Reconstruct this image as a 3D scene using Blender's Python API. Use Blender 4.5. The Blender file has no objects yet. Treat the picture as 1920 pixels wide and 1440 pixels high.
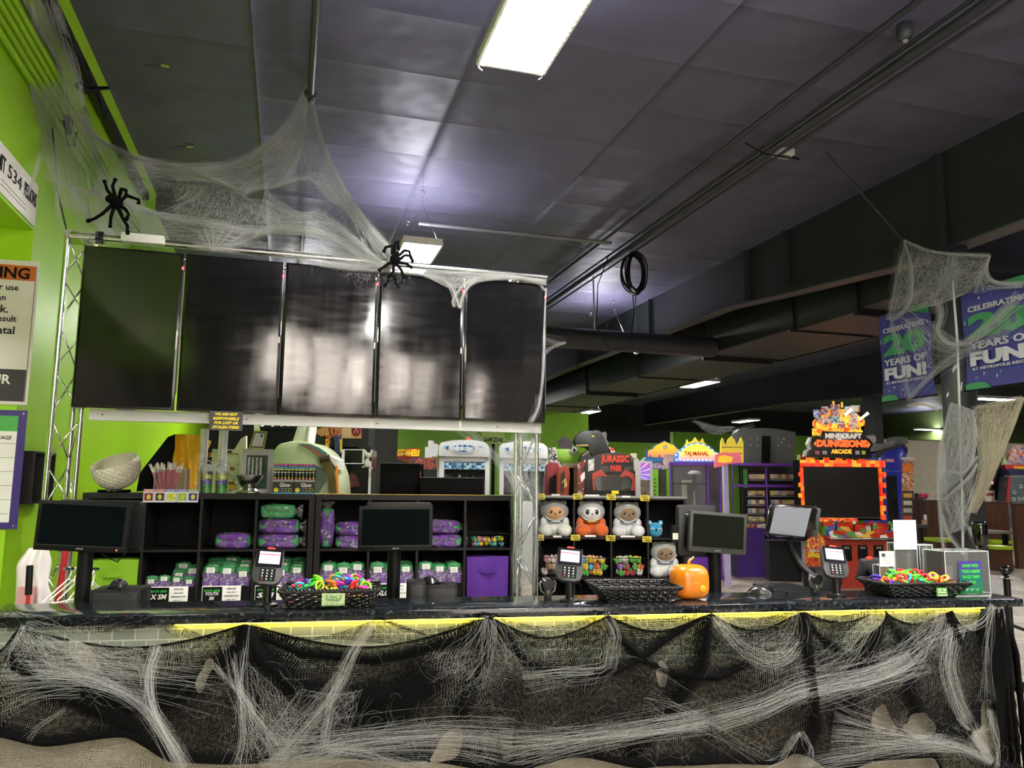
import bpy, bmesh, math, random
from math import sin, cos, pi, radians, sqrt
from mathutils import Vector, Matrix, noise
random.seed(7)
S = bpy.context.scene
COL = S.collection

# ---------------------------------------------------------------- camera
FPX, CH = 1442.0, 1.545
YAW, PITCH, ROLL = radians(16.2), radians(7.5), radians(.55)
CF = Vector((sin(YAW)*cos(PITCH), cos(YAW)*cos(PITCH), sin(PITCH)))
_r0 = Vector((cos(YAW), -sin(YAW), 0)); _u0 = _r0.cross(CF)
CR = _r0*cos(ROLL) + _u0*sin(ROLL)
CU = _u0*cos(ROLL) - _r0*sin(ROLL)
CP = Vector((0, 0, CH))
cam = bpy.data.cameras.new('camera'); cam.sensor_width = 36; cam.lens = 36*FPX/1920
cam.clip_end = 200
co = bpy.data.objects.new('camera', cam); COL.objects.link(co)
m = Matrix((CR, CU, -CF)).transposed().to_4x4(); m.translation = CP
co.matrix_world = m
S.camera = co

# ---------------------------------------------------------------- world and exposure
w = bpy.data.worlds.new('world'); S.world = w; w.use_nodes = True
w.node_tree.nodes['Background'].inputs[0].default_value = (.8, .86, 1, 1)
w.node_tree.nodes['Background'].inputs[1].default_value = .25
S.view_settings.view_transform = 'Standard'
S.view_settings.look = 'None'
S.view_settings.gamma = 1
S.view_settings.use_curve_mapping = False
S.view_settings.exposure = 1.92
LIGHT = 26.0            # radiance of the ceiling fixtures

# ---------------------------------------------------------------- places seen in the photograph
def ray(px, py): return CF + CR*((px-960)/FPX) + CU*((720-py)/FPX)
def atY(px, py, Y): d = ray(px, py); return CP + d*(Y/d.y)
def atZ(px, py, z): d = ray(px, py); return CP + d*((z-CH)/d.z)
class Face:
    """upright plane through (x, y) turned by a about z; maps a sight line to local (x, z)"""
    def __init__(s, x, y, a=0, z0=0):
        s.x, s.y, s.a, s.z0 = x, y, a, z0
        s.u = Vector((cos(a), sin(a), 0)); s.n = Vector((-sin(a), cos(a), 0))
    def __call__(s, px, py, v=0):
        o = Vector((s.x, s.y, 0)) + s.n*v
        d = ray(px, py); t = (o-CP).dot(s.n)/d.dot(s.n); p = CP + d*t
        return (p-o).dot(s.u), p.z - s.z0
    def poly(s, pts, v=0): return [s(a, b, v) for a, b in pts]
    def w(s, px, py, v=0):
        lx, lz = s(px, py, v); p = Vector((s.x, s.y, 0)) + s.u*lx + s.n*v; p.z = lz + s.z0; return p
    def loc(s): return (s.x, s.y, s.z0)
def face_at(px, py, Y, a=0, z0=0):
    p = atY(px, py, Y); return Face(p.x, p.y, a, z0)
CAMA = -YAW

# ---------------------------------------------------------------- objects
def prop(o, label=None, cat=None, group=None, kind=None):
    if label: o['label'] = label
    if cat: o['category'] = cat
    if group: o['group'] = group
    if kind: o['kind'] = kind
    return o
def thing(name, label, cat, loc=(0,0,0), rotz=0, group=None):
    o = bpy.data.objects.new(name, None); COL.objects.link(o)
    o.empty_display_size = .05
    o.location = loc; o.rotation_euler = (0, 0, rotz)
    return prop(o, label, cat, group)
def kids(o): return [c for c in COL.objects if c.parent == o]
def copy_tree(o, parent=None):
    c = o.copy(); COL.objects.link(c); c.parent = parent
    for ch in KIDS.get(o.name, []): copy_tree(ch, c)
    return c
KIDS = {}
class MB:
    def __init__(s, M=None): s.v = []; s.f = []; s.M = M; s.mi = []; s.cur = 0
    def add(s, vs, fs):
        n = len(s.v)
        s.v += [tuple(s.M @ Vector(p)) if s.M is not None else tuple(p) for p in vs]
        s.f += [tuple(i+n for i in f) for f in fs]; s.mi += [s.cur]*len(fs)
        return s
    def box(s, x0, x1, y0, y1, z0, z1):
        return s.add([(x0,y0,z0),(x1,y0,z0),(x1,y1,z0),(x0,y1,z0),(x0,y0,z1),(x1,y0,z1),(x1,y1,z1),(x0,y1,z1)],
              [(0,3,2,1),(4,5,6,7),(0,1,5,4),(1,2,6,5),(2,3,7,6),(3,0,4,7)])
    def cbox(s, c, d): return s.box(c[0]-d[0]/2,c[0]+d[0]/2,c[1]-d[1]/2,c[1]+d[1]/2,c[2]-d[2]/2,c[2]+d[2]/2)
    def prism(s, poly, y0, y1):
        n = len(poly); a = sum(poly[i][0]*poly[(i+1)%n][1]-poly[(i+1)%n][0]*poly[i][1] for i in range(n))
        if a < 0: poly = poly[::-1]
        vs = [(p[0], y0, p[1]) for p in poly]+[(p[0], y1, p[1]) for p in poly]
        return s.add(vs, [tuple(range(n)), tuple(range(2*n-1, n-1, -1))]+[((i+1)%n, i, i+n, (i+1)%n+n) for i in range(n)])
    def xprism(s, poly, x0, x1):      # poly in (y, z)
        n = len(poly); a = sum(poly[i][0]*poly[(i+1)%n][1]-poly[(i+1)%n][0]*poly[i][1] for i in range(n))
        if a < 0: poly = poly[::-1]
        vs = [(x0, p[0], p[1]) for p in poly]+[(x1, p[0], p[1]) for p in poly]
        return s.add(vs, [tuple(range(n-1, -1, -1)), tuple(range(n, 2*n))]+[(i, (i+1)%n, (i+1)%n+n, i+n) for i in range(n)])
    def tube(s, pts, r, n=8, closed=False, cap=True):
        P = [Vector(p) for p in pts]; m = len(P); rr = r if isinstance(r, (list, tuple)) else [r]*m
        vs = []; up = None
        for i in range(m):
            t = (P[(i+1)%m]-P[i-1]) if closed else (P[min(i+1,m-1)]-P[max(i-1,0)])
            if t.length < 1e-9: t = Vector((0,0,1))
            t.normalize()
            if up is None: up = t.orthogonal().normalized()
            up = (up - t*up.dot(t)); up = up.normalized() if up.length > 1e-6 else t.orthogonal().normalized()
            b = t.cross(up)
            for k in range(n):
                a = 2*pi*k/n; vs.append(P[i]+(up*cos(a)+b*sin(a))*rr[i])
        fs = []
        for i in range(m if closed else m-1):
            j = (i+1)%m
            for k in range(n): l = (k+1)%n; fs.append((i*n+k, i*n+l, j*n+l, j*n+k))
        if cap and not closed: fs += [tuple(range(n-1,-1,-1)), tuple(range((m-1)*n, m*n))]
        return s.add(vs, fs)
    def lathe(s, prof, n=24, c=(0,0,0), a0=0, a1=2*pi, cap=True):
        m = len(prof); vs = [(c[0]+r*cos(2*pi*k/n), c[1]+r*sin(2*pi*k/n), c[2]+z) for r, z in prof for k in range(n)]
        fs = [(i*n+k, i*n+(k+1)%n, (i+1)*n+(k+1)%n, (i+1)*n+k) for i in range(m-1) for k in range(n)]
        if cap: fs += [tuple(range(n-1,-1,-1)), tuple(range((m-1)*n, m*n))]
        return s.add(vs, fs)
    def ball(s, c, r, nu=16, nv=10, fn=None):
        if not isinstance(r, (list, tuple)): r = (r, r, r)
        vs = []; 
        for j in range(nv+1):
            th = pi*j/nv
            for i in range(nu):
                ph = 2*pi*i/nu; d = Vector((sin(th)*cos(ph), sin(th)*sin(ph), cos(th)))
                k = fn(d) if fn else 1
                vs.append((c[0]+r[0]*d.x*k, c[1]+r[1]*d.y*k, c[2]+r[2]*d.z*k))
        fs = [(j*nu+i, (j+1)*nu+i, (j+1)*nu+(i+1)%nu, j*nu+(i+1)%nu) for j in range(nv) for i in range(nu)]
        return s.add(vs, fs)
    def grid(s, fn, nu, nv, wrap=False):
        vs = [fn(i/nu, j/nv) for j in range(nv+1) for i in range(nu+1)]
        return s.add(vs, [(j*(nu+1)+i, j*(nu+1)+i+1, (j+1)*(nu+1)+i+1, (j+1)*(nu+1)+i) for j in range(nv) for i in range(nu)])
    def build(s, name, mats, parent=None, smooth=False, bevel=0, seg=2, weld=False, sharp=None):
        me = bpy.data.meshes.new(name); me.from_pydata(s.v, [], s.f)
        if not isinstance(mats, (list, tuple)): mats = [mats]
        for q in mats: me.materials.append(q)
        if len(mats) > 1: me.polygons.foreach_set('material_index', s.mi)
        if bevel or weld:
            bm = bmesh.new(); bm.from_mesh(me); bmesh.ops.remove_doubles(bm, verts=bm.verts, dist=1e-6)
            if bevel:
                es = [e for e in bm.edges if len(e.link_faces) == 2 and e.calc_face_angle(0) > .5]
                try: bmesh.ops.bevel(bm, geom=es, offset=bevel, segments=seg, profile=.5, affect='EDGES', clamp_overlap=True)
                except Exception: pass
            bm.to_mesh(me); bm.free()
        if smooth:
            me.polygons.foreach_set('use_smooth', [True]*len(me.polygons))
            if sharp is not None: me.set_sharp_from_angle(angle=sharp)
        elif bevel:
            me.polygons.foreach_set('use_smooth', [True]*len(me.polygons)); me.set_sharp_from_angle(angle=.6)
        me.update()
        o = bpy.data.objects.new(name, me); COL.objects.link(o)
        if parent is not None: o.parent = parent; KIDS.setdefault(parent.name, []).append(o)
        return o
def TR(x=0, y=0, z=0, rx=0, ry=0, rz=0, s=1):
    from mathutils import Euler
    if not isinstance(s, (list, tuple)): s = (s, s, s)
    return Matrix.Translation((x, y, z)) @ Euler((rx, ry, rz)).to_matrix().to_4x4() @ Matrix.Diagonal((*s, 1))
def reg(o, parent):
    o.parent = parent; KIDS.setdefault(parent.name, []).append(o)
_tc = {}
def text(s, w, h, mat, parent, M, name='lettering', depth=.002, bold=0, shear=0, space=1.0):
    """lettering fitted into a w by h box centred on the local origin of M, facing -y"""
    key = (s, bold, shear, space)
    if key not in _tc:
        cu = bpy.data.curves.new('t', 'FONT'); cu.body = s; cu.align_x = 'CENTER'; cu.offset = bold; cu.shear = shear; cu.space_character = space
        cu.extrude = 0; cu.resolution_u = 2
        o = bpy.data.objects.new('t', cu); COL.objects.link(o)
        bpy.context.view_layer.update()
        me0 = bpy.data.meshes.new_from_object(o.evaluated_get(bpy.context.evaluated_depsgraph_get()))
        _tc[key] = ([tuple(v.co) for v in me0.vertices], [tuple(p.vertices) for p in me0.polygons])
        bpy.data.objects.remove(o); bpy.data.curves.remove(cu); bpy.data.meshes.remove(me0)
    vs, fs = _tc[key]
    x0 = min(v[0] for v in vs); x1 = max(v[0] for v in vs); y0 = min(v[1] for v in vs); y1 = max(v[1] for v in vs)
    if h is None: h = w*(y1-y0)/(x1-x0)
    if w is None: w = h*(x1-x0)/(y1-y0)
    q = [M @ Vector(((v[0]-(x0+x1)/2)*w/(x1-x0), -depth, (v[1]-(y0+y1)/2)*h/(y1-y0))) for v in vs]
    q2 = [M @ Vector(((v[0]-(x0+x1)/2)*w/(x1-x0), 0, (v[1]-(y0+y1)/2)*h/(y1-y0))) for v in vs]
    n = len(q); me = bpy.data.meshes.new(name)
    edge = {}
    for f in fs:
        for i in range(len(f)):
            a, b = f[i], f[(i+1) % len(f)]; edge[(a, b)] = edge.get((a, b), 0)+1
    side = [(a, a+n, b+n, b) for (a, b) in edge if (b, a) not in edge]
    me.from_pydata([tuple(p) for p in q+q2], [], list(fs)+side); me.materials.append(mat); me.update()
    o = bpy.data.objects.new(name, me); COL.objects.link(o)
    if parent is not None: reg(o, parent)
    return o

# ---------------------------------------------------------------- materials
def lin(h):
    if isinstance(h, str):
        h = h.lstrip('#'); c = [int(h[i:i+2], 16)/255 for i in (0, 2, 4)]
        return tuple(x/12.92 if x <= .04045 else ((x+.055)/1.055)**2.4 for x in c)+(1,)
    return tuple(h)+(1,)
_mc = {}
def mat(col, rough=.5, metal=0, name=None, coat=0, bump=0, bs=20, var=0, vs=6, emit=0, ecol=None, alpha=1, trans=0, spec=.5, sheen=0, aniso=0):
    key = (str(col), rough, metal, coat, bump, bs, var, vs, emit, str(ecol), alpha, trans, spec, sheen)
    if key in _mc: return _mc[key]
    m = bpy.data.materials.new(name or ('paint_'+str(col).strip('#'))); m.use_nodes = True
    nt = m.node_tree; b = nt.nodes['Principled BSDF']; c = lin(col)
    b.inputs['Base Color'].default_value = c; b.inputs['Roughness'].default_value = rough
    b.inputs['Metallic'].default_value = metal; b.inputs['Coat Weight'].default_value = coat
    b.inputs['Specular IOR Level'].default_value = spec; b.inputs['Sheen Weight'].default_value = sheen
    b.inputs['Transmission Weight'].default_value = trans; b.inputs['Alpha'].default_value = alpha
    if emit:
        b.inputs['Emission Color'].default_value = lin(ecol or col); b.inputs['Emission Strength'].default_value = emit
    tc = nt.nodes.new('ShaderNodeTexCoord')
    nz = nt.nodes.new('ShaderNodeTexNoise'); nz.inputs['Scale'].default_value = vs; nz.inputs['Detail'].default_value = 4
    nt.links.new(tc.outputs['Object'], nz.inputs['Vector'])
    v = var if var else .06
    mr = nt.nodes.new('ShaderNodeMapRange'); mr.inputs[1].default_value = .3; mr.inputs[2].default_value = .7
    mr.inputs[3].default_value = 1-v; mr.inputs[4].default_value = 1+v
    nt.links.new(nz.outputs['Fac'], mr.inputs[0])
    mx = nt.nodes.new('ShaderNodeVectorMath'); mx.operation = 'SCALE'; mx.inputs[0].default_value = c[:3]
    nt.links.new(mr.outputs[0], mx.inputs['Scale']); nt.links.new(mx.outputs[0], b.inputs['Base Color'])
    if bump:
        n2 = nt.nodes.new('ShaderNodeTexNoise'); n2.inputs['Scale'].default_value = bs; n2.inputs['Detail'].default_value = 5
        nt.links.new(tc.outputs['Object'], n2.inputs['Vector'])
        bp = nt.nodes.new('ShaderNodeBump'); bp.inputs['Strength'].default_value = bump; bp.inputs['Distance'].default_value = .01
        nt.links.new(n2.outputs['Fac'], bp.inputs['Height']); nt.links.new(bp.outputs[0], b.inputs['Normal'])
    _mc[key] = m; return m
class N:
    """tiny node helper"""
    def __init__(s, name):
        s.m = bpy.data.materials.new(name); s.m.use_nodes = True; s.t = s.m.node_tree; s.b = s.t.nodes['Principled BSDF']; s.out = s.t.nodes['Material Output']
    def n(s, typ, ins=None, **kw):
        x = s.t.nodes.new(typ)
        for k, v in kw.items(): setattr(x, k, v)
        for k, v in (ins or {}).items():
            if hasattr(v, 'links') or isinstance(v, bpy.types.NodeSocket): s.t.links.new(v, x.inputs[k])
            else: x.inputs[k].default_value = v
        return x
    def math(s, op, a, b=0, c=0, clamp=False):
        return s.n('ShaderNodeMath', {0: a, 1: b, 2: c}, operation=op, use_clamp=clamp).outputs[0]
    def mix(s, f, a, b): 
        x = s.t.nodes.new('ShaderNodeMix'); x.data_type = 'RGBA'
        for k, v in ((0, f), (6, a), (7, b)):
            if isinstance(v, bpy.types.NodeSocket): s.t.links.new(v, x.inputs[k])
            else: x.inputs[k].default_value = v
        return x.outputs[2]
    def ramp(s, f, stops, interp='LINEAR'):
        x = s.t.nodes.new('ShaderNodeValToRGB'); x.color_ramp.interpolation = interp; e = x.color_ramp.elements
        while len(e) < len(stops): e.new(.5)
        for i, (p, c) in enumerate(stops): e[i].position = p; e[i].color = c if len(c) == 4 else (*c, 1)
        s.t.links.new(f, x.inputs[0]); return x.outputs[0]
    def coord(s, kind='Object', scale=(1,1,1), rot=(0,0,0), loc=(0,0,0)):
        tc = s.t.nodes.new('ShaderNodeTexCoord')
        mp = s.n('ShaderNodeMapping', {0: tc.outputs[kind]}); mp.inputs[1].default_value = loc; mp.inputs[2].default_value = rot; mp.inputs[3].default_value = scale
        return mp.outputs[0]
    def set(s, **kw):
        for k, v in kw.items():
            i = s.b.inputs[k.replace('_', ' ')]
            if isinstance(v, bpy.types.NodeSocket): s.t.links.new(v, i)
            else: i.default_value = v
        return s
    def bump(s, h, strength=.5, dist=.01):
        s.t.links.new(s.n('ShaderNodeBump', {'Height': h, 'Strength': strength, 'Distance': dist}).outputs[0], s.b.inputs['Normal'])

BLK = mat('#0a0a0c', .5, name='black_plastic', spec=.2)
BLKG = mat('#08080a', .15, name='gloss_black_plastic', coat=.3)
BLKM = mat('#0d0d10', .7, name='matt_black_paint', var=.1, spec=.15)
SHELFM = mat('#1d1a1b', .45, spec=.3, name='black_brown_wood', var=.12, vs=12)
SHELFB = mat('#111113', .7, spec=.15, name='shelf_back_board', var=.15, vs=3)
WHITE = mat('#e8e6e0', .5, name='white_paint')
CREAM = mat('#d8d4bc', .5, name='cream_paint')
CHROME = mat('#d8dad6', .18, 1, name='aluminium_tube', var=.1)
STEEL = mat('#b9b9b6', .25, 1, name='brushed_steel')
GREY = mat('#8c8c8a', .5, name='grey_metal_paint')
LGREY = mat('#c8c9c4', .4, name='pale_grey_paint')
DGREY = mat('#3a3b3e', .5, name='dark_grey_plastic')
PAPER = mat('#efeee8', .8, name='paper')
YEL = mat('#f0d820', .5, name='yellow_print')
ORANGE = mat('#e8761c', .5, name='orange_print')
RED = mat('#c81e1e', .45, name='red_print')
GREEN = mat('#3a9c3c', .5, name='green_print')
PURPLE = mat('#5a2a86', .5, name='purple_print')
BLUE = mat('#2c52c0', .5, name='blue_print')
PINK = mat('#e060a0', .5, name='pink_print')
def wall_mat():
    n = N('lime_green_wall_paint'); v = n.coord('Object')
    a = n.n('ShaderNodeTexNoise', {'Vector': v, 'Scale': .8, 'Detail': 3}).outputs['Fac']
    c = n.ramp(a, [(.3, lin('#97cc10')), (.7, lin('#a3d81a'))]); n.set(Base_Color=c, Roughness=.42)
    n.bump(n.n('ShaderNodeTexNoise', {'Vector': v, 'Scale': 60.0, 'Detail': 3}).outputs['Fac'], .15, .003); return n.m
WALLG = wall_mat()
WALLD = mat('#14151a', .8, name='dark_wall_paint', var=.1, vs=1)
# ---------------------------------------------------------------- the setting
CZ = 4.72
def ceil_mat():
    n = N('dark_ceiling_panels'); tc = n.n('ShaderNodeTexCoord').outputs['Object']
    sp = n.n('ShaderNodeSeparateXYZ', {0: tc})
    def saw(o, per, off):
        a = n.math('DIVIDE', n.math('SUBTRACT', o, off), per); f = n.math('FRACT', a)
        return n.math('ABSOLUTE', n.math('SUBTRACT', f, .5))      # .5 at a seam, 0 mid panel
    sy = saw(sp.outputs[1], .745, 5.62); sx = saw(sp.outputs[0], 1.56, 1.19)
    nz = n.n('ShaderNodeTexNoise', {'Vector': tc, 'Scale': .9, 'Detail': 3}).outputs['Fac']
    by = n.math('POWER', n.math('MULTIPLY', sy, 2), 5); bx = n.math('POWER', n.math('MULTIPLY', sx, 2), 24)
    h = n.math('ADD', n.math('MULTIPLY', by, .018), n.math('ADD', n.math('MULTIPLY', bx, .03), n.math('MULTIPLY', nz, .14)))
    seam = n.math('GREATER_THAN', sy, .4955); nz2 = n.n('ShaderNodeTexNoise', {'Vector': tc, 'Scale': 1.3, 'Detail': 2}).outputs['Fac']
    seam = n.math('MULTIPLY', seam, n.math('GREATER_THAN', nz2, .56))
    base = n.ramp(nz, [(.3, lin('#4b495a')), (.7, lin('#57556a'))])
    n.set(Base_Color=n.mix(n.math('MULTIPLY', seam, .35), base, lin('#a09fa6')), Roughness=.5)
    n.bump(h, .8, 1.0); return n.m
def floor_mat():
    n = N('herringbone_wood_tile'); tc = n.n('ShaderNodeTexCoord').outputs['Object']; sp = n.n('ShaderNodeSeparateXYZ', {0: tc})
    # strips .55 m wide, planks slanted one way then the other
    a = n.math('DIVIDE', sp.outputs[0], .55); k = n.math('FLOOR', a); odd = n.math('SUBTRACT', n.math('MULTIPLY', n.math('MODULO', n.math('ABSOLUTE', k), 2), 2), 1)
    fx = n.math('ABSOLUTE', n.math('SUBTRACT', n.math('FRACT', a), .5))
    yy = n.math('ADD', sp.outputs[1], n.math('MULTIPLY', n.math('MULTIPLY', n.math('FRACT', a), .55), odd))
    b = n.math('DIVIDE', yy, .16); fb = n.math('ABSOLUTE', n.math('SUBTRACT', n.math('FRACT', b), .5))
    line = n.math('MAXIMUM', n.math('GREATER_THAN', fb, .475), n.math('GREATER_THAN', fx, .495))
    wn = n.n('ShaderNodeTexWhiteNoise', noise_dimensions='2D'); cx = n.n('ShaderNodeCombineXYZ', {0: k, 1: n.math('FLOOR', b)}); n.t.links.new(cx.outputs[0], wn.inputs['Vector'])
    nz = n.n('ShaderNodeTexNoise', {'Vector': n.coord('Object', (3, 30, 3)), 'Scale': 1.0, 'Detail': 4}).outputs['Fac']
    f = n.math('ADD', n.math('MULTIPLY', wn.outputs[0], .5), n.math('MULTIPLY', nz, .5))
    c = n.ramp(f, [(.25, lin('#7d7264')), (.75, lin('#b5ab9a'))])
    n.set(Base_Color=n.mix(line, c, lin('#4a433a')), Roughness=.38); return n.m
def struct(name, mb, m, **k):
    o = mb.build(name, m, **k); o['kind'] = 'structure'; return o
WX = -1.62
struct('floor', MB().box(-7, 25, -8, 28, -.1, 0), floor_mat())
struct('ceiling', MB().box(-7, 25, -8, 28, CZ, CZ+.1), ceil_mat())
# green left wall: a wide opening beside the camera, its head, and the jamb wall that closes it
struct('wall_left', MB().box(-7, WX, 5.42, 17.6, 0, CZ).box(-2.6, WX, -8, 5.42, 3.13, CZ), WALLG)
struct('wall_far_left', MB().box(-7, -6.9, -8, 5.4, 0, CZ), WALLG)
struct('wall_back', MB().box(-7, 25, 27.6, 27.8, 0, 3.25), mat('#6fa012', .6, name='green_back_wall_paint'))
struct('wall_back_upper', MB().box(-7, 25, 27.6, 27.8, 3.25, CZ), WALLD)
struct('wall_right', MB().box(25, 25.2, -8, 28, 0, CZ), mat('#3c4a20', .7, name='olive_wall_paint'))
tanw = mat('#5c5246', .7, name='tan_wall_paint', var=.1, vs=1)
struct('wall_front', MB().box(-7, 25, -3.3, -3.2, 0, CZ), tanw)
struct('trim_1', MB().box(-1.60, -1.53, 0, 9.0, CZ-.16, CZ), WALLG)
# near green wall seen below the screens, a partition further back, and the dark one beside it
struct('wall_partition', MB().box(2.05, 7.0, 17.4, 17.6, 0, 3.3), mat('#79ab14', .5, name='green_partition_paint'))
struct('wall_partition_dark', MB().box(-1.62, 2.05, 17.4, 17.6, 0, CZ).box(1.55, 2.0, 14.6, 15.1, 0, CZ), mat('#15120f', .7, name='brown_black_paint', var=.5, vs=14))
struct('wall_white', MB().box(13.6, 24, 15.6, 15.8, 0, 2.75), mat('#cfcbb4', .6, name='off_white_panel_paint'))
struct('wall_partition_right', MB().box(11.2, 25, 21.0, 21.2, 0, 3.2), mat('#5f9112', .6, name='green_partition_paint_far', var=.3, vs=1))

# steel frame with a haunched rafter on the column, its stiffener ribs
FR = mat('#26282c', .55, name='painted_steel', var=.1, vs=1)
DUCT = mat('#1d2024', .5, name='black_duct_sheet', var=.12, vs=1)
rf = thing('roof_beam', 'tall black haunched steel beam running over the banner column', 'beam', (5.85, 0, 0))
prof = [(-8, 3.86), (4.7, 3.77), (6.0, 3.75), (7.8, 3.9), (9.2, 4.03), (16, 4.08), (27, 3.9), (27, CZ), (-8, CZ)]
MB().xprism(prof, -.01, .01).build('web_plate', DUCT, rf)
fl = MB(); lo = prof[:7]
for (a, b) in zip(lo, lo[1:]): fl.add([(-.1,a[0],a[1]-.015),(.1,a[0],a[1]-.015),(.1,b[0],b[1]-.015),(-.1,b[0],b[1]-.015),(-.1,a[0],a[1]),(.1,a[0],a[1]),(.1,b[0],b[1]),(-.1,b[0],b[1])], [(0,3,2,1),(4,5,6,7),(0,1,5,4),(1,2,6,5),(2,3,7,6),(3,0,4,7)])
fl.build('bottom_flange', mat('#4c4a4c', .5, name='flange_paint'), rf)
for yy in (5.55, 7.9, 8.75, 11.6, 15):
    MB().box(-.09, .0, yy-.008, yy+.008, 3.78 if yy < 7 else 4.03, CZ-.02).build('stiffener_plate', FR, rf)
co1 = thing('steel_column', 'black square steel column carrying the two purple banners', 'column', (5.83, 5.45, 0))
MB().box(-.17, .03, -.10, .10, 0, 3.75).build('column_shaft', mat('#202226', .4, name='column_paint', coat=.1), co1, bevel=.006)
MB().box(-.2, .2, -.18, .18, 0, .015).build('base_plate', FR, co1)
rf2 = thing('roof_beam', 'distant black steel beam over the far games', 'beam', (13.2, 0, 0))
MB().xprism([(4, 4.1), (13, 3.75), (15, 3.7), (18, 3.85), (27, 3.9), (27, CZ), (4, CZ)], -.02, .02).build('web_plate', DUCT, rf2)
fl = MB(); lo = [(4, 4.1), (13, 3.75), (15, 3.7), (18, 3.85), (27, 3.9)]
for (a, b) in zip(lo, lo[1:]): fl.add([(-.12,a[0],a[1]-.02),(.12,a[0],a[1]-.02),(.12,b[0],b[1]-.02),(-.12,b[0],b[1]-.02),(-.12,a[0],a[1]),(.12,a[0],a[1]),(.12,b[0],b[1]),(-.12,b[0],b[1])], [(0,3,2,1),(4,5,6,7),(0,1,5,4),(1,2,6,5),(2,3,7,6),(3,0,4,7)])
fl.build('bottom_flange', mat('#4c4a4c', .5, name='flange_paint'), rf2)
MB().box(-.14, .14, 14.8, 15.1, 0, 3.7).build('column_shaft', FR, rf2)

# rectangular duct with flanges under it
dk = thing('air_duct', 'wide rectangular black sheet metal duct with flanges underneath', 'duct', (6.4, 0, 0))
yk = [6.2, 7.4, 8.6, 10.9, 13.3, 16, 19, 22.5, 26.5]
DU = mat('#453f3f', .55, name='dusty_duct_underside', var=.12, vs=1.2)  # underside in a browner, paler grey than the duct sides
for i, (a, b) in enumerate(zip(yk, yk[1:])):
    h = .03*(i % 2)
    MB().box(0, 1.45, a, b, 3.665-h, 4.42).build('duct_section', [DUCT], dk)
    MB().box(.02, 1.43, a+.03, b-.03, 3.655-h, 3.664-h).build('duct_underside', DU, dk)
    MB().box(-.035, 1.25, a-.03, a+.03, 3.60-h, 4.45).build('duct_flange', mat('#0f1013', .5), dk)
# round cross duct
p0 = atY(1010, 607, 10.55); rd = thing('round_duct', 'round black duct crossing under the ceiling behind the screens', 'duct', (0, 10.55, 3.72))
MB().tube([(1.5, 0, 0), (6.35, 0, 0)], .155, 20).build('duct_pipe', mat('#24262b', .45, var=.08), rd, smooth=True, sharp=.6)
for x in (3.2, 4.9): MB().tube([(x, 0, 0), (x+.03, 0, 0)], .162, 20).build('duct_seam', DUCT, rd)
for x in (4.35, 2.6): MB().tube([(x, 0, .15), (x-.02, 0, .97)], .012, 6).build('hanger_rod', STEEL, rd)
# pipes and conduits
PIPE = mat('#33343a', .35, .3, name='painted_pipe')
def pipe(label, pts, r, m=PIPE, group=None, cat='pipe', name='ceiling_pipe'):
    o = MB().tube(pts, r, 8).build(name, m, smooth=True, sharp=.8); return prop(o, label, cat, group)
pipe('thin pipe under the ceiling, left one of the right-hand run', [(3.69, -2, 4.6), (3.69, 20, 4.6)], .022)
pipe('fat black pipe under the ceiling beside the coiled cable', [(3.985, -2, 4.5), (3.985, 22, 4.5)], .033)
pipe('upper thin conduit clipped beside the fat ceiling pipe', [(3.98, -2, 4.58), (3.98, 22, 4.58)], .015)
pipe('lower thin conduit clipped beside the fat ceiling pipe', [(4.07, -2, 4.47), (4.07, 22, 4.47)], .014)
pipe('grey conduit crossing the ceiling from the small lamp to the pipes', [(1.32, 8.43, 4.5), (3.7, 8.43, 4.5)], .024, mat('#77777a', .35, .4))
pipe('thick dark pipe the big cobweb hangs from', [(.05, 0, 4.6), (.05, 6.02, 4.6)], .03, mat('#4a4b4e', .35, .4))
pipe('dark pipe behind the cobweb further along the ceiling', [(.06, 9.0, 4.55), (.06, 15, 4.55)], .03)
pipe('upper black pipe beside the wide duct', [(8.0, 5, 3.85), (8.0, 26, 3.85)], .03)
pipe('lower black pipe beside the wide duct', [(8.12, 5, 3.72), (8.12, 26, 3.72)], .022)
cl = thing('pipe_coupling', 'coupling and open clamp at the end of the cobweb pipe', 'clamp', (.05, 5.85, 4.6))
MB().tube([(0, .1, 0), (0, .2, 0)], .045, 10).build('collar', FR, cl, smooth=True, sharp=.7)
MB().tube([(0, .15, -.03), (0, .15, -.1), (.03, .15, -.14), (.03, .15, -.24), (-.01, .15, -.26)], .008, 6).build('hook', STEEL, cl)
for k, (z, e) in enumerate(((4.22, 8.6), (4.15, 9.6), (4.08, 9.2), (4.01, 8.8), (3.94, 8.5))):
    pipe('green painted conduit along the left wall, number %s from the top' % ('one two three four five'.split()[k]), [(WX+.03, 1.5, z), (WX+.03, e, z)], .02, WALLG, 'green conduits on the left wall', 'conduit', 'wall_conduit')
pipe('thin grey conduit on the left wall above the green ones', [(WX+.02, 1.5, 4.33), (WX+.02, 5.6, 4.33)], .013, GREY, cat='conduit', name='wall_conduit')
ct = thing('cable_tray', 'black cable run hung with loose wires beside the green ceiling edge', 'cable tray', (-1.5, 0, 4.5))
MB().box(-.09, -.03, 1.5, 8.6, .0, .07).build('tray', mat('#1b1d22', .5), ct)
w_ = MB()
for k in range(4):
    w_.tube([(-.03+.01*k, 4.8+.5*t, .02-.10*sin(pi*((t*1.3+.2*k) % 1))) for t in [i*.5 for i in range(8)]], .005, 5)
w_.build('loose_wire', BLK, ct)
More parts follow.
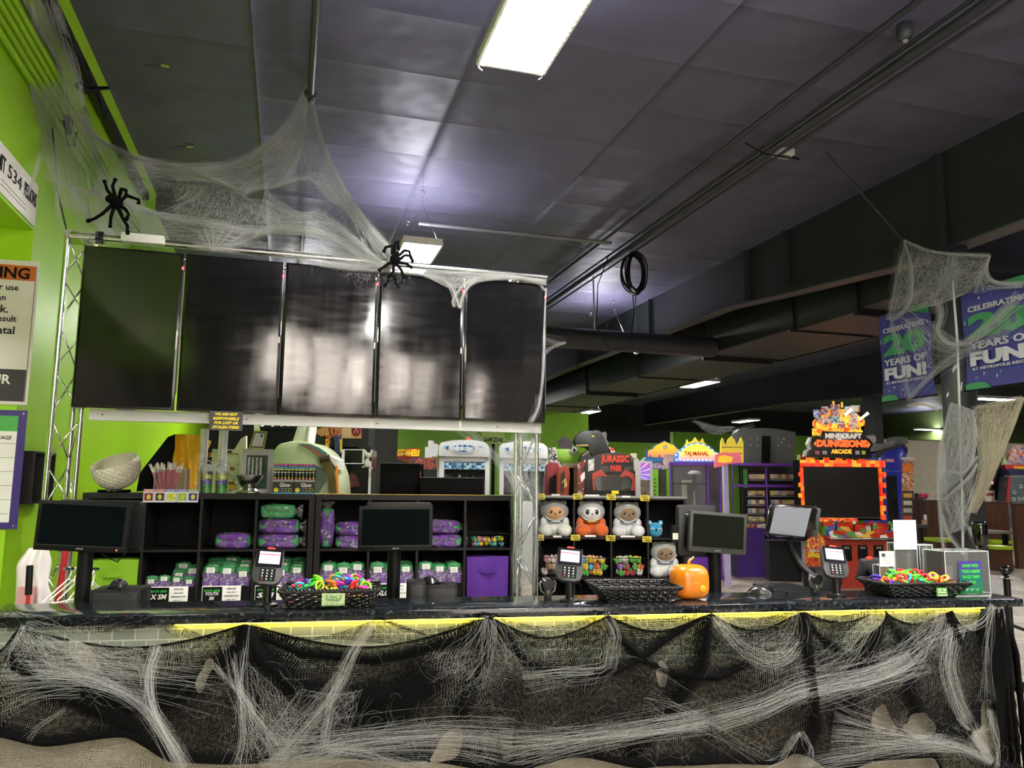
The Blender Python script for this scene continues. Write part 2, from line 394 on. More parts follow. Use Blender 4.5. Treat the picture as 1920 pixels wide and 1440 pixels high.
# ceiling strut rod holding the beam, small sensors
pipe('thin black brace rod slanting from the ceiling down to the tall beam', [atZ(1548, 286, CZ-.02), atY(1695, 452, 5.9)], .012, FR, cat='brace', name='brace_rod')
def ceil_bolt(px, py, label):
    p = atZ(px, py, CZ); t = thing('ceiling_bracket', label, 'bracket', (p.x, p.y, CZ-.03))
    MB().box(-.03, .03, -.02, .02, 0, .03).build('plate', STEEL, t); MB().tube([(0,0,.01),(-.15,.0,-.02)], .006, 6).build('pin', FR, t)
ceil_bolt(310, 117, 'small bracket on the ceiling nearest the top left corner')
ceil_bolt(357, 270, 'small bracket on the ceiling just above the big cobweb')
p = atZ(1467, 283, 4.55); t = thing('junction_box', 'pale grey junction box on the ceiling pipe run', 'junction box', (p.x, p.y, 4.5))
MB().box(-.09, .09, -.06, .06, 0, .06).build('box_body', LGREY, t, bevel=.008); MB().box(-.06, .06, -.03, .03, -.005, .001).build('cover', mat('#5c6662', .4), t)
MB().tube([(.08, 0, .02), (.1, -.1, -.06), (-.3, -.15, -.08), (-.45, -.1, .02)], .006, 6).build('cable', BLK, t)
p = atZ(1697, 66, CZ-.08); t = thing('ceiling_sensor', 'small round sensor under the ceiling near the top right', 'sensor', (p.x, p.y, CZ-.12))
MB().lathe([(.02, 0), (.045, .015), (.055, .05), (.05, .12)], 16).build('sensor_body', DGREY, t, smooth=True); MB().ball((0,0,.0), .02).build('lens', GREY, t, smooth=True)
p = atY(1193, 655, 11.5); t = thing('smoke_detector', 'small red and white smoke detector behind the round duct', 'detector', (p.x, p.y, p.z-.04))
MB().lathe([(.05, .06), (.11, .05), (.12, .02), (.05, 0)], 18).build('housing', mat('#b02a30', .4), t, smooth=True); MB().lathe([(.05, 0), (.03, -.04)], 14).build('strobe', WHITE, t, smooth=True)
MB().tube([(0,0,.05),(0,0,1.1)], .01, 6).build('stem', FR, t)
# coil of cable
p = atZ(1190, 500, 4.28); t = thing('cable_coil', 'coil of black cable hanging from the ceiling pipes', 'cable', (p.x, p.y, 4.2))
cc = MB()
for k in range(9):
    rx = .11+.015*(k % 4); rz = .23+.02*(k % 3); ox = .03*sin(k*1.7); oy = .015*(k-4)
    cc.tube([(ox+rx*sin(a), oy+.01*cos(3*a+k), rz*cos(a)) for a in [2*pi*i/22 for i in range(22)]], .009, 6, closed=True)
cc.build('coil', BLK, t, smooth=True)
MB().tube([(-.02, 0, -.2), (-.03, 0, -.3), (0, .02, -.5), (-.1, 0, -.95), (-.35, 0, -1.0), (-.52, 0, -.7), (-.5, 0, -.2), (-.35, 0, .2)], .006, 6).build('loose_end', BLK, t, smooth=True)
MB().box(-.06, 0, -.02, .02, -.28, -.2).build('tape_wrap', LGREY, t)

# ---------------------------------------------------------------- ceiling lamps
def glow():
    n = N('lamp_diffuser'); v = n.coord('Object'); w_ = n.n('ShaderNodeTexWave', {'Vector': v, 'Scale': 12.0})
    n.set(Base_Color=(1,1,1,1), Emission_Color=(1, .965, .90, 1), Emission_Strength=LIGHT); return n.m
GLOW = glow()
UPL = mat('#ffffff', .5, name='upward_light_slot', emit=LIGHT*.45, ecol='#f4f2ff')  # glow added on the lamp tops to brighten the ceiling
LH = mat('#d9d9cf', .4, name='lamp_housing')
def lamp(x, y, label, w=.4, l=1.2, z=3.95, rot=0, hang=True, group='ceiling lamps'):
    t = thing('ceiling_lamp', label, 'ceiling lamp', (x, y, z), rot, group)
    MB().box(-w/2, w/2, -l/2, l/2, .012, .07).build('housing', LH, t)
    MB().box(-w/2-.008, -w/2+.01, -l/2, l/2, -.004, .03).box(w/2-.01, w/2+.008, -l/2, l/2, -.004, .03).box(-w/2, w/2, -l/2-.008, -l/2+.008, -.004, .03).box(-w/2, w/2, l/2-.008, l/2+.008, -.004, .03).build('rim', LH, t)
    MB().box(-w/2+.012, w/2-.012, -l/2+.012, l/2-.012, .0, .011).build('diffuser', GLOW, t)
    MB().box(-w/2+.06, w/2-.06, -l/2+.1, l/2-.1, .0705, .075).build('top_light_slot', UPL, t)
    if hang:
        for yy in (-l/2+.1, l/2-.1):
            MB().tube([(-w/2+.03, yy, .07), (0, yy, .45), (w/2-.03, yy, .07)], .003, 5).tube([(0, yy, .45), (0, yy, CZ-z)], .0025, 5).build('hanger_wire', STEEL, t)
            MB().tube([(.022*cos(a), yy, .58+.022*sin(a)) for a in [2*pi*i/12 for i in range(12)]], .003, 5, closed=True).build('hanger_ring', STEEL, t)
    return t
t = lamp(1.15, 3.45, 'large bright ceiling lamp with a wire guard at the top of the photo')
g = MB()
for i in range(25):
    yy = -.6+i*.05; g.tube([(-.205, yy, .02), (-.19, yy, -.02), (-.17, yy, -.035)], .0025, 4); g.tube([(.205, yy, .02), (.19, yy, -.02), (.17, yy, -.035)], .0025, 4)
g.build('wire_guard', STEEL, t)['kind'] = 'stuff'
lamp(1.22, 8.06, 'hanging lamp glowing just above the second spider')
lamp(5.0, 11.8, 'hanging lamp beyond the round duct, right of the screens')
lamp(9.3, 16.1, 'far ceiling lamp above the wide duct line, beside the second beam')
lamp(9.5, 23.6, 'small far ceiling lamp low over the dinosaur game')
for px, py, lab in ((1398, 790, 'far ceiling lamp over the grey cabinet back'), (1743, 806, 'far ceiling lamp left of the column, over the green partition'), (1862, 749, 'bright ceiling lamp half hidden under the right banner')):
    p = atZ(px, py, 3.9); lamp(p.x, p.y, lab, z=3.9, rot=pi/2 if px > 1700 else 0, hang=False)
for x, y, lab in ((1.2, -1.3, 'ceiling lamp right above the camera'), (3.1, 1.8, 'ceiling lamp high to the right of the camera'), (4.6, -1.9, 'ceiling lamp behind the camera to the right'), (-3.5, -1.8, 'ceiling lamp behind the camera to the left'), (5.0, 1.0, 'ceiling lamp right of the camera'), (-3.6, 1.6, 'ceiling lamp in the side room'), (9.3, 6, 'ceiling lamp right of the duct'), (9.3, -1, 'ceiling lamp far right behind the camera'), (16, 10.5, 'ceiling lamp over the booths'), (.2, 12.4, 'ceiling lamp behind the screens'), (5, 20.5, 'ceiling lamp over the far games'), (16.5, 4.0, 'ceiling lamp by the right wall')):  # unseen lamps; the ones around the camera are added to brighten the room
    lamp(x, y, lab)
# unseen glowing panels behind the camera, added to put pale reflections on the screens
for i, (x0, x1, z0, z1, e) in enumerate(((-.45, .22, 3.1, 4.05, 4.5), (.34, .78, 2.9, 4.1, 3.5), (.9, 1.2, 2.9, 3.8, 6), (1.5, 1.92, 3.0, 3.8, 4), (2.02, 2.35, 2.9, 3.7, 2.5), (2.98, 3.2, 2.7, 3.4, 4), (.2, 2.6, .3, 2.7, 1.2))):
    o = MB().box(x0, x1, -3.19, -3.16, z0, z1).build('window_%d' % (i+1), mat('#f4ead8', .3, name='evening_window', emit=e, ecol='#fff2e6')); o['kind'] = 'structure'
# ---------------------------------------------------------------- truss stand and the five screens
TY = 4.95
def truss(x, y, label, h=3.02, a=0, r=.012, wd=.15, dd=.13):
    t = thing('truss_tower', label, 'truss', (x, y, 0), a, 'aluminium truss towers holding the screens')
    cs = [(-wd/2, -dd/2), (wd/2, -dd/2), (0, dd/2)]
    for c in cs: MB().tube([(c[0], c[1], .01), (c[0], c[1], h)], r*1.25, 10).build('chord', CHROME, t, smooth=True, sharp=.8)
    b = MB(); n = 11; dz = h/n
    for i in range(n):
        for q, (p, s) in enumerate(((0, 1), (1, 2), (2, 0))):
            A, B = cs[p], cs[s]
            z0, z1 = i*dz+.02, (i+1)*dz-.02
            if (i+q) % 2: A, B = B, A
            b.tube([(A[0], A[1], z0), (B[0], B[1], z1)], .006, 6)
    b.build('lacing', CHROME, t, smooth=True)
    MB().box(-.2, .2, -.2, .2, 0, .01).build('base_plate', STEEL, t)
    MB().box(-wd/2-.02, wd/2+.02, -dd/2-.02, dd/2+.02, h-.03, h+.01).build('top_plate', STEEL, t)
    return t
truss(-1.245, TY+.13, 'left aluminium truss tower beside the green wall')
truss(1.575, TY+.17, 'right aluminium truss tower at the end of the tall shelves, wrapped in cobweb')
t = thing('screen_rail', 'aluminium tube running along the top of the five black screens', 'rail', (0, TY+.05, 3.0))
MB().tube([(-1.30, 0, 0), (1.70, 0, 0)], .022, 10).build('tube', CHROME, t, smooth=True, sharp=.8)
MB().tube([(-1.14, .0, -.09), (1.47, .0, -.09)], .014, 8).build('lower_tube', CHROME, t, smooth=True, sharp=.8)
MB().box(-1.02, -.78, -.05, -.0, -.02, .035).build('pale_box', LGREY, t, bevel=.004)
MB().box(-1.16, -1.12, -.03, .03, -.03, .03).build('black_clamp', BLK, t)
MB().box(.58, .70, -.05, .0, -.02, .03).build('pale_box', LGREY, t, bevel=.004)
t = thing('screen_rail', 'flat pale grey bar running along the bottom of the five black screens', 'rail', (0, TY+.05, 1.93))
MB().box(-1.12, 1.66, -.01, .03, -.03, .035).build('bar', mat('#b4b5b0', .4), t)
for x in (-1.05, -.25, .55, 1.35): MB().lathe([(.006, 0), (.006, .004)], 10, (x, -.012, .0)).build('screw', BLK, t)
def screen_mat():
    n = N('black_screen_glass'); v = n.coord('Object')
    a = n.n('ShaderNodeTexNoise', {'Vector': n.coord('Object', (6, 6, .7)), 'Scale': 2.0, 'Detail': 4}).outputs['Fac']
    b = n.n('ShaderNodeTexNoise', {'Vector': n.coord('Object', (2, 2, 14)), 'Scale': 1.5, 'Detail': 5}).outputs['Fac']
    s = n.math('ADD', n.math('MULTIPLY', a, .5), n.math('MULTIPLY', b, .5))
    n.set(Base_Color=(.004, .004, .005, 1), Roughness=n.n('ShaderNodeMapRange', {0: s, 1: .35, 2: .7, 3: .05, 4: .15}).outputs[0], Coat_Weight=.0, IOR=1.6)
    n.bump(n.n('ShaderNodeTexNoise', {'Vector': v, 'Scale': 2.2, 'Detail': 0}).outputs['Fac'], .3, .02)
    return n.m
SCR = screen_mat()
edges = [-1.213, -.652, -.063, .528, 1.100, 1.684]
names = ['first black screen from the left, beside the truss and green wall', 'second black screen from the left, with a red light at its top corner', 'middle one of the five black screens, with pale reflections', 'fourth black screen from the left, below the second spider', 'rightmost black screen, at the right truss tower']
for i in range(5):
    x0, x1 = edges[i]+.004, edges[i+1]-.010
    wd = x1-x0; h = .965
    t = thing('wall_screen', names[i], 'screen', ((x0+x1)/2, TY, 1.968), 0, 'row of five upright black screens')
    MB().box(-wd/2, wd/2, .0, .035, 0, h).build('casing', BLKG, t, bevel=.003)
    MB().box(-wd/2+.014, wd/2-.014, -.0015, .001, .016, h-.012).build('screen', SCR, t)
    MB().box(-.22, .22, .036, .06, .15, h-.15).build('back_box', BLKM, t)
    MB().box(-.05, .05, .06, .09, .0, h).build('wall_bracket', GREY, t)
    MB().box(wd/2-.012, wd/2-.004, -.003, .0, h*.46, h*.5).build('badge', LGREY, t)
    MB().box(wd/2-.006, wd/2+.004, -.004, .004, h-.10, h-.085).build('indicator_light', mat('#ff2020', .3, emit=6), t)
    cb = MB().box(wd/2+.001, wd/2+.006, .004, .03, .1, h-.06); cb.build('side_connector', DGREY, t)

# ---------------------------------------------------------------- counter
CA = radians(-6.0)
C0 = Face(0, 3.05, CA)
def cw(x, v, z=0): p = Vector((0, 3.05, 0))+C0.u*x+C0.n*v; p.z = z; return p
def granite():
    n = N('black_speckled_granite'); v = n.coord('Object')
    a = n.n('ShaderNodeTexNoise', {'Vector': v, 'Scale': 55.0, 'Detail': 6, 'Roughness': .7}).outputs['Fac']
    b = n.n('ShaderNodeTexVoronoi', {'Vector': v, 'Scale': 130.0}).outputs['Distance']
    c = n.ramp(a, [(.40, lin('#0b0d10')), (.54, lin('#1b2026')), (.62, lin('#3e464e')), (.72, lin('#8d949a'))])
    n.set(Base_Color=c, Roughness=.13, Coat_Weight=.2); return n.m
GR = granite()
X0, X1 = -1.05, 3.17
t = thing('counter', 'long counter with a black granite ledge and a pale subway tile front', 'counter', (0, 3.05, 0), CA)
MB().box(X0, X1, 0, .33, 1.035, 1.07).build('granite_ledge', GR, t, bevel=.004)
def tile():
    n = N('pale_glass_subway_tile'); v = n.coord('Object'); sp = n.n('ShaderNodeSeparateXYZ', {0: v}); cx = n.n('ShaderNodeCombineXYZ', {0: sp.outputs[0], 1: sp.outputs[2]})
    br = n.n('ShaderNodeTexBrick', {'Vector': cx.outputs[0], 'Scale': 1.0, 'Mortar Size': .003, 'Brick Width': .078, 'Row Height': .0375, 'Mortar Smooth': .2, 'Bias': 0.0,
        'Color1': lin('#8b9488'), 'Color2': lin('#a3aa9c'), 'Mortar': lin('#c9ccc4')})
    n.set(Base_Color=br.outputs[0], Roughness=.16, Coat_Weight=.4)
    n.bump(n.math('SUBTRACT', 1, br.outputs['Fac']), .5, .004); return n.m
MB().box(X0, X1-.16, .05, .11, 0, 1.034).build('tiled_front', tile(), t)
MB().box(X1-.22, X1-.16, .11, .8, 0, 1.034).build('end_panel', BLKM, t)
LEDM = mat('#fff27a', .4, name='yellow_led_strip', emit=3.6, ecol='#ffe23a')
MB().box(X0+.68, X1-.17, .030, .042, 1.027, 1.034).build('led_strip', LEDM, t)
t = thing('back_counter', 'lower dark work counter behind the granite ledge', 'counter', (0, 3.05, 0), CA)
MB().box(X0, X1-.23, .34, 1.02, .88, .92).build('worktop', mat('#17181b', .3, name='dark_worktop', coat=.2), t, bevel=.003)
MB().box(X0, X1-.23, .36, .95, .08, .88).build('base_cabinet', BLKM, t)
MB().box(X0, X1-.23, .40, .9, .0, .08).build('plinth', BLKM, t)

# ---------------------------------------------------------------- cloth hung on the counter front
def gauze(name, col, cell, open_, holes, hs, thr, dens_noise=.5, rough=.9):
    """loose woven cloth: threads in two directions with gaps, torn holes"""
    n = N(name); v = n.coord('UV'); sp = n.n('ShaderNodeSeparateXYZ', {0: v})
    wob = n.n('ShaderNodeTexNoise', {'Vector': v, 'Scale': 9.0, 'Detail': 3}).outputs['Color']
    vv = n.n('ShaderNodeVectorMath', {0: v, 1: n.n('ShaderNodeVectorMath', {0: wob, 'Scale': .05}, operation='SCALE').outputs[0]}, operation='ADD').outputs[0]
    s2 = n.n('ShaderNodeSeparateXYZ', {0: vv})
    def thr_(o, off):
        f = n.math('FRACT', n.math('ADD', n.math('DIVIDE', o, cell), off)); return n.math('ABSOLUTE', n.math('SUBTRACT', f, .5))
    fine = n.n('ShaderNodeTexNoise', {'Vector': v, 'Scale': 70.0, 'Detail': 2}).outputs['Fac']
    big = n.n('ShaderNodeTexNoise', {'Vector': n.coord('UV', (1.3, 2.4, 1)), 'Scale': 2.6, 'Detail': 4}).outputs['Fac']
    den = n.n('ShaderNodeAttribute', attribute_name='weave_closeness').outputs['Fac']
    half = n.math('ADD', n.math('SUBTRACT', n.math('MULTIPLY', n.math('SUBTRACT', big, .5), dens_noise), den), n.math('ADD', open_, n.math('MULTIPLY', n.math('SUBTRACT', fine, .5), .5)))
    gap = n.math('MULTIPLY', n.math('LESS_THAN', thr_(s2.outputs[0], 0), half), n.math('LESS_THAN', thr_(s2.outputs[1], .3), n.math('MULTIPLY', half, 1.0)))
    mh = n.n('ShaderNodeTexNoise', {'Vector': n.coord('UV', (1, 1.0, 1)), 'Scale': hs, 'Detail': 1.5}).outputs['Fac']
    hole = n.math('MULTIPLY', n.math('GREATER_THAN', mh, thr), holes)
    al = n.math('SUBTRACT', 1, n.math('MAXIMUM', gap, hole))
    n.set(Base_Color=n.mix(big, lin(col), tuple(c*.6 for c in lin(col)[:3])+(1,)), Roughness=rough, Alpha=al, Specular_IOR_Level=.1)
    return n.m
def cloth(name, xs, top, bot, v0, mt, label, cat, nu=260, nv=70, amp=.02, seed=1, extra=None, swag=0, dens=None):
    """top(x), bot(x) give heights in the counter frame"""
    vs = []; uv = []
    for j in range(nv+1):
        q = j/nv
        for i in range(nu+1):
            x = xs[0]+(xs[1]-xs[0])*i/nu; zt, zb = top(x), bot(x); z = zt+(zb-zt)*q
            n1 = noise.noise(Vector((x*2.3, z*1.1, seed))); n2 = noise.noise(Vector((x*7+seed, z*5, seed*2)))
            dv = v0 - amp*(.6+n1+.5*n2)*min(1, q*5+.25) + (extra(x, z, q) if extra else 0)
            p = cw(x, dv, z); vs.append(tuple(p)); uv.append((x+.10*noise.noise(Vector((x*3, z*3, 9+seed))), (zt-z)+swag*(1.03-zt)*(1-q)))
    fs = [(j*(nu+1)+i, (j+1)*(nu+1)+i, (j+1)*(nu+1)+i+1, j*(nu+1)+i+1) for j in range(nv) for i in range(nu)]
    me = bpy.data.meshes.new(name); me.from_pydata(vs, [], fs); me.materials.append(mt)
    ul = me.uv_layers.new(name='UV'); 
    co_ = [0.0]*(2*len(me.loops))
    for l in me.loops: co_[2*l.index], co_[2*l.index+1] = uv[l.vertex_index]
    ul.data.foreach_set('uv', co_)
    at = me.attributes.new('weave_closeness', 'FLOAT', 'POINT'); at.data.foreach_set('value', [dens(p[0], p[2]) if dens else 0.0 for p in ((((Vector(v)-Vector((0, 3.05, 0))).dot(C0.u)), 0, v[2]) for v in vs)])
    me.polygons.foreach_set('use_smooth', [True]*len(me.polygons)); me.update()
    o = bpy.data.objects.new(name, me); COL.objects.link(o); return prop(o, label, cat)
def fx(px, py, v=0): return C0(px, py, v)
def hang(anchors, dip, pw=1.0):
    """height of a cloth edge pinned at anchors (x, z) and sagging between"""
    A = sorted(anchors)
    def f(x):
        if x <= A[0][0]: return A[0][1]
        if x >= A[-1][0]: return A[-1][1]
        for (a, b), d in zip(zip(A, A[1:]), dip if isinstance(dip, (list, tuple)) else [dip]*len(A)):
            if a[0] <= x <= b[0]:
                q = (x-a[0])/(b[0]-a[0]); s = 1-abs(2*q-1)**1.7
                return a[1]+(b[1]-a[1])*q - d*s
    return f
def smooth_curve(pts):
    A = sorted(pts)
    def f(x):
        if x <= A[0][0]: return A[0][1]
        if x >= A[-1][0]: return A[-1][1]
        for a, b in zip(A, A[1:]):
            if a[0] <= x <= b[0]:
                q = (x-a[0])/(b[0]-a[0]); q = q*q*(3-2*q); return a[1]+(b[1]-a[1])*q
    return f
V0 = -.01
tan = gauze('tan_gauze', '#9f988a', .0080, .24, 0.0, 3.0, .9, .25)
blk1 = gauze('black_gauze', '#08080a', .0062, .31, 1.0, 3.6, .662, .34)
blk2 = gauze('black_gauze_open', '#0a0a0c', .0070, .39, 0.0, 3.0, .9, .5)
# a back layer of tan gauze over the tile
tp = [fx(px, py, V0+.03) for px, py in ((0, 1215), (200, 1212), (420, 1225), (600, 1255), (800, 1232), (1000, 1235), (1200, 1245), (1400, 1235), (1600, 1230), (1800, 1215), (1866, 1210))]
cloth('gauze_drape', (X0-.02, X1-.15), smooth_curve(tp), lambda x: .02, V0+.03, tan, 'tan gauze cloth hanging behind the black one down to the floor', 'cloth', amp=.012, seed=4)
an = [fx(px, py, V0-.02) for px, py in ((-60, 1240), (48, 1172), (465, 1164), (915, 1150), (1132, 1148), (1322, 1144), (1492, 1141), (1642, 1140), (1765, 1139), (1862, 1132))]
dips = [.04, .075, .10, .085, .07, .075, .05, .06, .10]
bt = [fx(px, py, V0-.02) for px, py in ((0, 1372), (100, 1392), (230, 1378), (340, 1425), (480, 1425), (600, 1415), (760, 1420), (960, 1435), (1080, 1412), (1200, 1432), (1330, 1425), (1430, 1425), (1480, 1405), (1560, 1440), (1640, 1418), (1730, 1412), (1760, 1470), (1866, 1445))]
FOLD = [([(465, 1166), (450, 1205), (400, 1255), (320, 1300), (240, 1318), (150, 1283)], .035), ([(465, 1166), (490, 1225), (560, 1290), (640, 1312), (720, 1305), (790, 1285)], .04),
    ([(915, 1152), (885, 1190), (800, 1215), (700, 1237), (560, 1222), (490, 1190)], .016), ([(790, 1280), (740, 1330), (690, 1370), (640, 1395)], .055), ([(1132, 1150), (1165, 1200), (1210, 1240), (1270, 1265), (1340, 1265), (1400, 1240)], .014),
    ([(915, 1152), (985, 1240), (1060, 1262), (1140, 1254), (1200, 1232), (1322, 1146)], .018), ([(1492, 1143), (1530, 1190), (1575, 1220), (1620, 1228)], .014), ([(1495, 1145), (1505, 1220), (1515, 1300), (1520, 1360), (1490, 1410)], .035),
    ([(1645, 1142), (1625, 1220), (1590, 1310), (1560, 1345)], .03), ([(1642, 1142), (1690, 1200), (1700, 1290), (1720, 1360), (1790, 1370), (1840, 1300)], .04), ([(48, 1174), (120, 1190), (230, 1200), (330, 1195)], .012), ([(465, 1166), (460, 1230), (470, 1300)], .03),
    ([(915, 1152), (900, 1230), (860, 1330)], .03), ([(1322, 1146), (1310, 1250), (1240, 1350), (1180, 1400)], .035), ([(1765, 1142), (1790, 1200), (1830, 1150)], .03), ([(0, 1210), (120, 1290), (260, 1370)], .03)]
FW = []
for pts, r_ in FOLD:
    P_ = [fx(a, b, -.04) for a, b in pts]
    for a, b in zip(P_, P_[1:]):
        for k in range(18): FW.append((a[0]+(b[0]-a[0])*k/18, a[1]+(b[1]-a[1])*k/18, r_*(.75+.5*abs(sin(a[0]*9+b[1]*31)))))
ht_, bb_ = hang(an, dips), smooth_curve(bt)
for k in range(420):
    x_ = X0+(X1-.13-X0)*k/420; FW.append((x_, ht_(x_), .011)); FW.append((x_, bb_(x_)+.012, .022))
def foldval(x, z):
    m_ = 0
    for fx_, fz_, r_ in FW:
        d2 = (x-fx_)**2+(z-fz_)**2
        if d2 < 9*r_*r_: m_ = max(m_, math.exp(-d2/(r_*r_)))
    return m_
def dens(x, z): return .36*foldval(x, z) + min(.085, max(0, (.98-z)*.5)) - .03
def folds(x, z, q):
    s = -.03*foldval(x, z)
    for ax, az in an:
        d = abs(x-ax); s -= .03*math.exp(-(d/(.035+.16*q))**2)*(1-.5*q)
    return s
cloth('gauze_drape', (X0-.02, X1-.13), hang(an, dips), smooth_curve(bt), V0-.02, blk1, 'torn black gauze cloth pinned in scallops along the counter front', 'cloth', nu=420, nv=110, amp=.02, seed=2, extra=folds, dens=dens)
an2 = [fx(px, py, V0) for px, py in ((0, 1176), (330, 1166), (465, 1164), (710, 1156), (915, 1150), (1132, 1148), (1322, 1144), (1492, 1141), (1642, 1140), (1765, 1139), (1862, 1132))]
cloth('gauze_drape', (X0-.02, X1-.13), hang(an2, [.03, .05, .065, .05, .05, .03, .035, .03, .02, .04]), smooth_curve([(a, b+.45*.0+.40) for a, b in bt]), V0, blk2, 'thinner black gauze layer seen through at the top of the counter front', 'cloth', nu=300, nv=60, amp=.012, seed=6)
# gathered bands in the cloth
def band(pts, r, label, v=-.07, n=26):
    P = [fx(a, b, v) for a, b in pts]; W = []
    for i in range(n+1):
        q = i/n*(len(P)-1); k = min(int(q), len(P)-2); f = q-k
        a = [P[max(k-1, 0)], P[k], P[k+1], P[min(k+2, len(P)-1)]]
        c = [.5*((2*a[1][d])+(-a[0][d]+a[2][d])*f+(2*a[0][d]-5*a[1][d]+4*a[2][d]-a[3][d])*f*f+(-a[0][d]+3*a[1][d]-3*a[2][d]+a[3][d])*f**3) for d in (0, 1)]
        W.append(c)
    mb = MB(); nn = 10; strands = 9
    for s in range(strands):
        pts3 = []
        for i, c in enumerate(W):
            e = sin(pi*i/n)**.5 if 0 < i < n else 0
            off = r*(s/(strands-1)-.5)*2*(.35+.65*e)
            tx = W[min(i+1, n)][0]-W[max(i-1, 0)][0]; tz = W[min(i+1, n)][1]-W[max(i-1, 0)][1]; L = sqrt(tx*tx+tz*tz)+1e-9
            pts3.append(cw(c[0]-tz/L*off+.003*sin(i*1.7+s), v-.006*cos(s*2.1), c[1]+tx/L*off+.004*sin(i*.9+s*2)))
        mb.tube(pts3, r/strands*1.25, 5)
    o = mb.build('gathered_cloth', mat('#060607', .95, name='bunched_black_gauze', bump=.6, bs=120, spec=.1), None, smooth=True)
    return prop(o, label, 'cloth', 'gathered bands of black cloth')
band([(915, 1152), (885, 1190), (800, 1215), (700, 1237), (560, 1222), (490, 1190)], .005, 'thin black swag from the second pin to the fourth pin')
band([(1132, 1150), (1165, 1200), (1210, 1240), (1270, 1265), (1340, 1265), (1400, 1240)], .008, 'black rope-like swag curving below the orange pumpkin')
band([(1492, 1143), (1530, 1190), (1575, 1220), (1620, 1228)], .006, 'short black swag near the right register')
band([(710, 1157), (750, 1175), (800, 1190)], .004, 'thin black string line right of the third pin')
# dark hanging tail of cloth at the right end
tl = MB()
for k in range(26):
    x = X1-.20+.10*random.random(); v = -.06+.16*random.random(); z1 = .10+.25*random.random()
    tl.tube([cw(x-.02, v*.2-.02, 1.03), cw(x+.0, v, .85), cw(x+.02*random.random(), v, .5), cw(x+.03*random.random(), v, z1)], [.004, .010, .012, .006], 5)
for k in range(14):
    x = X1-.10; v = -.03+.1*random.random(); z = .75-.3*random.random()
    tl.tube([cw(x, v, z), cw(x+.03, v, z-.12), cw(x+.05*random.random(), v, z-.2-.15*random.random())], .0018, 4)
prop(tl.build('cloth_tail', mat('#060607', .95, name='bunched_black_gauze', bump=.6, bs=120, spec=.1), None, smooth=True), 'black cloth tail with loose threads hanging at the right end of the counter', 'cloth')
# ---------------------------------------------------------------- tall open shelves behind the counter
def shelf_unit(x, y, a, label, cols=4, rows=4, wd=1.47, h=1.47, d=.39, out=.038, inn=.016, back=None, group=None):
    t = thing('open_shelf_unit', label, 'shelf unit', (x, y, 0), a, group)
    MB().box(0, wd, 0, d, h-out, h).build('top_board', SHELFM, t)
    MB().box(0, wd, 0, d, 0, out).build('bottom_board', SHELFM, t)
    MB().box(0, out, 0, d, out, h-out).build('side_panel', SHELFM, t); MB().box(wd-out, wd, 0, d, out, h-out).build('side_panel', SHELFM, t)
    cw_ = (wd-2*out-(cols-1)*inn)/cols; rh = (h-2*out-(rows-1)*inn)/rows
    for i in range(1, cols): xx = out+i*cw_+(i-1)*inn; MB().box(xx, xx+inn, .005, d, out, h-out).build('divider', SHELFM, t)
    for j in range(1, rows): zz = out+j*rh+(j-1)*inn; MB().box(out, wd-out, .006, d, zz, zz+inn).build('shelf_board', SHELFM, t)
    MB().box(out, wd-out, d-.006, d, out, h-out).build('back_board', SHELFB, t)
    def cell(i, j): return out+i*(cw_+inn), out+j*(rh+inn), cw_, rh
    return t, cell
SA = radians(-5.2)
SF = Face(.195, 5.587, SA)
p = SF.w(589, 1000); SLX = SF(155, 930)[0]
WL = -SLX-.005
s1, cellA = shelf_unit(*(SF.w(155, 930).xy), SA, 'left tall black-brown shelf unit under the first screens', wd=1.49, group='black-brown shelf units behind the counter')
S1 = Face(s1.location.x, s1.location.y, SA)
q = S1.w(590, 1000)
bx = S1(590, 1000)[0]
p2 = Vector((S1.x, S1.y, 0))+S1.u*max(bx, 1.493)
s2, cellB = shelf_unit(p2.x, p2.y, SA, 'right tall black-brown shelf unit beside the right truss', wd=1.42, group='black-brown shelf units behind the counter')
S2 = Face(p2.x, p2.y, SA)
MF = Face(2.16, 6.66, radians(-15)); 
s3, cellC = shelf_unit(2.16, 6.66, radians(-15), 'black shelf unit of plush prizes with pale top edge', wd=1.375, h=1.455, d=.39, out=.03, group=None)
MB().box(0, 1.375, -.003, .0, 1.44, 1.457).build('pale_edge_strip', GREY, s3)
print('cells', S1(589,930), S2(964, 930), MF(1280, 935))
def on(F, x, v, z): p = Vector((F.x, F.y, 0))+F.u*x+F.n*v; p.z = z; return p
# yellow tape along the top of the shelves
o = MB().box(-.02, 1.18, -.002, .045, 0, .0025); t = o.build('yellow_tape', mat('#f2c21c', .5, name='yellow_tape')); t.location = on(S2, .0, .0, 1.4705); t.rotation_euler.z = SA
prop(t, 'yellow tape stuck along the front top edge of the right shelf unit', 'tape')
o = MB().box(1.18, 1.42, -.002, .03, 0, .0025); t = o.build('yellow_tape', mat('#aac43c', .5, name='green_tape')); t.location = on(S2, .0, .0, 1.4705); t.rotation_euler.z = SA
prop(t, 'short yellow-green tape at the right end of the shelf top', 'tape')

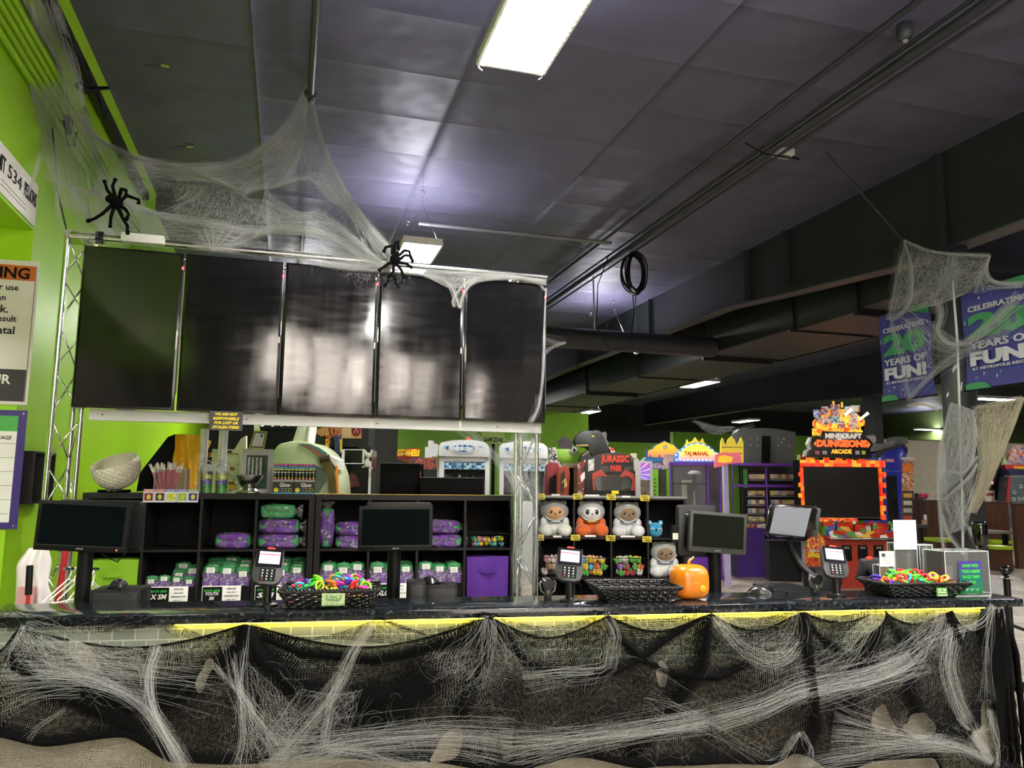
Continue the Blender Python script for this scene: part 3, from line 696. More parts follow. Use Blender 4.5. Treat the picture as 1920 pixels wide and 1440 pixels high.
# ------- socks in clear bags
def sock_mat(white=0.0):
    n = N('purple_sock_with_print'); v = n.coord('Object')
    nz = n.n('ShaderNodeTexNoise', {'Vector': v, 'Scale': 22.0, 'Detail': 3}).outputs['Fac']
    c = n.ramp(nz, [(.35, lin('#4c1f72')), (.7, lin('#7a3aa6'))]); n.set(Base_Color=c, Roughness=.75); n.bump(nz, .5, .01); return n.m
SOCK = sock_mat()
TOE = mat('#2f8f50', .7, name='green_sock_top', bump=.5, bs=40, var=.25)
def film_mat(k):
    n = N('crinkled_clear_film'); v = n.coord('Object')
    vo = n.n('ShaderNodeTexVoronoi', {'Vector': n.coord('Object', (1, 1, 1)), 'Scale': k}, feature='DISTANCE_TO_EDGE').outputs['Distance']
    nz = n.n('ShaderNodeTexNoise', {'Vector': v, 'Scale': k*.8, 'Detail': 5, 'Distortion': 1.5}).outputs['Fac']
    gl = n.n('ShaderNodeMapRange', {0: nz, 1: .53, 2: .68, 3: .10, 4: .75}).outputs[0]
    tr = n.n('ShaderNodeBsdfTransparent'); g = n.n('ShaderNodeBsdfPrincipled', {'Base Color': (.75, .78, .76, 1), 'Roughness': .12, 'Specular IOR Level': .9})
    bp = n.n('ShaderNodeBump', {'Height': nz, 'Strength': 1.0, 'Distance': .03}); n.t.links.new(bp.outputs[0], g.inputs['Normal'])
    mx = n.n('ShaderNodeMixShader', {0: gl, 1: tr.outputs[0], 2: g.outputs[0]}); n.t.links.new(mx.outputs[0], n.out.inputs[0]); return n.m
FILM = film_mat(42); FILM2 = film_mat(60)
def scribble(w, h, seed):
    """white vertical script printed on a sock"""
    r = random.Random(seed); mb = MB(); z = -h/2
    while z < h/2-.008:
        L = .010+.012*r.random(); x = -w*.5+w*.3*r.random()
        mb.tube([(x, 0, z), (x+w*.7, 0, z+L*.3), (x+w*.2*r.random(), 0, z+L*.7), (x+w*.8, 0, z+L)], .0022, 4); z += L*.9
    return mb
def pack_proto(seed, wd=.085, h=.19, d=.035):
    r = random.Random(seed)
    t = thing('sock_pack', 'x', 'sock pack', (0, 0, 0), 0)
    def blob(c, s, e=.5):
        return lambda dd: 1
    def sq(v, e): return math.copysign(abs(v)**e, v)
    b = MB(); nu, nv = 16, 10; vs = []
    def pill(mb, z0, z1, w_, d_, n0):
        def fn(u, v):
            a = 2*pi*u; zz = z0+(z1-z0)*v; k = (1-abs(2*v-1)**4)**.5
            x = sq(cos(a), .5)*w_/2*k*(1+.08*noise.noise(Vector((u*4, v*4, n0)))); y = sq(sin(a), .8)*d_/2*k*(1+.3*noise.noise(Vector((u*6, v*6, n0+5))))
            return (x, y, zz)
        mb.grid(fn, 16, 10)
    m1 = MB(); pill(m1, 0, h*.82, wd, d, seed); m1.build('sock_foot', SOCK, t, smooth=True)
    m2 = MB(); pill(m2, h*.77, h*1.0, wd*.96, d*1.05, seed+3); m2.build('sock_top', TOE, t, smooth=True)
    f = MB(); pill(f, -.002, h*1.03, wd*1.12, d*1.25, seed+7); f.build('clear_bag', FILM2, t, smooth=True)
    zz = h*(.68+.10*r.random())
    MB().box(-wd*.25, wd*.25, -d*.66, -d*.64, zz, zz+.030).build('price_sticker', PAPER, t)
    l = MB()
    for k in range(4): l.box(-wd*.2, wd*.15, -d*.668, -d*.661, zz+.005+k*.006, zz+.007+k*.006)
    l.build('sticker_print', GREY, t)
    s = scribble(.022, h*.5, seed); s.M = None
    o = s.build('white_print', WHITE, t); o.location = (0, -d*.56, h*.28)
    return t
PACKS = [pack_proto(k) for k in range(3)]
used = [False]*3
def put_pack(k, p, rz, label, group, s=1):
    if not used[k]: o = PACKS[k]; used[k] = True
    else: o = copy_tree(PACKS[k])
    o.location = p; o.rotation_euler = (radians(-6), 0, rz); o.scale = (s, s, s)
    o['label'] = label; o['group'] = group; o['category'] = 'sock pack'; return o
ordn = ['leftmost', 'second', 'third', 'fourth', 'fifth']
def fill_packs(F, cell, i, n, rows, cname, s=1.0, z=None, step=.0):
    x, z0, w_, h_ = cell(i, 2)
    for r_ in range(rows-1, -1, -1):
        for k in range(n):
            xx = x+w_*(k+.5)/n+random.uniform(-.004, .004)
            sc = s*(1+random.uniform(-.04, .04)) + r_*step
            put_pack((k+r_) % 3, on(F, xx, .05+.085*r_, z0+.001), SA+random.uniform(-.12, .12),
                ('%s sock pack from the left in the front row of the %s' % (ordn[k], cname)) if r_ == 0 else 'sock pack behind the front row in the %s' % cname, 'sock packs in the %s' % cname, sc)
    return
# the row of cubes just under eye height stands on the second board; in the photograph it is the third from the floor
fill_packs(S1, cellA, 1, 3, 3, 'second cube of the left shelf unit', .78, step=.10) if False else None
def rowfill(F, cell, i, n, rows, cname, s, step=0, j=1):
    x, z0, w_, h_ = cell(i, j)
    for r_ in range(rows-1, -1, -1):
        for k in range(n):
            if r_ and step and k < n-1-r_//2 and random.random() < .35: continue
            xx = x+w_*(k+.5)/n+random.uniform(-.004, .004); sc = s*(1+random.uniform(-.04, .04))+r_*step
            put_pack((k+r_) % 3, on(F, xx, .045+.08*r_, z0+.002), SA+random.uniform(-.1, .1),
                ('%s sock pack from the left in the front row of the %s' % (ordn[k], cname)) if r_ == 0 else 'sock pack behind the front row in the %s' % cname, 'sock packs in the %s' % cname, sc)
print('rows', [S1(300, y) for y in (930, 1027, 1105, 1140)])
def sub(F, px, py, v=0, z0=None):
    x, z = F(px, py, v); p = on(F, x, v, 0); return Face(p.x, p.y, F.a, z+F.z0 if z0 is None else z0)
def tf(F, name, label, cat, group=None): return thing(name, label, cat, F.loc(), F.a, group)
# ---- bins, trays and sock cards in the second row of cubes
def rowcell(F, cell, i, j): return cell(i, j)
PH = 1.24
for (F, cell, unit, cols) in ((S1, cellA, 'left shelf unit', (1, 2, 3)), (S2, cellB, 'right shelf unit', (0, 1, 2))):
    for i in cols:
        x, z0, w_, h_ = cell(i, 2)
        nm = '%s cube of the %s' % (('first','second','third','fourth')[i], unit)
        t = thing('black_tray', 'low black tray holding sock packs in the ' + nm, 'tray', on(F, x+w_/2, .005, z0+.001), SA, 'black trays for sock packs')
        wd = w_-.01
        MB().box(-wd/2, wd/2, 0, .006, 0, .108).build('front_panel', BLKM, t); MB().box(-wd/2, wd/2, 0.006, .33, 0, .006).build('tray_bottom', BLKM, t)
        MB().box(-wd/2, -wd/2+.005, .006, .33, .006, .09).box(wd/2-.005, wd/2, .006, .33, .006, .09).build('side_panel', BLKM, t)
        n = 4 if (F is S1 and i == 1) else 3
        sc = PH*(.82 if (F is S1 and i == 1) else 1.0 if F is S2 else .98)
        for r_ in range(2, -1, -1):
            for k in range(n):
                if r_ and F is S1 and i == 1 and k < 2: continue
                xx = x+.012+(w_-.024)*(k+.5)/n+random.uniform(-.004, .004); s_ = sc*(1+random.uniform(-.05, .05))*(1+.10*r_*(F is S1))*(.86 if n == 4 and r_ == 0 else 1)
                put_pack((k+r_+i) % 3, on(F, xx, .05+.085*r_, z0+.009), SA+random.uniform(-.1, .1),
                    ('%s front sock pack in the %s' % (ordn[k], nm)) if r_ == 0 else 'sock pack behind the front ones in the %s' % nm, 'sock packs in the %s' % nm, s_)
def size_card(px0, px1, big, label, F=S1, rows=('SHOE SIZE:', 'size 2-3', 'APPROXIMATE AGE:', 'ages 4-7'), py0=1101, py1=1133):
    G = sub(F, (px0+px1)/2, py1, -.012); G = Face(G.x, G.y, G.a, .752)
    t = tf(G, 'size_card', label, 'sign', 'sock size cards on the trays'); (a, _), (b, _) = G(px0, py0), G(px1, py0); h = .105
    MB().box(a, b, 0, .004, 0, h).build('card', PAPER, t, bevel=.001)
    c = a+(b-a)*.52
    MB().box(a+.004, c, -.001, .0, .005, h-.006).build('black_panel', BLK, t)
    text('SOCK SIZE:', (c-a)*.8, .014, mat('#35c24a', .5), t, TR((a+c)/2, -.0015, h-.03), bold=.02, shear=.2)
    text(big, (c-a)*(.8 if '\n' not in big else .65), .034 if '\n' not in big else .052, WHITE, t, TR((a+c)/2, -.0015, h-.065), bold=.03, shear=.2)
    for k, s in enumerate(rows): text(s, (b-c)*(.8 if k == 2 else .5), .009, DGREY, t, TR((c+b)/2, -.0005, h-.018-.024*k), bold=.02, shear=.15)
size_card(279, 353, 'X SM', 'sock size card reading X SM')
size_card(379, 452, 'YOUTH\nSM', 'sock size card reading YOUTH SM', rows=('SHOE SIZE:', 'size 8-1', 'APPROXIMATE AGE:', 'ages 6-9'))
size_card(478, 556, 'SM', 'sock size card half hidden behind the left card reader', rows=('SHOE SIZE:', 'size 4-6', 'APPROXIMATE AGE:', '8-12'))
size_card(697, 765, 'LG/XLG', 'sock size card right of the first ring basket', F=S2, rows=('SHOE SIZE:', 'size 10-13', 'ADULT', ''), py0=1099)if False else size_card(697, 765, 'L/XLG', 'sock size card right of the first ring basket', F=S2, rows=('SHOE SIZE:', 'size 10', 'ADULT'))
# ---- fabric bins
def fabric_bin(F, cell, i, col, label):
    x, z0, w_, h_ = cell(i, 2); m_ = mat(col, .8, name='bin_fabric', bump=.3, bs=60)
    t = thing('fabric_bin', label, 'storage bin', on(F, x+w_/2, .01, z0+.001), SA); hw = w_/2-.012
    MB().prism([(-hw, 0), (hw, 0), (hw+.004, .29), (-hw-.002, .285)], 0, .32).build('bin_body', m_, t, bevel=.006)
    hm = MB(); hm.grid(lambda u, v: (-.07+.14*u, -.004-.02*sin(pi*u), .20+.03*(v-.5)-.012*sin(pi*u)), 10, 2); hm.box(-.08, -.06, -.004, .0, .185, .222).box(.06, .08, -.004, .0, .185, .222)
    hm.build('handle_strap', m_, t)
fabric_bin(S1, cellA, 0, '#86b81e', 'lime green fabric bin behind the left monitor stand')
fabric_bin(S2, cellB, 3, '#5a2a94', 'purple fabric bin in the last cube of the right shelf unit')
# ---- bulk bags of socks
def bulk_bag(G, px0, py0, px1, py1, label, upright=False, d=.16, seed=0, green_all=False):
    (a, zb), (b, _) = G(px0, py1), G(px1, py1); zt = G((px0+px1)/2, py0)[1]; w_, h_ = b-a, zt-zb
    t = thing('sock_bundle', label, 'sock bundle', on(G, (a+b)/2, 0, zb+G.z0), G.a, 'clear bags full of rolled socks')
    L, T = (h_, w_) if upright else (w_, h_)
    M_ = TR(0, 0, h_/2, ry=-pi/2 if upright else 0)
    def lump(x0, x1, n0, k=1.0, rr=.06):
        mb = MB(M_)
        def fn(u, v):
            a_ = 2*pi*v; q = (1-abs(2*u-1)**5)**.5; x = x0+(x1-x0)*u
            nn = 1+rr*2.2*noise.noise(Vector((x*14, cos(a_)*1.5+n0, sin(a_)*1.5)))
            s_ = lambda c: math.copysign(abs(c)**.65, c)
            return (x, s_(cos(a_))*d/2*q*k*nn, s_(sin(a_))*T/2*q*k*nn)
        return mb.grid(fn, 18, 22)
    nb = 3
    b1 = MB()
    for k in range(nb):     # bundled socks side by side
        yy = -d/2+d*(k+.5)/nb
        for r_ in range(2):
            zz = -T/2+T*(r_+.5)/2
            b1.tube([tuple(M_ @ Vector((-L*.40, yy*.8, zz*.8))), tuple(M_ @ Vector((0, yy*.9, zz*.9))), tuple(M_ @ Vector((L*.40, yy*.8, zz*.8)))], [T*.22, T*.26, T*.22], 10)
    b1.build('purple_socks', TOE if green_all else SOCK, t, smooth=True)
    lump(-L*.47, -L*.24, seed, .80, .1).build('green_tops', TOE, t, smooth=True); lump(L*.24, L*.47, seed+2, .80, .1).build('green_tops', TOE, t, smooth=True)
    lump(-L*.5, L*.5, seed+5, .98, .12).build('clear_bag', FILM, t, smooth=True)
    fl_ = MB(M_); fl_.grid(lambda u, v: (L*.46+.05*u, (v-.5)*d*.5, T*(.15+.4*u)*sin(v*6+seed)), 4, 8); fl_.build('bag_flap', FILM, t, smooth=True)
G1 = sub(S1, 430, 1028, .10); G2 = sub(S2, 640, 1028, .10)
bulk_bag(G1, 402, 998, 473, 1029, 'single sock bundle lying in the third cube of the left shelf unit', seed=1)
bulk_bag(G1, 480, 1000, 563, 1029, 'bottom one of three stacked sock bundles', seed=2)
bulk_bag(G1, 482, 972, 564, 1001, 'middle one of three stacked sock bundles', seed=3)
bulk_bag(G1, 486, 944, 556, 973, 'top one of three stacked sock bundles, mostly green', seed=4, green_all=True)
bulk_bag(G2, 596, 950, 626, 1029, 'upright sock bundle at the left edge of the right shelf unit', True, seed=5)
bulk_bag(G2, 626, 1003, 690, 1029, 'lower lying sock bundle left of the middle monitor', seed=6)
bulk_bag(G2, 626, 977, 690, 1004, 'upper lying sock bundle left of the middle monitor', seed=7)
bulk_bag(G2, 795, 1001, 867, 1027, 'lower lying sock bundle right of the middle monitor', seed=8)
bulk_bag(G2, 795, 974, 864, 1001, 'upper lying sock bundle right of the middle monitor', seed=9)

# ---- small soft toys in wire baskets
def wire_basket(F, x, v, z, w_, d_, h_, label, rot=None, slope=.02):
    t = thing('wire_basket', label, 'basket', on(F, x, v, z), F.a if rot is None else rot, None)
    fr = MB(); W = BLK
    def ring(zz, k): return [(-w_/2-k, -k, zz), (w_/2+k, -k, zz), (w_/2+k, d_+k, zz), (-w_/2-k, d_+k, zz)]
    MB().tube(ring(h_, slope), .004, 6, closed=True).build('rim_wire', W, t)
    b = MB()
    for j in range(3): b.tube(ring(.003+h_*j/3, slope*j/3), .002, 5, closed=True)
    for k in range(9):
        xx = -w_/2+w_*k/8
        b.tube([(xx*(1+2*slope/w_), -slope, h_), (xx, 0, .003), (xx, d_, .003), (xx*(1+2*slope/w_), d_+slope, h_)], .0018, 5)
    for k in range(1, 5):
        yy = d_*k/5; b.tube([(-w_/2-slope, yy, h_), (-w_/2, yy, .003), (w_/2, yy, .003), (w_/2+slope, yy, h_)], .0018, 5)
    b.build('wire_mesh', W, t); return t
def toy_proto(col, ear, r=.026):
    t = thing('small_soft_toy', 'x', 'soft toy'); m_ = mat(col, .8, name='toy_plush', sheen=.3); m2 = mat(ear, .8, name='toy_plush_accent', sheen=.3)
    b = MB().ball((0, 0, r), (r, r*.9, r*.95), 14, 8); b.build('toy_head', m_, t, smooth=True)
    e = MB().ball((-r*.65, 0, r*1.85), r*.36, 8, 5); e.build('toy_ear', m2, t, smooth=True); e = MB().ball((r*.65, 0, r*1.85), r*.36, 8, 5); e.build('toy_ear', m2, t, smooth=True)
    MB().ball((-r*.35, -r*.82, r*1.15), r*.13, 6, 4).ball((r*.35, -r*.82, r*1.15), r*.13, 6, 4).build('toy_eyes', BLKG, t, smooth=True)
    return t
_tp = {}
def toys(F, x, v, z, w_, d_, n, cols, where, layers=3, r=.026, rot=None, dome=0):
    R = random.Random(len(where)*7+n)
    a = F.a if rot is None else rot
    per = max(3, int(w_/(2*r)+.3)); k = 0; names_ = {'#f0a8c0': 'pink', '#f4d430': 'yellow', '#58b8e0': 'sky blue', '#e8e4d8': 'white', '#58b850': 'green', '#e07838': 'orange', '#b03a4a': 'dark red', '#3a3040': 'black', '#a070c8': 'lilac', '#b89068': 'tan'}
    for L in range(layers):
        for rw in range(2 if d_ < .2 else 3):
            for i in range(per):
                if k >= n: return
                c = R.choice(cols); ear = R.choice(cols)
                key = (c, r)
                if key not in _tp: o = _tp[key] = toy_proto(c, ear, r)
                else: o = copy_tree(_tp[key])
                xx = x-w_/2+r+(w_-2*r)*(i+.5*(L % 2)*.8)/max(1, per-1)*.96; xx = min(xx, x+w_/2-r)
                o.location = on(F, xx, v+r+rw*r*1.9+R.uniform(-.003, .003), z+L*r*1.75+R.uniform(0, .006)+dome*cos(pi*(xx-x)/w_)*(1 if L == layers-1 else 0))
                o.rotation_euler = (R.uniform(-.5, .5), R.uniform(-.7, .7), a+R.uniform(-.8, .8))
                o['label'] = 'small %s soft toy in the %s' % (names_[c], where); o['group'] = 'small %s soft toys in the %s' % (names_[c], where); o['category'] = 'soft toy'; k += 1
x, z0, w_, h_ = cellB(3, 3)
wire_basket(S2, x+w_/2, .03, z0+.002, .25, .18, .10, 'black wire basket of tiny bright toys at the right end of the right shelf unit')
toys(S2, x+w_/2, .035, z0+.008, .24, .17, 34, ['#f4d430', '#f4d430', '#58b8e0', '#f0a8c0', '#58b850'], 'basket on the right shelf unit', 2, .017)
MCOL = [(['#f0a8c0', '#f0a8c0', '#b89068', '#3a3040', '#e8e4d8', '#f4d430'], 'left plush shelf basket', 30, 0), (['#f4d430', '#58b8e0', '#58b850', '#f4d430', '#e07838'], 'middle plush shelf basket', 24, 1), (['#e8e4d8', '#b03a4a', '#58b850', '#e07838', '#a070c8', '#e8e4d8'], 'right plush shelf basket', 24, 2)]
for cols, nm, n, i in MCOL:
    x, z0, w_, h_ = cellC(i, 2)
    wire_basket(MF, x+w_/2, .03, z0+.002, .24, .2, .17, 'black wire basket of small toys, the %s' % nm)
    toys(MF, x+w_/2, .035, z0+.008, .235, .17, n, cols, nm, 3, .030, dome=.01)

# ---- plush bears in hooded suits
PL = lambda c: mat(c, .9, name='plush_fabric', bump=.5, bs=90, sheen=.5)
def plush(cell, i, j, suit, hood, face, label, panda=False, s=1.0, dx=0):
    x, z0, w_, h_ = cell(i, j); t = thing('plush_bear', label, 'plush toy', on(MF, x+w_/2+dx, .13, z0+.001), MF.a, 'hooded plush bears on the prize shelf')
    sc = s
    MB().ball((0, .02*sc, .075*sc), (.10*sc, .07*sc, .085*sc), 22, 14).build('body', PL(suit), t, smooth=True)
    for q in (-1, 1):
        MB().ball((q*.084*sc, -.06*sc, .056*sc), (.070*sc, .07*sc, .060*sc), 18, 12).build('foot', PL(suit), t, smooth=True)
        MB().ball((q*.098*sc, -.005, .115*sc), (.038*sc, .04*sc, .06*sc), 14, 10).build('arm', PL(suit), t, smooth=True)
    body_only = True
    MB().ball((0, -.005, .225*sc), (.128*sc, .09*sc, .100*sc), 28, 18).build('hood', PL(hood), t, smooth=True)
    for q in (-1, 1): MB().ball((q*.082*sc, 0, .300*sc), (.030*sc, .018*sc, .026*sc), 14, 8).build('ear', PL(hood), t, smooth=True)
    f = MB().ball((.0, -.045*sc, .218*sc), (.094*sc, .056*sc, .074*sc), 24, 14); f.build('face', PL(face), t, smooth=True)
    rim = MB().tube([(.096*sc*cos(a), -.052*sc-.012*sc*(1-abs(cos(a))), .218*sc+.077*sc*sin(a)) for a in [2*pi*k/28 for k in range(28)]], .007*sc, 6, closed=True); rim.build('hood_rim', PL('#dcdcd8'), t, smooth=True)
    for q in (-1, 1):
        if panda: MB().ball((q*.040*sc, -.091*sc, .222*sc), (.021*sc, .010*sc, .025*sc), 12, 8).build('eye_patch', PL('#34343a'), t, smooth=True)
        e = MB().ball((q*.040*sc, -.099*sc, .222*sc), (.012*sc, .006*sc, .014*sc), 12, 8).build('eye', BLKG, t, smooth=True)
        MB().ball((q*.040*sc-.004*sc, -.105*sc, .228*sc), .004*sc, 8, 5).build('eye_highlight', WHITE, t, smooth=True)
    MB().ball((0, -.104*sc, .205*sc), (.008*sc, .006*sc, .006*sc), 10, 6).build('nose', BLK, t, smooth=True)
    MB().tube([(-.016*sc, -.101*sc, .190*sc), (-.008*sc, -.102*sc, .184*sc), (0, -.1025*sc, .192*sc), (.008*sc, -.102*sc, .184*sc), (.016*sc, -.101*sc, .190*sc)], .0015*sc, 5).build('mouth', BLK, t)
    MB().tube([(-.07*sc, -.050*sc, .145*sc), (-.03*sc, -.070*sc, .135*sc), (.03*sc, -.070*sc, .135*sc), (.07*sc, -.050*sc, .145*sc)], .011*sc, 8).build('shiny_collar', mat('#c8a050' if panda else '#b8c8d8', .2, .8), t, smooth=True)
    return t
plush(cellC, 0, 3, '#e4e6dc', '#9a9a98', '#d8a878', 'white-suited tan bear in the top left cube of the plush shelf')
plush(cellC, 1, 3, '#e0661c', '#b4b4b2', '#e8e6e2', 'orange-suited panda bear in the plush shelf', panda=True)
plush(cellC, 2, 3, '#dcdcda', '#a2a09c', '#96785e', 'white-suited brown bear right of the orange panda', s=.97)
plush(cellC, 3, 2, '#dcdcda', '#a6a4a0', '#8e7258', 'white-suited brown bear in the right column of the plush shelf', s=.97)
x, z0, w_, h_ = cellC(3, 3)
t = thing('plush_koala', 'small bright blue koala plush alone in the top right cube', 'plush toy', on(MF, x+.075, .10, z0+.001), MF.a); B_ = PL('#2f9ac8')
MB().ball((0, 0, .065), (.066, .05, .066), 22, 14, lambda d: 1+.10*(1-max(abs(d.x), abs(d.z)))).build('body', B_, t, smooth=True)
for q in (-1, 1):
    MB().ball((q*.05, 0, .128), (.024, .014, .024), 12, 8).build('ear', B_, t, smooth=True); MB().ball((q*.05, -.012, .128), (.014, .006, .014), 10, 6).build('ear_inner', PL('#c8dce8'), t, smooth=True)
    MB().ball((q*.034, -.047, .072), (.014, .006, .015), 10, 8).build('eye', WHITE, t, smooth=True); MB().ball((q*.034, -.053, .070), (.007, .003, .010), 8, 6).build('pupil', BLKG, t, smooth=True)
MB().ball((0, -.052, .066), (.009, .008, .015), 10, 8).build('nose', BLKG, t, smooth=True)
# price tags on the plush shelf edge
k = 0
for (px, py) in ((1013, 931), (1083, 931), (1146, 932), (1209, 934), (1011, 1008), (1079, 1008), (1145, 1009), (1213, 1011)):
    G = sub(MF, px, py, -.006); k += 1
    t = thing('price_tag', 'yellow prize tag on the plush shelf, %s' % ['top left corner', 'above the orange panda', 'above the brown bear', 'at the top right cube', 'under the tan bear', 'under the orange panda', 'under the brown bear', 'above the lower right bear'][k-1], 'tag', G.loc(), G.a, 'yellow prize tags on the plush shelf')
    MB().box(-.042, .042, -.002, .002, -.026, .026).build('tag_card', mat('#d6c33c', .6), t, bevel=.001)
    text('Winner', .055, .018, BLK, t, TR(0, -.002, .010), shear=.3, bold=.01); text('PRIZE', .046, .015, BLK, t, TR(.010, -.002, -.013), bold=.03)
for (px, py, w_, lab) in ((1042, 928, .075, 'above the left bear'), (1110, 929, .13, 'above the orange panda'), (1174, 931, .075, 'above the brown bear'), (1045, 1006, .075, 'under the left bear'), (1107, 1005, .10, 'under the orange panda'), (1177, 1006, .13, 'under the brown bear')):
    G = sub(MF, px, py, -.004); t = prop(MB().box(-w_/2, w_/2, -.001, .001, -.008, .008).build('shelf_label', PAPER), 'white label strip on the plush shelf edge, ' + lab, 'label', 'white label strips on the plush shelf'); t.location = G.loc(); t.rotation_euler.z = G.a
# ---------------------------------------------------------------- things standing on top of the shelf units
ZT = 1.4705
# half golf ball bowl
G = sub(S1, 214, 920, .18, ZT); t = tf(G, 'golf_ball_bowl', 'white dimpled half golf ball bowl on a black disc', 'bowl')
MB().lathe([(.10, 0), (.105, .006), (.105, .014), (.10, .02)], 32, (0, 0, 0)).build('black_base', BLKG, t, smooth=True, sharp=.7)
R_ = .158; fib = [Vector((sqrt(1-(1-2*(i+.5)/420)**2)*cos(i*2.399963), sqrt(1-(1-2*(i+.5)/420)**2)*sin(i*2.399963), 1-2*(i+.5)/420)) for i in range(420)]
from mathutils import kdtree
kd = kdtree.KDTree(len(fib)); [kd.insert(v_, i) for i, v_ in enumerate(fib)]; kd.balance()
tilt = Matrix.Rotation(radians(22), 4, 'X') @ Matrix.Rotation(radians(-14), 4, 'Y')
gb = MB(TR(0, 0, .172) @ tilt)
def gfn(u, v):
    th = pi-(pi*.60)*(v); ph = 2*pi*u; d = Vector((sin(th)*cos(ph), sin(th)*sin(ph), cos(th)))
    _, _, ds = kd.find(d); k = max(0, 1-(ds/.085)**2); return tuple(d*(R_-.007*k))
gb.grid(gfn, 150, 70)
gi = lambda u, v: (lambda th, ph: (sin(th)*cos(ph)*(R_-.012), sin(th)*sin(ph)*(R_-.012), cos(th)*(R_-.012)))(pi*.40+(pi*.60)*v, 2*pi*u)
gb.grid(gi, 60, 24)
gb.grid(lambda u, v: (sin(pi*.4)*cos(2*pi*u)*(R_-.012*v), sin(pi*.4)*sin(2*pi*u)*(R_-.012*v), cos(pi*.4)*(R_-.012*v)), 60, 1)
gb.build('bowl', mat('#e6e2cc', .4, name='ivory_plastic'), t, smooth=True)
# black board leaning behind
G = sub(S1, 300, 920, .36, ZT)
o = MB().prism(G.poly([(256, 922), (262, 888), (315, 820), (328, 815), (345, 815), (345, 922)]), -.005, .005).build('leaning_board', BLKM); o.location = G.loc(); o.rotation_euler.z = G.a
o.location.z += .003; prop(o, 'black slanted board standing behind the golf ball bowl', 'board')
# yellow moulded plastic piece
G = sub(S1, 355, 918, .32, ZT+.002); t = tf(G, 'yellow_moulded_seat', 'orange-yellow moulded plastic piece with folds behind the capped tubes', 'seat')
Yp = mat('#ffc828', .35, name='yellow_moulded_plastic', coat=.2)
a = G(326, 905); b = G(396, 905); 
def yf(u, v):
    x = a[0]+(b[0]-a[0])*.62*u; z = .0+(G(340, 815)[1])*v
    return (x, -.03-.03*sin(u*9+v*3)-.02*sin(v*14)*(1-u), z)
MB().grid(yf, 30, 30).build('front_shell', Yp, t, smooth=True)
MB().prism(G.poly([(326, 917), (328, 815), (352, 815), (368, 822), (372, 917)]), .0, .03).build('back_shell', Yp, t, bevel=.006)
MB().prism(G.poly([(368, 822), (396, 826), (392, 838), (386, 848), (374, 850), (370, 917), (362, 917)]), -.02, .02).build('side_lip', Yp, t, bevel=.008)
# acrylic bin of capped tubes
ACR = mat('#e8eeee', .05, name='clear_acrylic', trans=1.0)
def acr():
    n = N('clear_acrylic_sheet'); tr = n.n('ShaderNodeBsdfTransparent', {0: (.93, .95, .95, 1)}); g = n.n('ShaderNodeBsdfGlossy', {'Color': (1, 1, 1, 1), 'Roughness': .04}); df = n.n('ShaderNodeBsdfDiffuse', {0: (.8, .82, .82, 1)})
    fr = n.n('ShaderNodeFresnel', {0: 1.45}); m1 = n.n('ShaderNodeMixShader', {0: .06, 1: tr.outputs[0], 2: df.outputs[0]}); m2 = n.n('ShaderNodeMixShader', {0: fr.outputs[0], 1: m1.outputs[0], 2: g.outputs[0]})
    n.t.links.new(m2.outputs[0], n.out.inputs[0]); return n.m
ACR = acr(); ACE = mat('#dfe6e4', .15, name='acrylic_edge', coat=.5)
def acrylic_box(t, x0, x1, y0, y1, z0, z1, th=.003, top=False, edges=True):
    p = [('front_pane', (x0, x1, y0, y0+th, z0, z1)), ('back_pane', (x0, x1, y1-th, y1, z0, z1)), ('side_pane', (x0, x0+th, y0+th, y1-th, z0, z1)), ('side_pane', (x1-th, x1, y0+th, y1-th, z0, z1)), ('bottom_pane', (x0+th, x1-th, y0+th, y1-th, z0, z0+th))]
    if top: p.append(('top_pane', (x0, x1, y0, y1, z1, z1+th)))
    for nme, b_ in p: MB().box(*b_).build(nme, ACR, t)
    if edges:
        e = MB(); r = .0016
        for xx in (x0, x1):
            for yy in (y0, y1): e.tube([(xx, yy, z0), (xx, yy, z1)], r, 4)
        for zz in (z0+.001, z1):
            e.tube([(x0, y0, zz), (x1, y0, zz), (x1, y1, zz), (x0, y1, zz)], r, 4, closed=True)
        e.build('polished_edge', ACE, t)
G = sub(S1, 318, 922, .10, ZT); t = tf(G, 'acrylic_bin', 'clear acrylic bin full of red and white capped tubes', 'bin')
xa, xb = G(288, 920)[0], G(347, 920)[0]; acrylic_box(t, xa, xb, 0, .14, 0.0, .165)
rr = random.Random(3)
tm = mat('#d8405a', .3, name='red_liquid_tube', var=.3, vs=30); capm = mat('#f0e8e4', .4, name='white_tube_cap')
tp0 = None
for k in range(34):
    if tp0 is None:
        o = tp0 = thing('capped_tube', 'x', 'tube'); MB().tube([(0, 0, 0), (0, 0, .13)], .006, 8).build('tube_body', tm, o, smooth=True, sharp=.8)
        MB().tube([(0, 0, .13), (0, 0, .165)], .0065, 8).tube([(.006*cos(a_), 0, .172+.006*sin(a_)) for a_ in [2*pi*i/8 for i in range(8)]], .002, 4, closed=True).build('loop_cap', capm, o, smooth=True, sharp=.8)
    else: o = copy_tree(tp0)
    side = k/34; x = xa+.02+(xb-xa-.05)*rr.random(); 
    lean = (x-(xa+.05))*4.5*rr.uniform(.7, 1.2)-.25
    o.location = on(G, min(x, xb-.05)*.7+xa*.3, rr.uniform(.02, .12), ZT+.01+.03*rr.random()); o.rotation_euler = (rr.uniform(-.25, .2), lean, G.a)
    o['label'] = 'red tube with a white loop cap in the acrylic bin'; o['group'] = 'red capped tubes in the acrylic bin'; o['category'] = 'tube'
o = MB(); r2 = random.Random(5)
for k in range(60): o.ball((xa+.01+(xb-xa-.02)*r2.random(), .015+.11*r2.random(), .01+.07*r2.random()), .008, 6, 4)
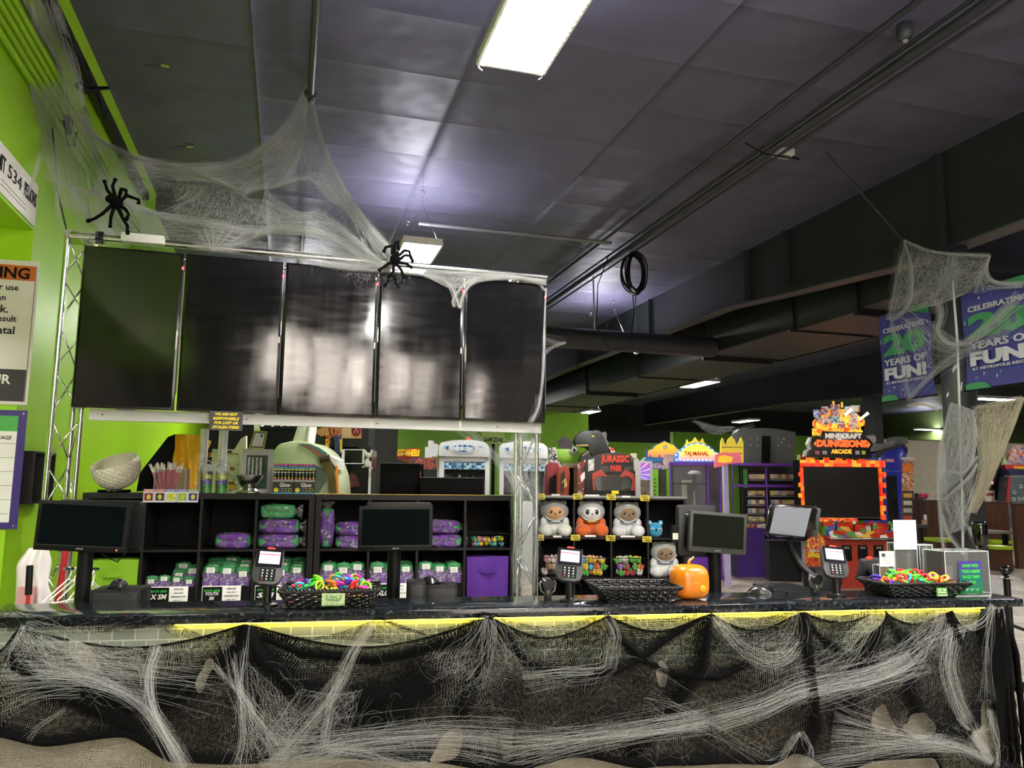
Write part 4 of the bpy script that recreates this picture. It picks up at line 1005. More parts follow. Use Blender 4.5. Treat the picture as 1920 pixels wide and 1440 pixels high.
# candy cards clipped on the shelf edge
for k, (px, c, c2, lab) in enumerate(((278, '#d86a80', '#7a2030', 'pink'), (299, '#b83040', '#301820', 'red'), (320, '#4a6ab0', '#c8d060', 'blue'), (341, '#5a58b0', '#90b848', 'violet blue'), (361, '#6a9a3c', '#403070', 'green'))):
    G = sub(S1, px, 942, -.006); t = thing('picture_card', '%s picture card on the shelf edge below the acrylic bin' % lab, 'card', G.loc(), G.a+(.1 if k == 4 else 0), 'picture cards on the shelf edge')
    MB().box(-.034, .034, 0, .002, 0, .088).build('card_back', mat('#dcdce4', .6), t); MB().box(-.032, .032, -.001, 0, .070, .087).build('header', mat(c, .6), t)
    MB().box(-.027, .027, -.0012, 0, .012, .062).build('picture', mat(c2, .6, var=.6, vs=60), t); MB().ball((0, -.001, .036), (.014, .002, .018), 8, 6).build('figure', mat('#c8c840', .6), t)
    text('SLIDER', .05, .010, WHITE, t, TR(0, -.001, .0785), bold=.02)
# white tubes
for px, w_, s_, lab in ((377, .058, 'Only Six', 'left white tube standing on the shelf top'), (413, .062, 'Top Go', 'right white tube on the shelf top, under the lost items sign')):
    G = sub(S1, px, 920, .26, ZT); t = tf(G, 'white_tube', lab, 'tube', None)
    MB().tube([(0, 0, 0), (0, 0, .455)], w_/2, 20).build('tube_wall', mat('#f6f6f2', .35, name='white_pipe_plastic'), t, smooth=True, sharp=.8)
    if s_ == 'Top Go': text(s_, .05, .02, DGREY, t, TR(0, -w_/2-.001, .225), name='handwriting')
    else: text(s_, .12, .022, DGREY, t, TR(0, -w_/2-.001, .19, ry=radians(-80)), name='handwriting', shear=.2)
# lost items sign
G = Face(*S1.w(424, 806, -.35).xy, SA); G = face_at(424, 806, TY-.03, 0); (a, zt), (b, zb) = G(394, 770), G(454, 808)
G.z0 = zb; t = tf(G, 'notice_board', 'black notice with yellow capitals about lost or stolen items', 'sign')
MB().box(a, b, -.004, .0, 0, zt-zb).build('board', mat('#3a3638', .5), t)
for k, s_ in enumerate(('WE ARE NOT', 'RESPONSIBLE', 'FOR LOST OR', 'STOLEN ITEMS')):
    text(s_, (b-a)*(.68, .80, .72, .82)[k], .017, YEL, t, TR(0+(a+b)/2, -.0045, (zt-zb)*(.84-.225*k)), bold=.03, shear=.25)
# tumblers
for px, lab in ((386, 'left clear tumbler with purple and green artwork'), (414, 'right clear tumbler with purple and green artwork')):
    G = sub(S1, px, 921, .12, ZT); t = tf(G, 'clear_tumbler', lab, 'tumbler', 'clear tumblers on the shelf top')
    MB().lathe([(.036, 0), (.042, .15)], 20, cap=False).build('cup_wall', ACR, t, smooth=True)
    MB().lathe([(.035, .003), (.0375, .06)], 20, cap=False).build('green_print', mat('#3aa03a', .4, var=.5, vs=30), t, smooth=True); MB().lathe([(.0375, .06), (.039, .088)], 20, cap=False).build('purple_print', mat('#6a5ab0', .4, var=.3, vs=30), t, smooth=True)
    MB().lathe([(.039, .10), (.0405, .13)], 20, cap=False).build('yellow_print', mat('#d8d868', .4, var=.5, vs=30, alpha=.7), t, smooth=True)
    MB().lathe([(.044, .15), (.045, .16), (.04, .185), (.02, .20), (.004, .203)], 20).build('domed_lid', mat('#dfe4e4', .2, alpha=.55), t, smooth=True)
    MB().tube([(-.045, 0, .13), (-.055, 0, .17), (-.03, 0, .215), (.01, 0, .225), (.045, 0, .19), (.05, 0, .14)], .0035, 6).build('handle_cord', WHITE, t, smooth=True)
# steel bowl on scale
G = sub(S1, 466, 922, .14, ZT); t = tf(G, 'kitchen_scale', 'stainless steel kitchen scale with a flared bowl on top', 'scale')
MB().lathe([(.085, 0), (.088, .008), (.07, .022), (.048, .040), (.044, .046)], 32).build('scale_base', STEEL, t, smooth=True)
MB().lathe([(.046, .047), (.06, .06), (.078, .09), (.093, .122), (.096, .128), (.093, .126), (.074, .09), (.05, .06), (.02, .052), (.001, .051)], 36, cap=False).build('bowl', STEEL, t, smooth=True)
MB().box(-.03, .03, -.082, -.07, .008, .018).build('display', mat('#8a9a70', .3), t)
# cartons of glow tubes
GB = mat('#101014', .4, name='printed_black_card')
for q, (pa, pb) in enumerate(((510, 550), (550, 590))):
    G = sub(S1, (pa+pb)/2, 922, .08, ZT); t = tf(G, 'display_carton', '%s printed carton holding black glow tubes' % ('left' if q == 0 else 'right'), 'carton', 'glow tube cartons')
    a, b = G(pa+.5, 920)[0], G(pb-.5, 920)[0]; W_ = b-a
    MB().box(a, b, 0, .003, .008, .085).box(a, b, .12, .123, .008, .19).box(a, a+.003, .003, .12, .008, .085).box(b-.003, b, .003, .12, .008, .085).build('carton_wall', GB, t)
    MB().box(a, b, -.001, .123, 0, .008).build('blue_stripe', mat('#58b0d8', .5), t)
    for k, c in enumerate(('#e8d84a', '#5ac0d8', '#7a5ac8', '#d860a8')): MB().box(a, b, -.0015, 0, .085+.004*k, .089+.004*k).build('colour_stripe', mat(c, .5), t)
    text('Glow', W_*.52, .030, WHITE, t, TR(a+W_*.6, -.0008, .062), bold=.03)
    MB().lathe([(.016, 0), (.016, .001)], 18, (0, 0, 0)).build('yellow_badge', YEL, t).matrix_local = TR(a+W_*.18, -.0005, .026, rx=pi/2)
    for k, c in enumerate(('#58a0e8', '#e8a040', '#58c060', '#e8e040')): MB().tube([(a+W_*(.42+.14*k)+.012*cos(z_), -.002, .026+.012*sin(z_)) for z_ in [2*pi*i/14 for i in range(14)]], .0015, 5, closed=True).build('ring_picture', mat(c, .5), t)
    p0_ = None
    for k in range(6):
        if not (q or k): o = GT = thing('glow_tube', 'x', 'tube')
        else: o = copy_tree(GT)
        if not (q or k):
            MB().tube([(0, 0, 0), (0, 0, .185)], .0115, 14).build('tube_body', mat('#18161c', .15, coat=.5), o, smooth=True, sharp=.8)
            MB().tube([(0, 0, .165), (0, 0, .180)], .0118, 14).build('blue_band', mat('#58a8d0', .4), o, smooth=True, sharp=.8); MB().tube([(0, 0, .185), (0, 0, .20)], .0118, 14).build('pink_cap', mat('#c85aa8', .4), o, smooth=True, sharp=.8)
            MB().tube([(0, 0, .155), (0, 0, .164)], .0118, 14).build('yellow_band', mat('#d8d84a', .4), o, smooth=True, sharp=.8)
            text('Glow', .019, .011, WHITE, o, TR(0, -.0122, .14), bold=.03); MB().ball((0, -.0108, .10), (.006, .0025, .008), 8, 6).build('round_badge', YEL, o)
            for z_, c in ((.12, '#7ac860'), (.075, '#c8c8d0'), (.068, '#c8c8d0')): MB().box(-.006, .006, -.0122, -.010, z_, z_+.003).build('print_line', mat(c, .5), o)
        o.location = on(G, a+W_*(k+.5)/6, .03, ZT+.010); o.rotation_euler.z = G.a
        o['label'] = 'black glow tube standing in the %s carton' % ('left' if q == 0 else 'right'); o['group'] = 'glow tubes in the %s carton' % ('left' if q == 0 else 'right'); o['category'] = 'tube'
# framed glass picture and certificate
G = sub(S1, 482, 921, .36, ZT); t = tf(G, 'glazed_frame', 'large silver framed glass panel standing behind the scale', 'frame')
a, b, h_ = G(452, 900)[0], G(511, 900)[0], G(480, 842)[1]
MB().box(a, b, 0, .02, 0, .03).box(a, b, 0, .02, h_-.045, h_).box(a, a+.03, 0, .02, .03, h_-.045).box(b-.04, b, 0, .02, .03, h_-.045).build('frame_bars', LGREY, t)
MB().box(a+.03, b-.04, .008, .012, .03, h_-.045).build('dark_glass', mat('#4a6050', .06, name='dark_picture_glass', var=.5, vs=9), t)
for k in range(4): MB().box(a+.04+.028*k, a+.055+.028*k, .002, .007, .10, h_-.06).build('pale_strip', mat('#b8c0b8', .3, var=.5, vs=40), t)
z_ = ZT+h_; G2_ = Face(*on(G, 0, .0, 0).xy, G.a, z_+.001); t = tf(G2_, 'certificate_frame', 'small yellow-edged frame with a white certificate', 'frame')
P_ = G2_.poly([(466, 841), (477, 807), (501, 809), (495, 842)]); 
MB().prism([(p[0], p[1]) for p in P_], 0, .01).build('frame_edge', mat('#b8c43a', .4), t)
c_ = (sum(p[0] for p in P_)/4, sum(p[1] for p in P_)/4); sh = lambda k: [(c_[0]+(p[0]-c_[0])*k, c_[1]+(p[1]-c_[1])*k) for p in P_]
MB().prism(sh(.86), -.001, 0).build('dark_mount', DGREY, t); MB().prism(sh(.74), -.002, -.001).build('certificate', PAPER, t)
MB().box(c_[0]+.012, c_[0]+.03, -.003, -.002, c_[1]+.02, c_[1]+.04).build('printed_emblem', mat('#507a9a', .5), t)
# two black monitor backs on the right unit
for (x0, y0, x1, y1, v, nm, lab, dd) in ((712, 869, 787, 922, .30, 'black_panel_box', 'tall black panel box on the right shelf unit, under the flame sign', .05), (787, 896, 906, 924, .16, 'flat_panel', 'long low black panel on the right shelf unit', .03)):
    G = sub(S2, (x0+x1)/2, y1, v, ZT); a, b, h_ = G(x0, y1)[0], G(x1, y1)[0], G((x0+x1)/2, y0)[1]
    t = tf(G, nm, lab, 'panel'); MB().box(a, b, 0, dd, 0.0, h_).build('panel_face', BLKM, t, bevel=.003); MB().box(a+.0, b, -.001, dd*.4, h_, h_+.003).build('top_edge', GREY, t)
# paper bits at right end behind truss skip
# ---------------------------------------------------------------- left wall things
def side_sign(y0, y1, z0, z1, big, label):
    t = thing('occupancy_sign', label, 'sign', (WX+.002, y1, z0), -pi/2+pi, 'occupancy signs over the opening')
    t.rotation_euler.z = pi/2; t.location = (WX+.002, (y0+y1)/2, z0); L_ = y1-y0
    MB().box(-L_/2, L_/2, -.006, -.001, 0, z1-z0).build('sign_panel', PAPER, t)
    h_ = z1-z0
    text('LIMIT', L_*.22, h_*.34, BLK, t, TR(-L_*.36, -.007, h_*.60), bold=.01); text(big, L_*.30, h_*.30, BLK, t, TR(-.04*L_, -.007, h_*.60)); text('PERSONS', L_*.30, h_*.34, BLK, t, TR(L_*.33, -.007, h_*.60), bold=.01)
    for k in range(2): MB().box(-L_*.3, L_*.25, -.007, -.006, h_*(.16+.10*k), h_*(.18+.10*k)).build('small_print', GREY, t)
yA = atX_(72, 400) if False else 5.40
side_sign(4.62, 5.40, 3.15, 3.42, '534', 'occupancy sign with 534 nearest the corner')
side_sign(3.80, 4.60, 3.15, 3.42, '397', 'occupancy sign with 397 at the left edge')
J = Face(WX, 5.415, 0)
(a, zt), (b, zb) = J(0, 486), J(62, 760); b -= 0
t = thing('warning_sign', 'large white warning sign with an orange header at the left edge', 'sign', (WX, 5.415, zb), 0)
sx = J(62, 640)[0]; x0 = sx-.62; H_ = zt-zb
MB().box(x0, sx, -.006, 0, 0, H_).build('sign_panel', mat('#d9d6ca', .5), t)
MB().box(x0+.02, sx-.02, -.0075, -.006, H_*.86, H_*.965).build('orange_header', mat('#c8641c', .5), t)
MB().box(x0+.02, sx-.02, -.0075, -.006, .02, H_*.24).build('black_footer', mat('#26221f', .5), t)
for z_ in (.0,): 
    MB().box(x0+.015, x0+.018, -.0075, -.006, .02, H_*.965).box(sx-.018, sx-.015, -.0075, -.006, .02, H_*.965).build('border_line', BLK, t)
def rtext(s_, xr, zc, h_, m_, par, bold=.02, shear=0):
    o = text(s_, None, h_, m_, par, TR(0, 0, 0), bold=bold, shear=shear); xs = [v.co.x for v in o.data.vertices]
    o.location = (xr-max(xs), -.0076, zc); return o
rtext('WARNING', sx-.05, H_*.91, .075, BLK, t, .03)
for k, s_ in enumerate(('Improper use', 'of equipment can', 'be a risk.', 'Use may result', 'in serious or fatal')):
    rtext(s_, sx-(.105, .17, .15, .10, .105)[k], H_*(.80-.073*k), .05, BLK, t, .015)
rtext('AT YOUR', sx-.10, H_*.17, .06, WHITE, t, .02); rtext('OWN RISK', sx-.28, H_*.08, .06, WHITE, t, .02)
(a, zt), (b, zb) = J(45, 770), J(0, 992); sx = J(43, 800)[0]; sx = J(38, 850)[0]+.02; x0 = sx-.6
t = thing('price_board', 'purple framed white table board below the warning sign', 'sign', (WX, 5.415, zb), 0); H_ = zt-zb
MB().box(x0, sx, -.008, 0, 0, H_).build('frame', mat('#3a2878', .4), t); MB().box(x0+.04, sx-.045, -.0095, -.008, .04, H_-.04).build('white_table', PAPER, t)
MB().box(x0+.04, sx-.045, -.0105, -.0095, H_-.13, H_-.035).build('green_header', mat('#4aa84a', .5), t)
for k in range(8): MB().box(x0+.04, sx-.045, -.0102, -.0095, .09+.085*k, .093+.085*k).build('table_line', GREY, t)
rtext('PACKAGE', sx-.07, H_-.17, .022, BLK, t, .01, .2).location.y = -.0102
for z_ in (.02, H_-.02): MB().ball((sx-.02, -.009, z_), (.008, .003, .008), 8, 5).build('screw', STEEL, t)
# key box on the wall
t = thing('key_box', 'black wall box of keys with white tags beside the truss', 'key box', (WX, 5.5, 1.40)); 
kb = MB(); D_ = .10; L_ = .46; H_ = .33
kb.box(0, D_, 0, .012, 0, H_).box(0, D_, L_-.012, L_, 0, H_).box(0, D_, .012, L_-.012, 0, .012).box(0, D_, .012, L_-.012, H_-.012, H_).box(0, .01, .012, L_-.012, .012, H_-.012).box(0, D_, .19, .205, .012, H_-.012)
kb.build('box_body', mat('#1a1618', .4), t)
for yy in (.04, .25):
    for zz in (.24, .11):
        MB().box(.03, .04, yy, yy+.13, zz, zz+.04).build('white_tag', PAPER, t)
        for k in range(4): MB().tube([(.05, yy+.02+.03*k, zz-.01), (.055, yy+.02+.03*k, zz-.05)], .006, 5).build('key', mat('#c8c0b0', .3, .8), t)
# hanging coat bag, poles and hangers left of the counter
t = thing('white_plastic_bag', 'white plastic bag bunched on a hook by the left wall', 'bag', (-1.30, 4.87, .82))
def bagf(u, v):
    a_ = 2*pi*u; z = .36*v; r_ = .10*(1-.45*v**3)+.012*noise.noise(Vector((cos(a_)*2, sin(a_)*2, z*9)))*2
    return (r_*.85*cos(a_)+.01*sin(z*20), r_*.6*sin(a_)*(1+.25*sin(5*a_)), z)
MB().grid(bagf, 40, 16).build('bag_skin', mat('#e4dfdb', .35, name='thin_white_plastic', bump=.6, bs=14), t, smooth=True)
MB().tube([(0, 0, .34), (-.01, 0, .40), (0, 0, .44)], .004, 6).build('hook', BLK, t); MB().box(-.05, .03, -.085, -.06, .0, .16).build('red_print', mat('#d8a0a0', .5), t)
o = MB(); t = thing('grabber_pole', 'red pole with a black grip leaning by the white bag', 'pole', (-1.27, 4.72, -.05))
MB().tube([(.03, -.1, .05), (.0, -.03, 1.0)], .010, 8).build('red_shaft', RED, t); MB().tube([(0, -.03, 1.0), (-.01, -.01, 1.15)], .017, 8).build('black_grip', BLK, t)
t = thing('red_pole', 'thick red pole leaning beside the white wire hangers', 'pole', (-1.13, 4.62, 0)); MB().tube([(-.04, 0, 0), (.03, .05, 1.30)], .016, 10).build('pole_shaft', mat('#a81c24', .35), t)
hg = None
for k in range(6):
    if hg is None:
        o = hg = thing('wire_hanger', 'x', 'hanger')
        MB().tube([(0, 0, .03), (.02, 0, .06), (0, 0, .09), (-.02, 0, .07)], .003, 5).build('hook', WHITE, o); MB().tube([(0, 0, .03), (.19, 0, -.06), (.18, 0, -.075), (-.18, 0, -.075), (-.19, 0, -.06)], .004, 5, closed=True).build('hanger_wire', WHITE, o)
    else: o = copy_tree(hg)
    o.location = (-1.02+.01*k, 4.40+.06*k, 1.03-.01*k); o.rotation_euler = (0, .1*sin(k), pi/2-.35+.06*k)
    prop(o, 'white wire hanger on the rail behind the left monitor', 'hanger', 'white wire hangers')
t = prop(MB().tube([(-1.03, 4.35, 1.115), (-.97, 4.8, 1.065)], .008, 8).build('hanger_rail', STEEL), 'short steel rail carrying the white hangers', 'rail')
# ---------------------------------------------------------------- on the counter
LZ, WZ = 1.0702, .9202
def rrect(x0, x1, z0, z1, r, n=5):
    out = []
    for cx, cz, a0 in ((x1-r, z1-r, 0), (x0+r, z1-r, pi/2), (x0+r, z0+r, pi), (x1-r, z0+r, 1.5*pi)):
        out += [(cx+r*cos(a0+pi/2*k/n), cz+r*sin(a0+pi/2*k/n)) for k in range(n+1)]
    return out
def monitor(px, py, v, w_, h_, zc, label, rot=0, roll=0, tilt=0, back=None, frame=BLK, scol='#0b1112', base=True, led=False):
    """customer display on a stand; the stand may carry a second panel facing the other way"""
    p = cw(C0(px, py, v)[0], v, WZ); t = thing('customer_monitor', label, 'monitor', p, CA+rot, None)
    H_ = zc-WZ; Mx = TR(0, 0, H_, rx=-tilt, ry=roll)
    MB(Mx).prism(rrect(-w_/2, w_/2, -h_/2, h_/2, .004), -.012, .018).build('casing', frame, t, bevel=.003)
    MB(Mx).box(-w_/2+.016, w_/2-.016, -.0135, -.012, -h_/2+.026, h_/2-.014).build('screen', mat(scol, .22, name='dark_monitor_screen', spec=.0), t)
    text('ASUS', .030, .007, GREY, t, Mx @ TR(0, -.0125, -h_/2+.012), bold=.02)
    MB(Mx).box(-w_/2+.006, w_/2-.006, -.014, -.012, -h_/2+.0225, -h_/2+.0245).build('chin_line', DGREY, t)
    if led: MB(Mx).ball((w_/2-.035, -.0125, -h_/2+.012), .003, 8, 5).build('power_light', mat('#ff3020', .3, emit=5), t)
    MB().lathe([(.030, .018), (.030, H_-h_*.3)], 18, (0, .045, 0)).build('stand_pole', mat('#0c0c0e', .5, spec=.2), t, smooth=True, sharp=.7)
    MB().prism(rrect(-.12, .12, -.0, .22, .05), 0, .015).build('stand_base', BLKM, t).matrix_local = TR(0, .16, .0, rx=radians(90)) @ TR(0, -.015, -0)
    MB().box(-.04, .04, .018, .05, H_-.05, H_+.05).build('mount_block', BLKM, t)
    if back:
        bw, bh, bx, bz = back
        o = MB(TR(bx, 0, H_+bz, rx=radians(6), ry=roll*.3)).prism(rrect(-bw/2, bw/2, -bh/2, bh/2, .02), .075, .11); o.build('cashier_screen', mat('#0e0e10', .4, name='cashier_screen_shell', spec=.25), t, bevel=.005)
    return t
def wh(px0, px1, py0, py1, v):
    a, b = C0(px0, (py0+py1)/2, v)[0], C0(px1, (py0+py1)/2, v)[0]; return (b-a), C0((px0+px1)/2, py0, v)[1]-C0((px0+px1)/2, py1, v)[1], (C0((px0+px1)/2, py0, v)[1]+C0((px0+px1)/2, py1, v)[1])/2
w_, h_, zc = wh(68, 245, 941, 1034, .52)
t = monitor(156, 990, .52, w_, h_, zc, 'left monitor with a dark wide screen and red power light', rot=radians(-4), roll=radians(2.5), back=(w_*.95, h_*1.06, .03, -.01), led=True)
MB().tube([(.05, .03, zc-WZ-h_*.5), (.08, .05, zc-WZ-h_*.62), (.14, .02, zc-WZ-h_*.72), (.17, .04, zc-WZ-h_*.5)], .003, 6).build('cable', BLK, t, smooth=True)
w_, h_, zc = wh(687, 823, 949, 1033, .52)
monitor(742, 990, .52, w_*1.02, h_, zc, 'middle monitor with a dark wide screen', rot=radians(2), roll=radians(-.3), back=(w_*.95, h_*.98, .02, .008))
w_, h_, zc = wh(1300, 1400, 960, 1038, .50)
t = monitor(1345, 1000, .50, w_*1.05, h_*.98, zc, 'right tilted monitor with a grey-green frame above the pumpkin', rot=radians(-2), roll=radians(4), frame=mat('#34372e', .4, name='olive_grey_plastic'), scol='#1a1d18')
H_ = zc-WZ
MB(TR(-.075, 0, H_+.005, ry=radians(1))).prism(rrect(-.10, .10, -.125, .125, .02), .06, .10).build('cashier_screen_shell', mat('#101013', .4), t, bevel=.006)
MB().box(-.205, -.175, .05, .09, H_-.05, H_+.03).build('card_swipe', BLK, t); MB().box(-.207, -.180, .045, .05, H_-.035, H_-.005).build('white_label', PAPER, t)
for k in range(4): MB().tube([(-.135+.008*k, .058, H_+.085-.009*k), (-.10, .056, H_+.085-.009*k), (-.085, .056, H_+.080-.009*k)], .0022, 5).build('vent_stripe', LGREY, t)
# touch screen register at right
p = cw(C0(1480, 1000, .62)[0], .62, WZ); t = thing('touchscreen_register', 'touchscreen register with a bluish lit screen on a curved arm', 'register', p, CA+radians(-16))
G = Face(p.x, p.y, CA+radians(-16), WZ)
O_ = G.poly([(1447, 945), (1528, 948), (1532, 958), (1518, 1008), (1508, 1015), (1440, 1006), (1434, 998), (1442, 952)])
MB().prism(O_, -.015, .015).build('casing', BLKG, t, bevel=.004)
I_ = G.poly([(1452, 951), (1520, 953), (1507, 1006), (1441, 999)])
MB().prism(I_, -.0165, -.015).build('screen', mat('#4a525e', .12, name='dim_touch_screen', emit=.03, ecol='#8090b0'), t)
x_, z_ = G(1512, 975); MB().prism(G.poly([(1526, 950), (1542, 954), (1536, 1008), (1520, 1006)]), .02, .05).build('back_display', DGREY, t, bevel=.004)
MB().box(*(lambda a, b: (a[0], b[0], .0, .03, b[1], a[1]))(G(1516, 968), G(1531, 994))).build('card_swipe', BLK, t)
MB().tube([(*G(1482, 1000)[:1], .03, G(1482, 1000)[1]), (G(1490, 1030)[0], .08, G(1490, 1030)[1]), (G(1508, 1062)[0], .08, G(1508, 1062)[1]), (G(1530, 1084)[0], .05, G(1530, 1084)[1]), (G(1532, 1100)[0], .02, 0)], [.016, .018, .02, .022, .024], 10).build('curved_arm', mat('#17181a', .5), t, smooth=True)
MB().box(G(1532, 1100)[0]-.1, G(1532, 1100)[0]+.1, -.04, .12, 0, .02).build('arm_base', BLKM, t)
MB().box(*(lambda a, b: (a[0], b[0], .08, .2, max(.0, b[1]), a[1]))(G(1449, 1016), G(1512, 1095))).build('printer_tower', BLKM, t)
# cash drawers and other boxes on the back counter
def box_dev(px0, px1, py0, py1, v, d, label, name='cash_drawer', cat='cash drawer', col='#0f0f11'):
    a, b = C0(px0, py1, v)[0], C0(px1, py1, v)[0]; zt = C0((px0+px1)/2, py0, v+d)[1]
    t = thing(name, label, cat, cw((a+b)/2, v, WZ), CA); w_ = (b-a)/2; h_ = max(.05, zt-WZ)
    MB().box(-w_, w_, 0, d, 0, h_).build('drawer_body', mat(col, .5, name='dark_device_shell', spec=.3), t, bevel=.004)
    MB().box(-w_+.012, w_-.012, -.003, 0, .012, h_-.012).build('drawer_front', mat('#161618', .5), t, bevel=.001); return t, h_
t, h1 = box_dev(168, 262, 1097, 1130, .42, .16, 'black cash drawer behind the left counter end, with a mouse on it')
t, h2 = box_dev(797, 858, 1090, 1118, .42, .16, 'black cash drawer right of the middle monitor, with a mouse on it')
t, h3 = box_dev(764, 798, 1085, 1116, .40, .12, 'small black receipt printer between monitor stand and cash drawer', 'receipt_printer', 'printer')
t, h4 = box_dev(1450, 1520, 1092, 1112, .36, .20, 'low slanted black drawer unit by the right register')
t, h5 = box_dev(1530, 1562, 1062, 1108, .70, .12, 'black receipt printer behind the right card reader', 'receipt_printer', 'printer')
def mouse(px, py, v, z, label, rz=0):
    x = C0(px, py, v)[0]; t = thing('computer_mouse', label, 'mouse', cw(x, v, z), CA+rz)
    MB().grid(lambda u, w: (.031*cos(pi*u)*(1-.1*cos(2*pi*w)), -.05+.1*w, .036*sin(pi*u)*sin(pi*min(.98, max(.02, w)))**.5), 14, 14).box(-.028, .028, -.045, .045, 0, .004).build('mouse_shell', mat('#1b1b1e', .3, coat=.2), t, smooth=True)
    MB().lathe([(.006, -.004), (.006, .004)], 10).build('scroll_wheel', DGREY, t).matrix_local = TR(0, -.03, .030, ry=pi/2)
    MB().tube([(0, -.05, .01), (.01, -.09, .008), (.05, -.13, .004 if z < 1 else .0), (.09, -.12, -.02)], .0018, 5).build('cord', BLK, t); return t
mouse(222, 1095, .50, WZ+h1+.001, 'black mouse on the left cash drawer'); mouse(806, 1093, .50, WZ+h2+.001, 'black mouse on the middle cash drawer', .5)
mouse(1424, 1112, .30, LZ, 'dark silver mouse lying alone between the tilted monitor and register', 1.2)
# card readers
def reader(px, py, v, label, rz=0, s=1.0, z=LZ, h=.15, flip=False):
    x = C0(px, py, v)[0]; t = thing('card_reader', label, 'card reader', cw(x, v, z), CA+rz, None)
    MB().lathe([(.042, 0), (.042, .006), (.020, .010), (.017, .014), (.017, h-.04)], 20).build('stand', mat('#131315', .35), t, smooth=True, sharp=.6)
    Mx = TR(0, 0, h, rx=radians(-24), ry=radians(5)) @ Matrix.Diagonal((.98, 1, .74, 1))
    w_ = .052
    MB(Mx).prism([(-w_*.95, -.085), (-w_*.5, -.098), (w_*.5, -.098), (w_*.95, -.085), (w_*1.15, -.045), (w_, .095), (-w_, .095), (-w_*1.15, -.045)], -.0, .030).build('reader_body', mat('#3c3c40', .35, name='graphite_plastic'), t, bevel=.004)
    MB(Mx).prism(rrect(-w_*.97, w_*.97, -.006, .093, .005), -.003, .0).build('screen_bezel', BLKG, t)
    MB(Mx).box(-w_*.78, w_*.78, -.0045, -.003, .012, .078).build('lit_screen', mat('#c2cbe6', .3, emit=.16, ecol='#c4cdf0', name='lit_reader_screen'), t)
    MB(Mx).box(-w_*.78, w_*.78, -.005, -.0045, .060, .064).build('red_line', mat('#b02030', .4, emit=.1), t)
    MB(Mx).box(-w_*.55, w_*.60, -.003, .0, -.080, -.012).build('keypad', BLK, t)
    for r_ in range(4):
        for c in range(3): MB(Mx).box(-w_*.42+c*.018, -.013+c*.018-.003, -.0045, -.003, -.028-r_*.0155, -.020-r_*.0155).build('key', mat(('#c8c8c8' if r_ < 3 or c == 1 else ('#b03030', 0, '#30a050')[c]), .4), t)
    MB(Mx).box(-.014, .016, .002, .020, .095, .104).build('red_tab', mat('#e83a2a', .4, emit=.15), t)
    MB(Mx).cbox((0, .05, -.01), (.04, .04, .06)).build('tilt_joint', BLKM, t)
    MB().tube([(.02, .02, h*.5), (.05, .05, h*.4), (.05, .08, .02)], .003, 5).build('cable', BLK, t, smooth=True)
    return t
reader(500, 1130, .18, 'card reader with a lit screen left of the first ring basket', radians(4))
reader(1068, 1124, .16, 'card reader with a lit screen left of the empty basket', radians(-12))
reader(1569, 1118, .16, 'card reader with a lit screen by the right register', radians(-8))
t = reader(1625, 1060, .85, 'card reader seen from behind, right of the register', radians(175), z=WZ, h=.19)
# hand scanners
for px, v, lab in ((1027, .22, 'silver-grey hand scanner in a cradle beside the middle card reader'), (1531, .26, 'silver-grey hand scanner in front of the register arm')):
    x = C0(px, 1115, v)[0]; t = thing('hand_scanner', lab, 'scanner', cw(x, v, LZ), CA+.1)
    MB().tube([(0, .0, .0), (0, .0, .03), (.0, .01, .055)], [.016, .014, .018], 12).build('grip', mat('#6a6a68', .25, .6), t, smooth=True)
    MB().tube([(0, -.02, .062), (0, .03, .070)], [.024, .019], 14).build('scan_head', mat('#4a4a4a', .25, .4), t, smooth=True, sharp=.7)
    for q in (-1, 1): MB().tube([(q*.010, .0, .02), (q*.03, 0, .035), (q*.036, 0, .065), (q*.028, 0, .075)], .005, 6).build('cradle_arm', mat('#8a8a88', .2, .6), t, smooth=True)
# wicker baskets
WICK = mat('#0d0c0b', .3, name='black_wicker', coat=.3)
def wicker(px, py, v, w_, d_, h_, label, rz=0, fl=.045):
    x = C0(px, py, v)[0]; t = thing('wicker_basket', label, 'basket', cw(x, v, LZ), CA+rz, None)
    def per(u, hh, amp=0, ph=0):
        k = fl*hh/h_; W_, D_ = w_/2-fl+k, d_/2-fl+k; P_ = 2*(2*W_+2*D_); s_ = (u % 1)*P_; 
        if s_ < 2*W_: p = (-W_+s_, -D_); n_ = (0, -1)
        elif s_ < 2*W_+2*D_: p = (W_, -D_+s_-2*W_); n_ = (1, 0)
        elif s_ < 4*W_+2*D_: p = (W_-(s_-2*W_-2*D_), D_); n_ = (0, 1)
        else: p = (-W_, D_-(s_-4*W_-2*D_)); n_ = (-1, 0)
        a_ = amp*sin(2*pi*u*24+ph); return (p[0]+n_[0]*a_, p[1]+n_[1]*a_, hh)
    rows = 7; wv = MB()
    for j in range(rows):
        hh = .006+(h_-.012)*j/(rows-1); wv.tube([per(k/192, hh, .0042, pi*j) for k in range(192)], .0046, 5, closed=True)
    wv.build('woven_side', WICK, t, smooth=True)
    st = MB(); [st.tube([per((k+.5)/48, 0), per((k+.5)/48, h_)], .0022, 5) for k in range(48)]; st.build('side_stakes', WICK, t)
    rm = MB()
    for ph in (0, 2*pi/3, 4*pi/3):
        rm.tube([tuple(Vector(per(k/240, h_))+Vector((0, 0, .0045*sin(k*.8+ph)))+Vector(per(k/240, h_, .0)).normalized()*0+Vector((.003*cos(k*.8+ph), .003*cos(k*.8+ph), 0))) for k in range(240)], .0038, 5, closed=True)
    rm.build('braided_rim', WICK, t, smooth=True)
    MB().box(-w_/2+fl, w_/2-fl, -d_/2+fl, d_/2-fl, 0, .004).build('bottom', WICK, t)
    return t, x
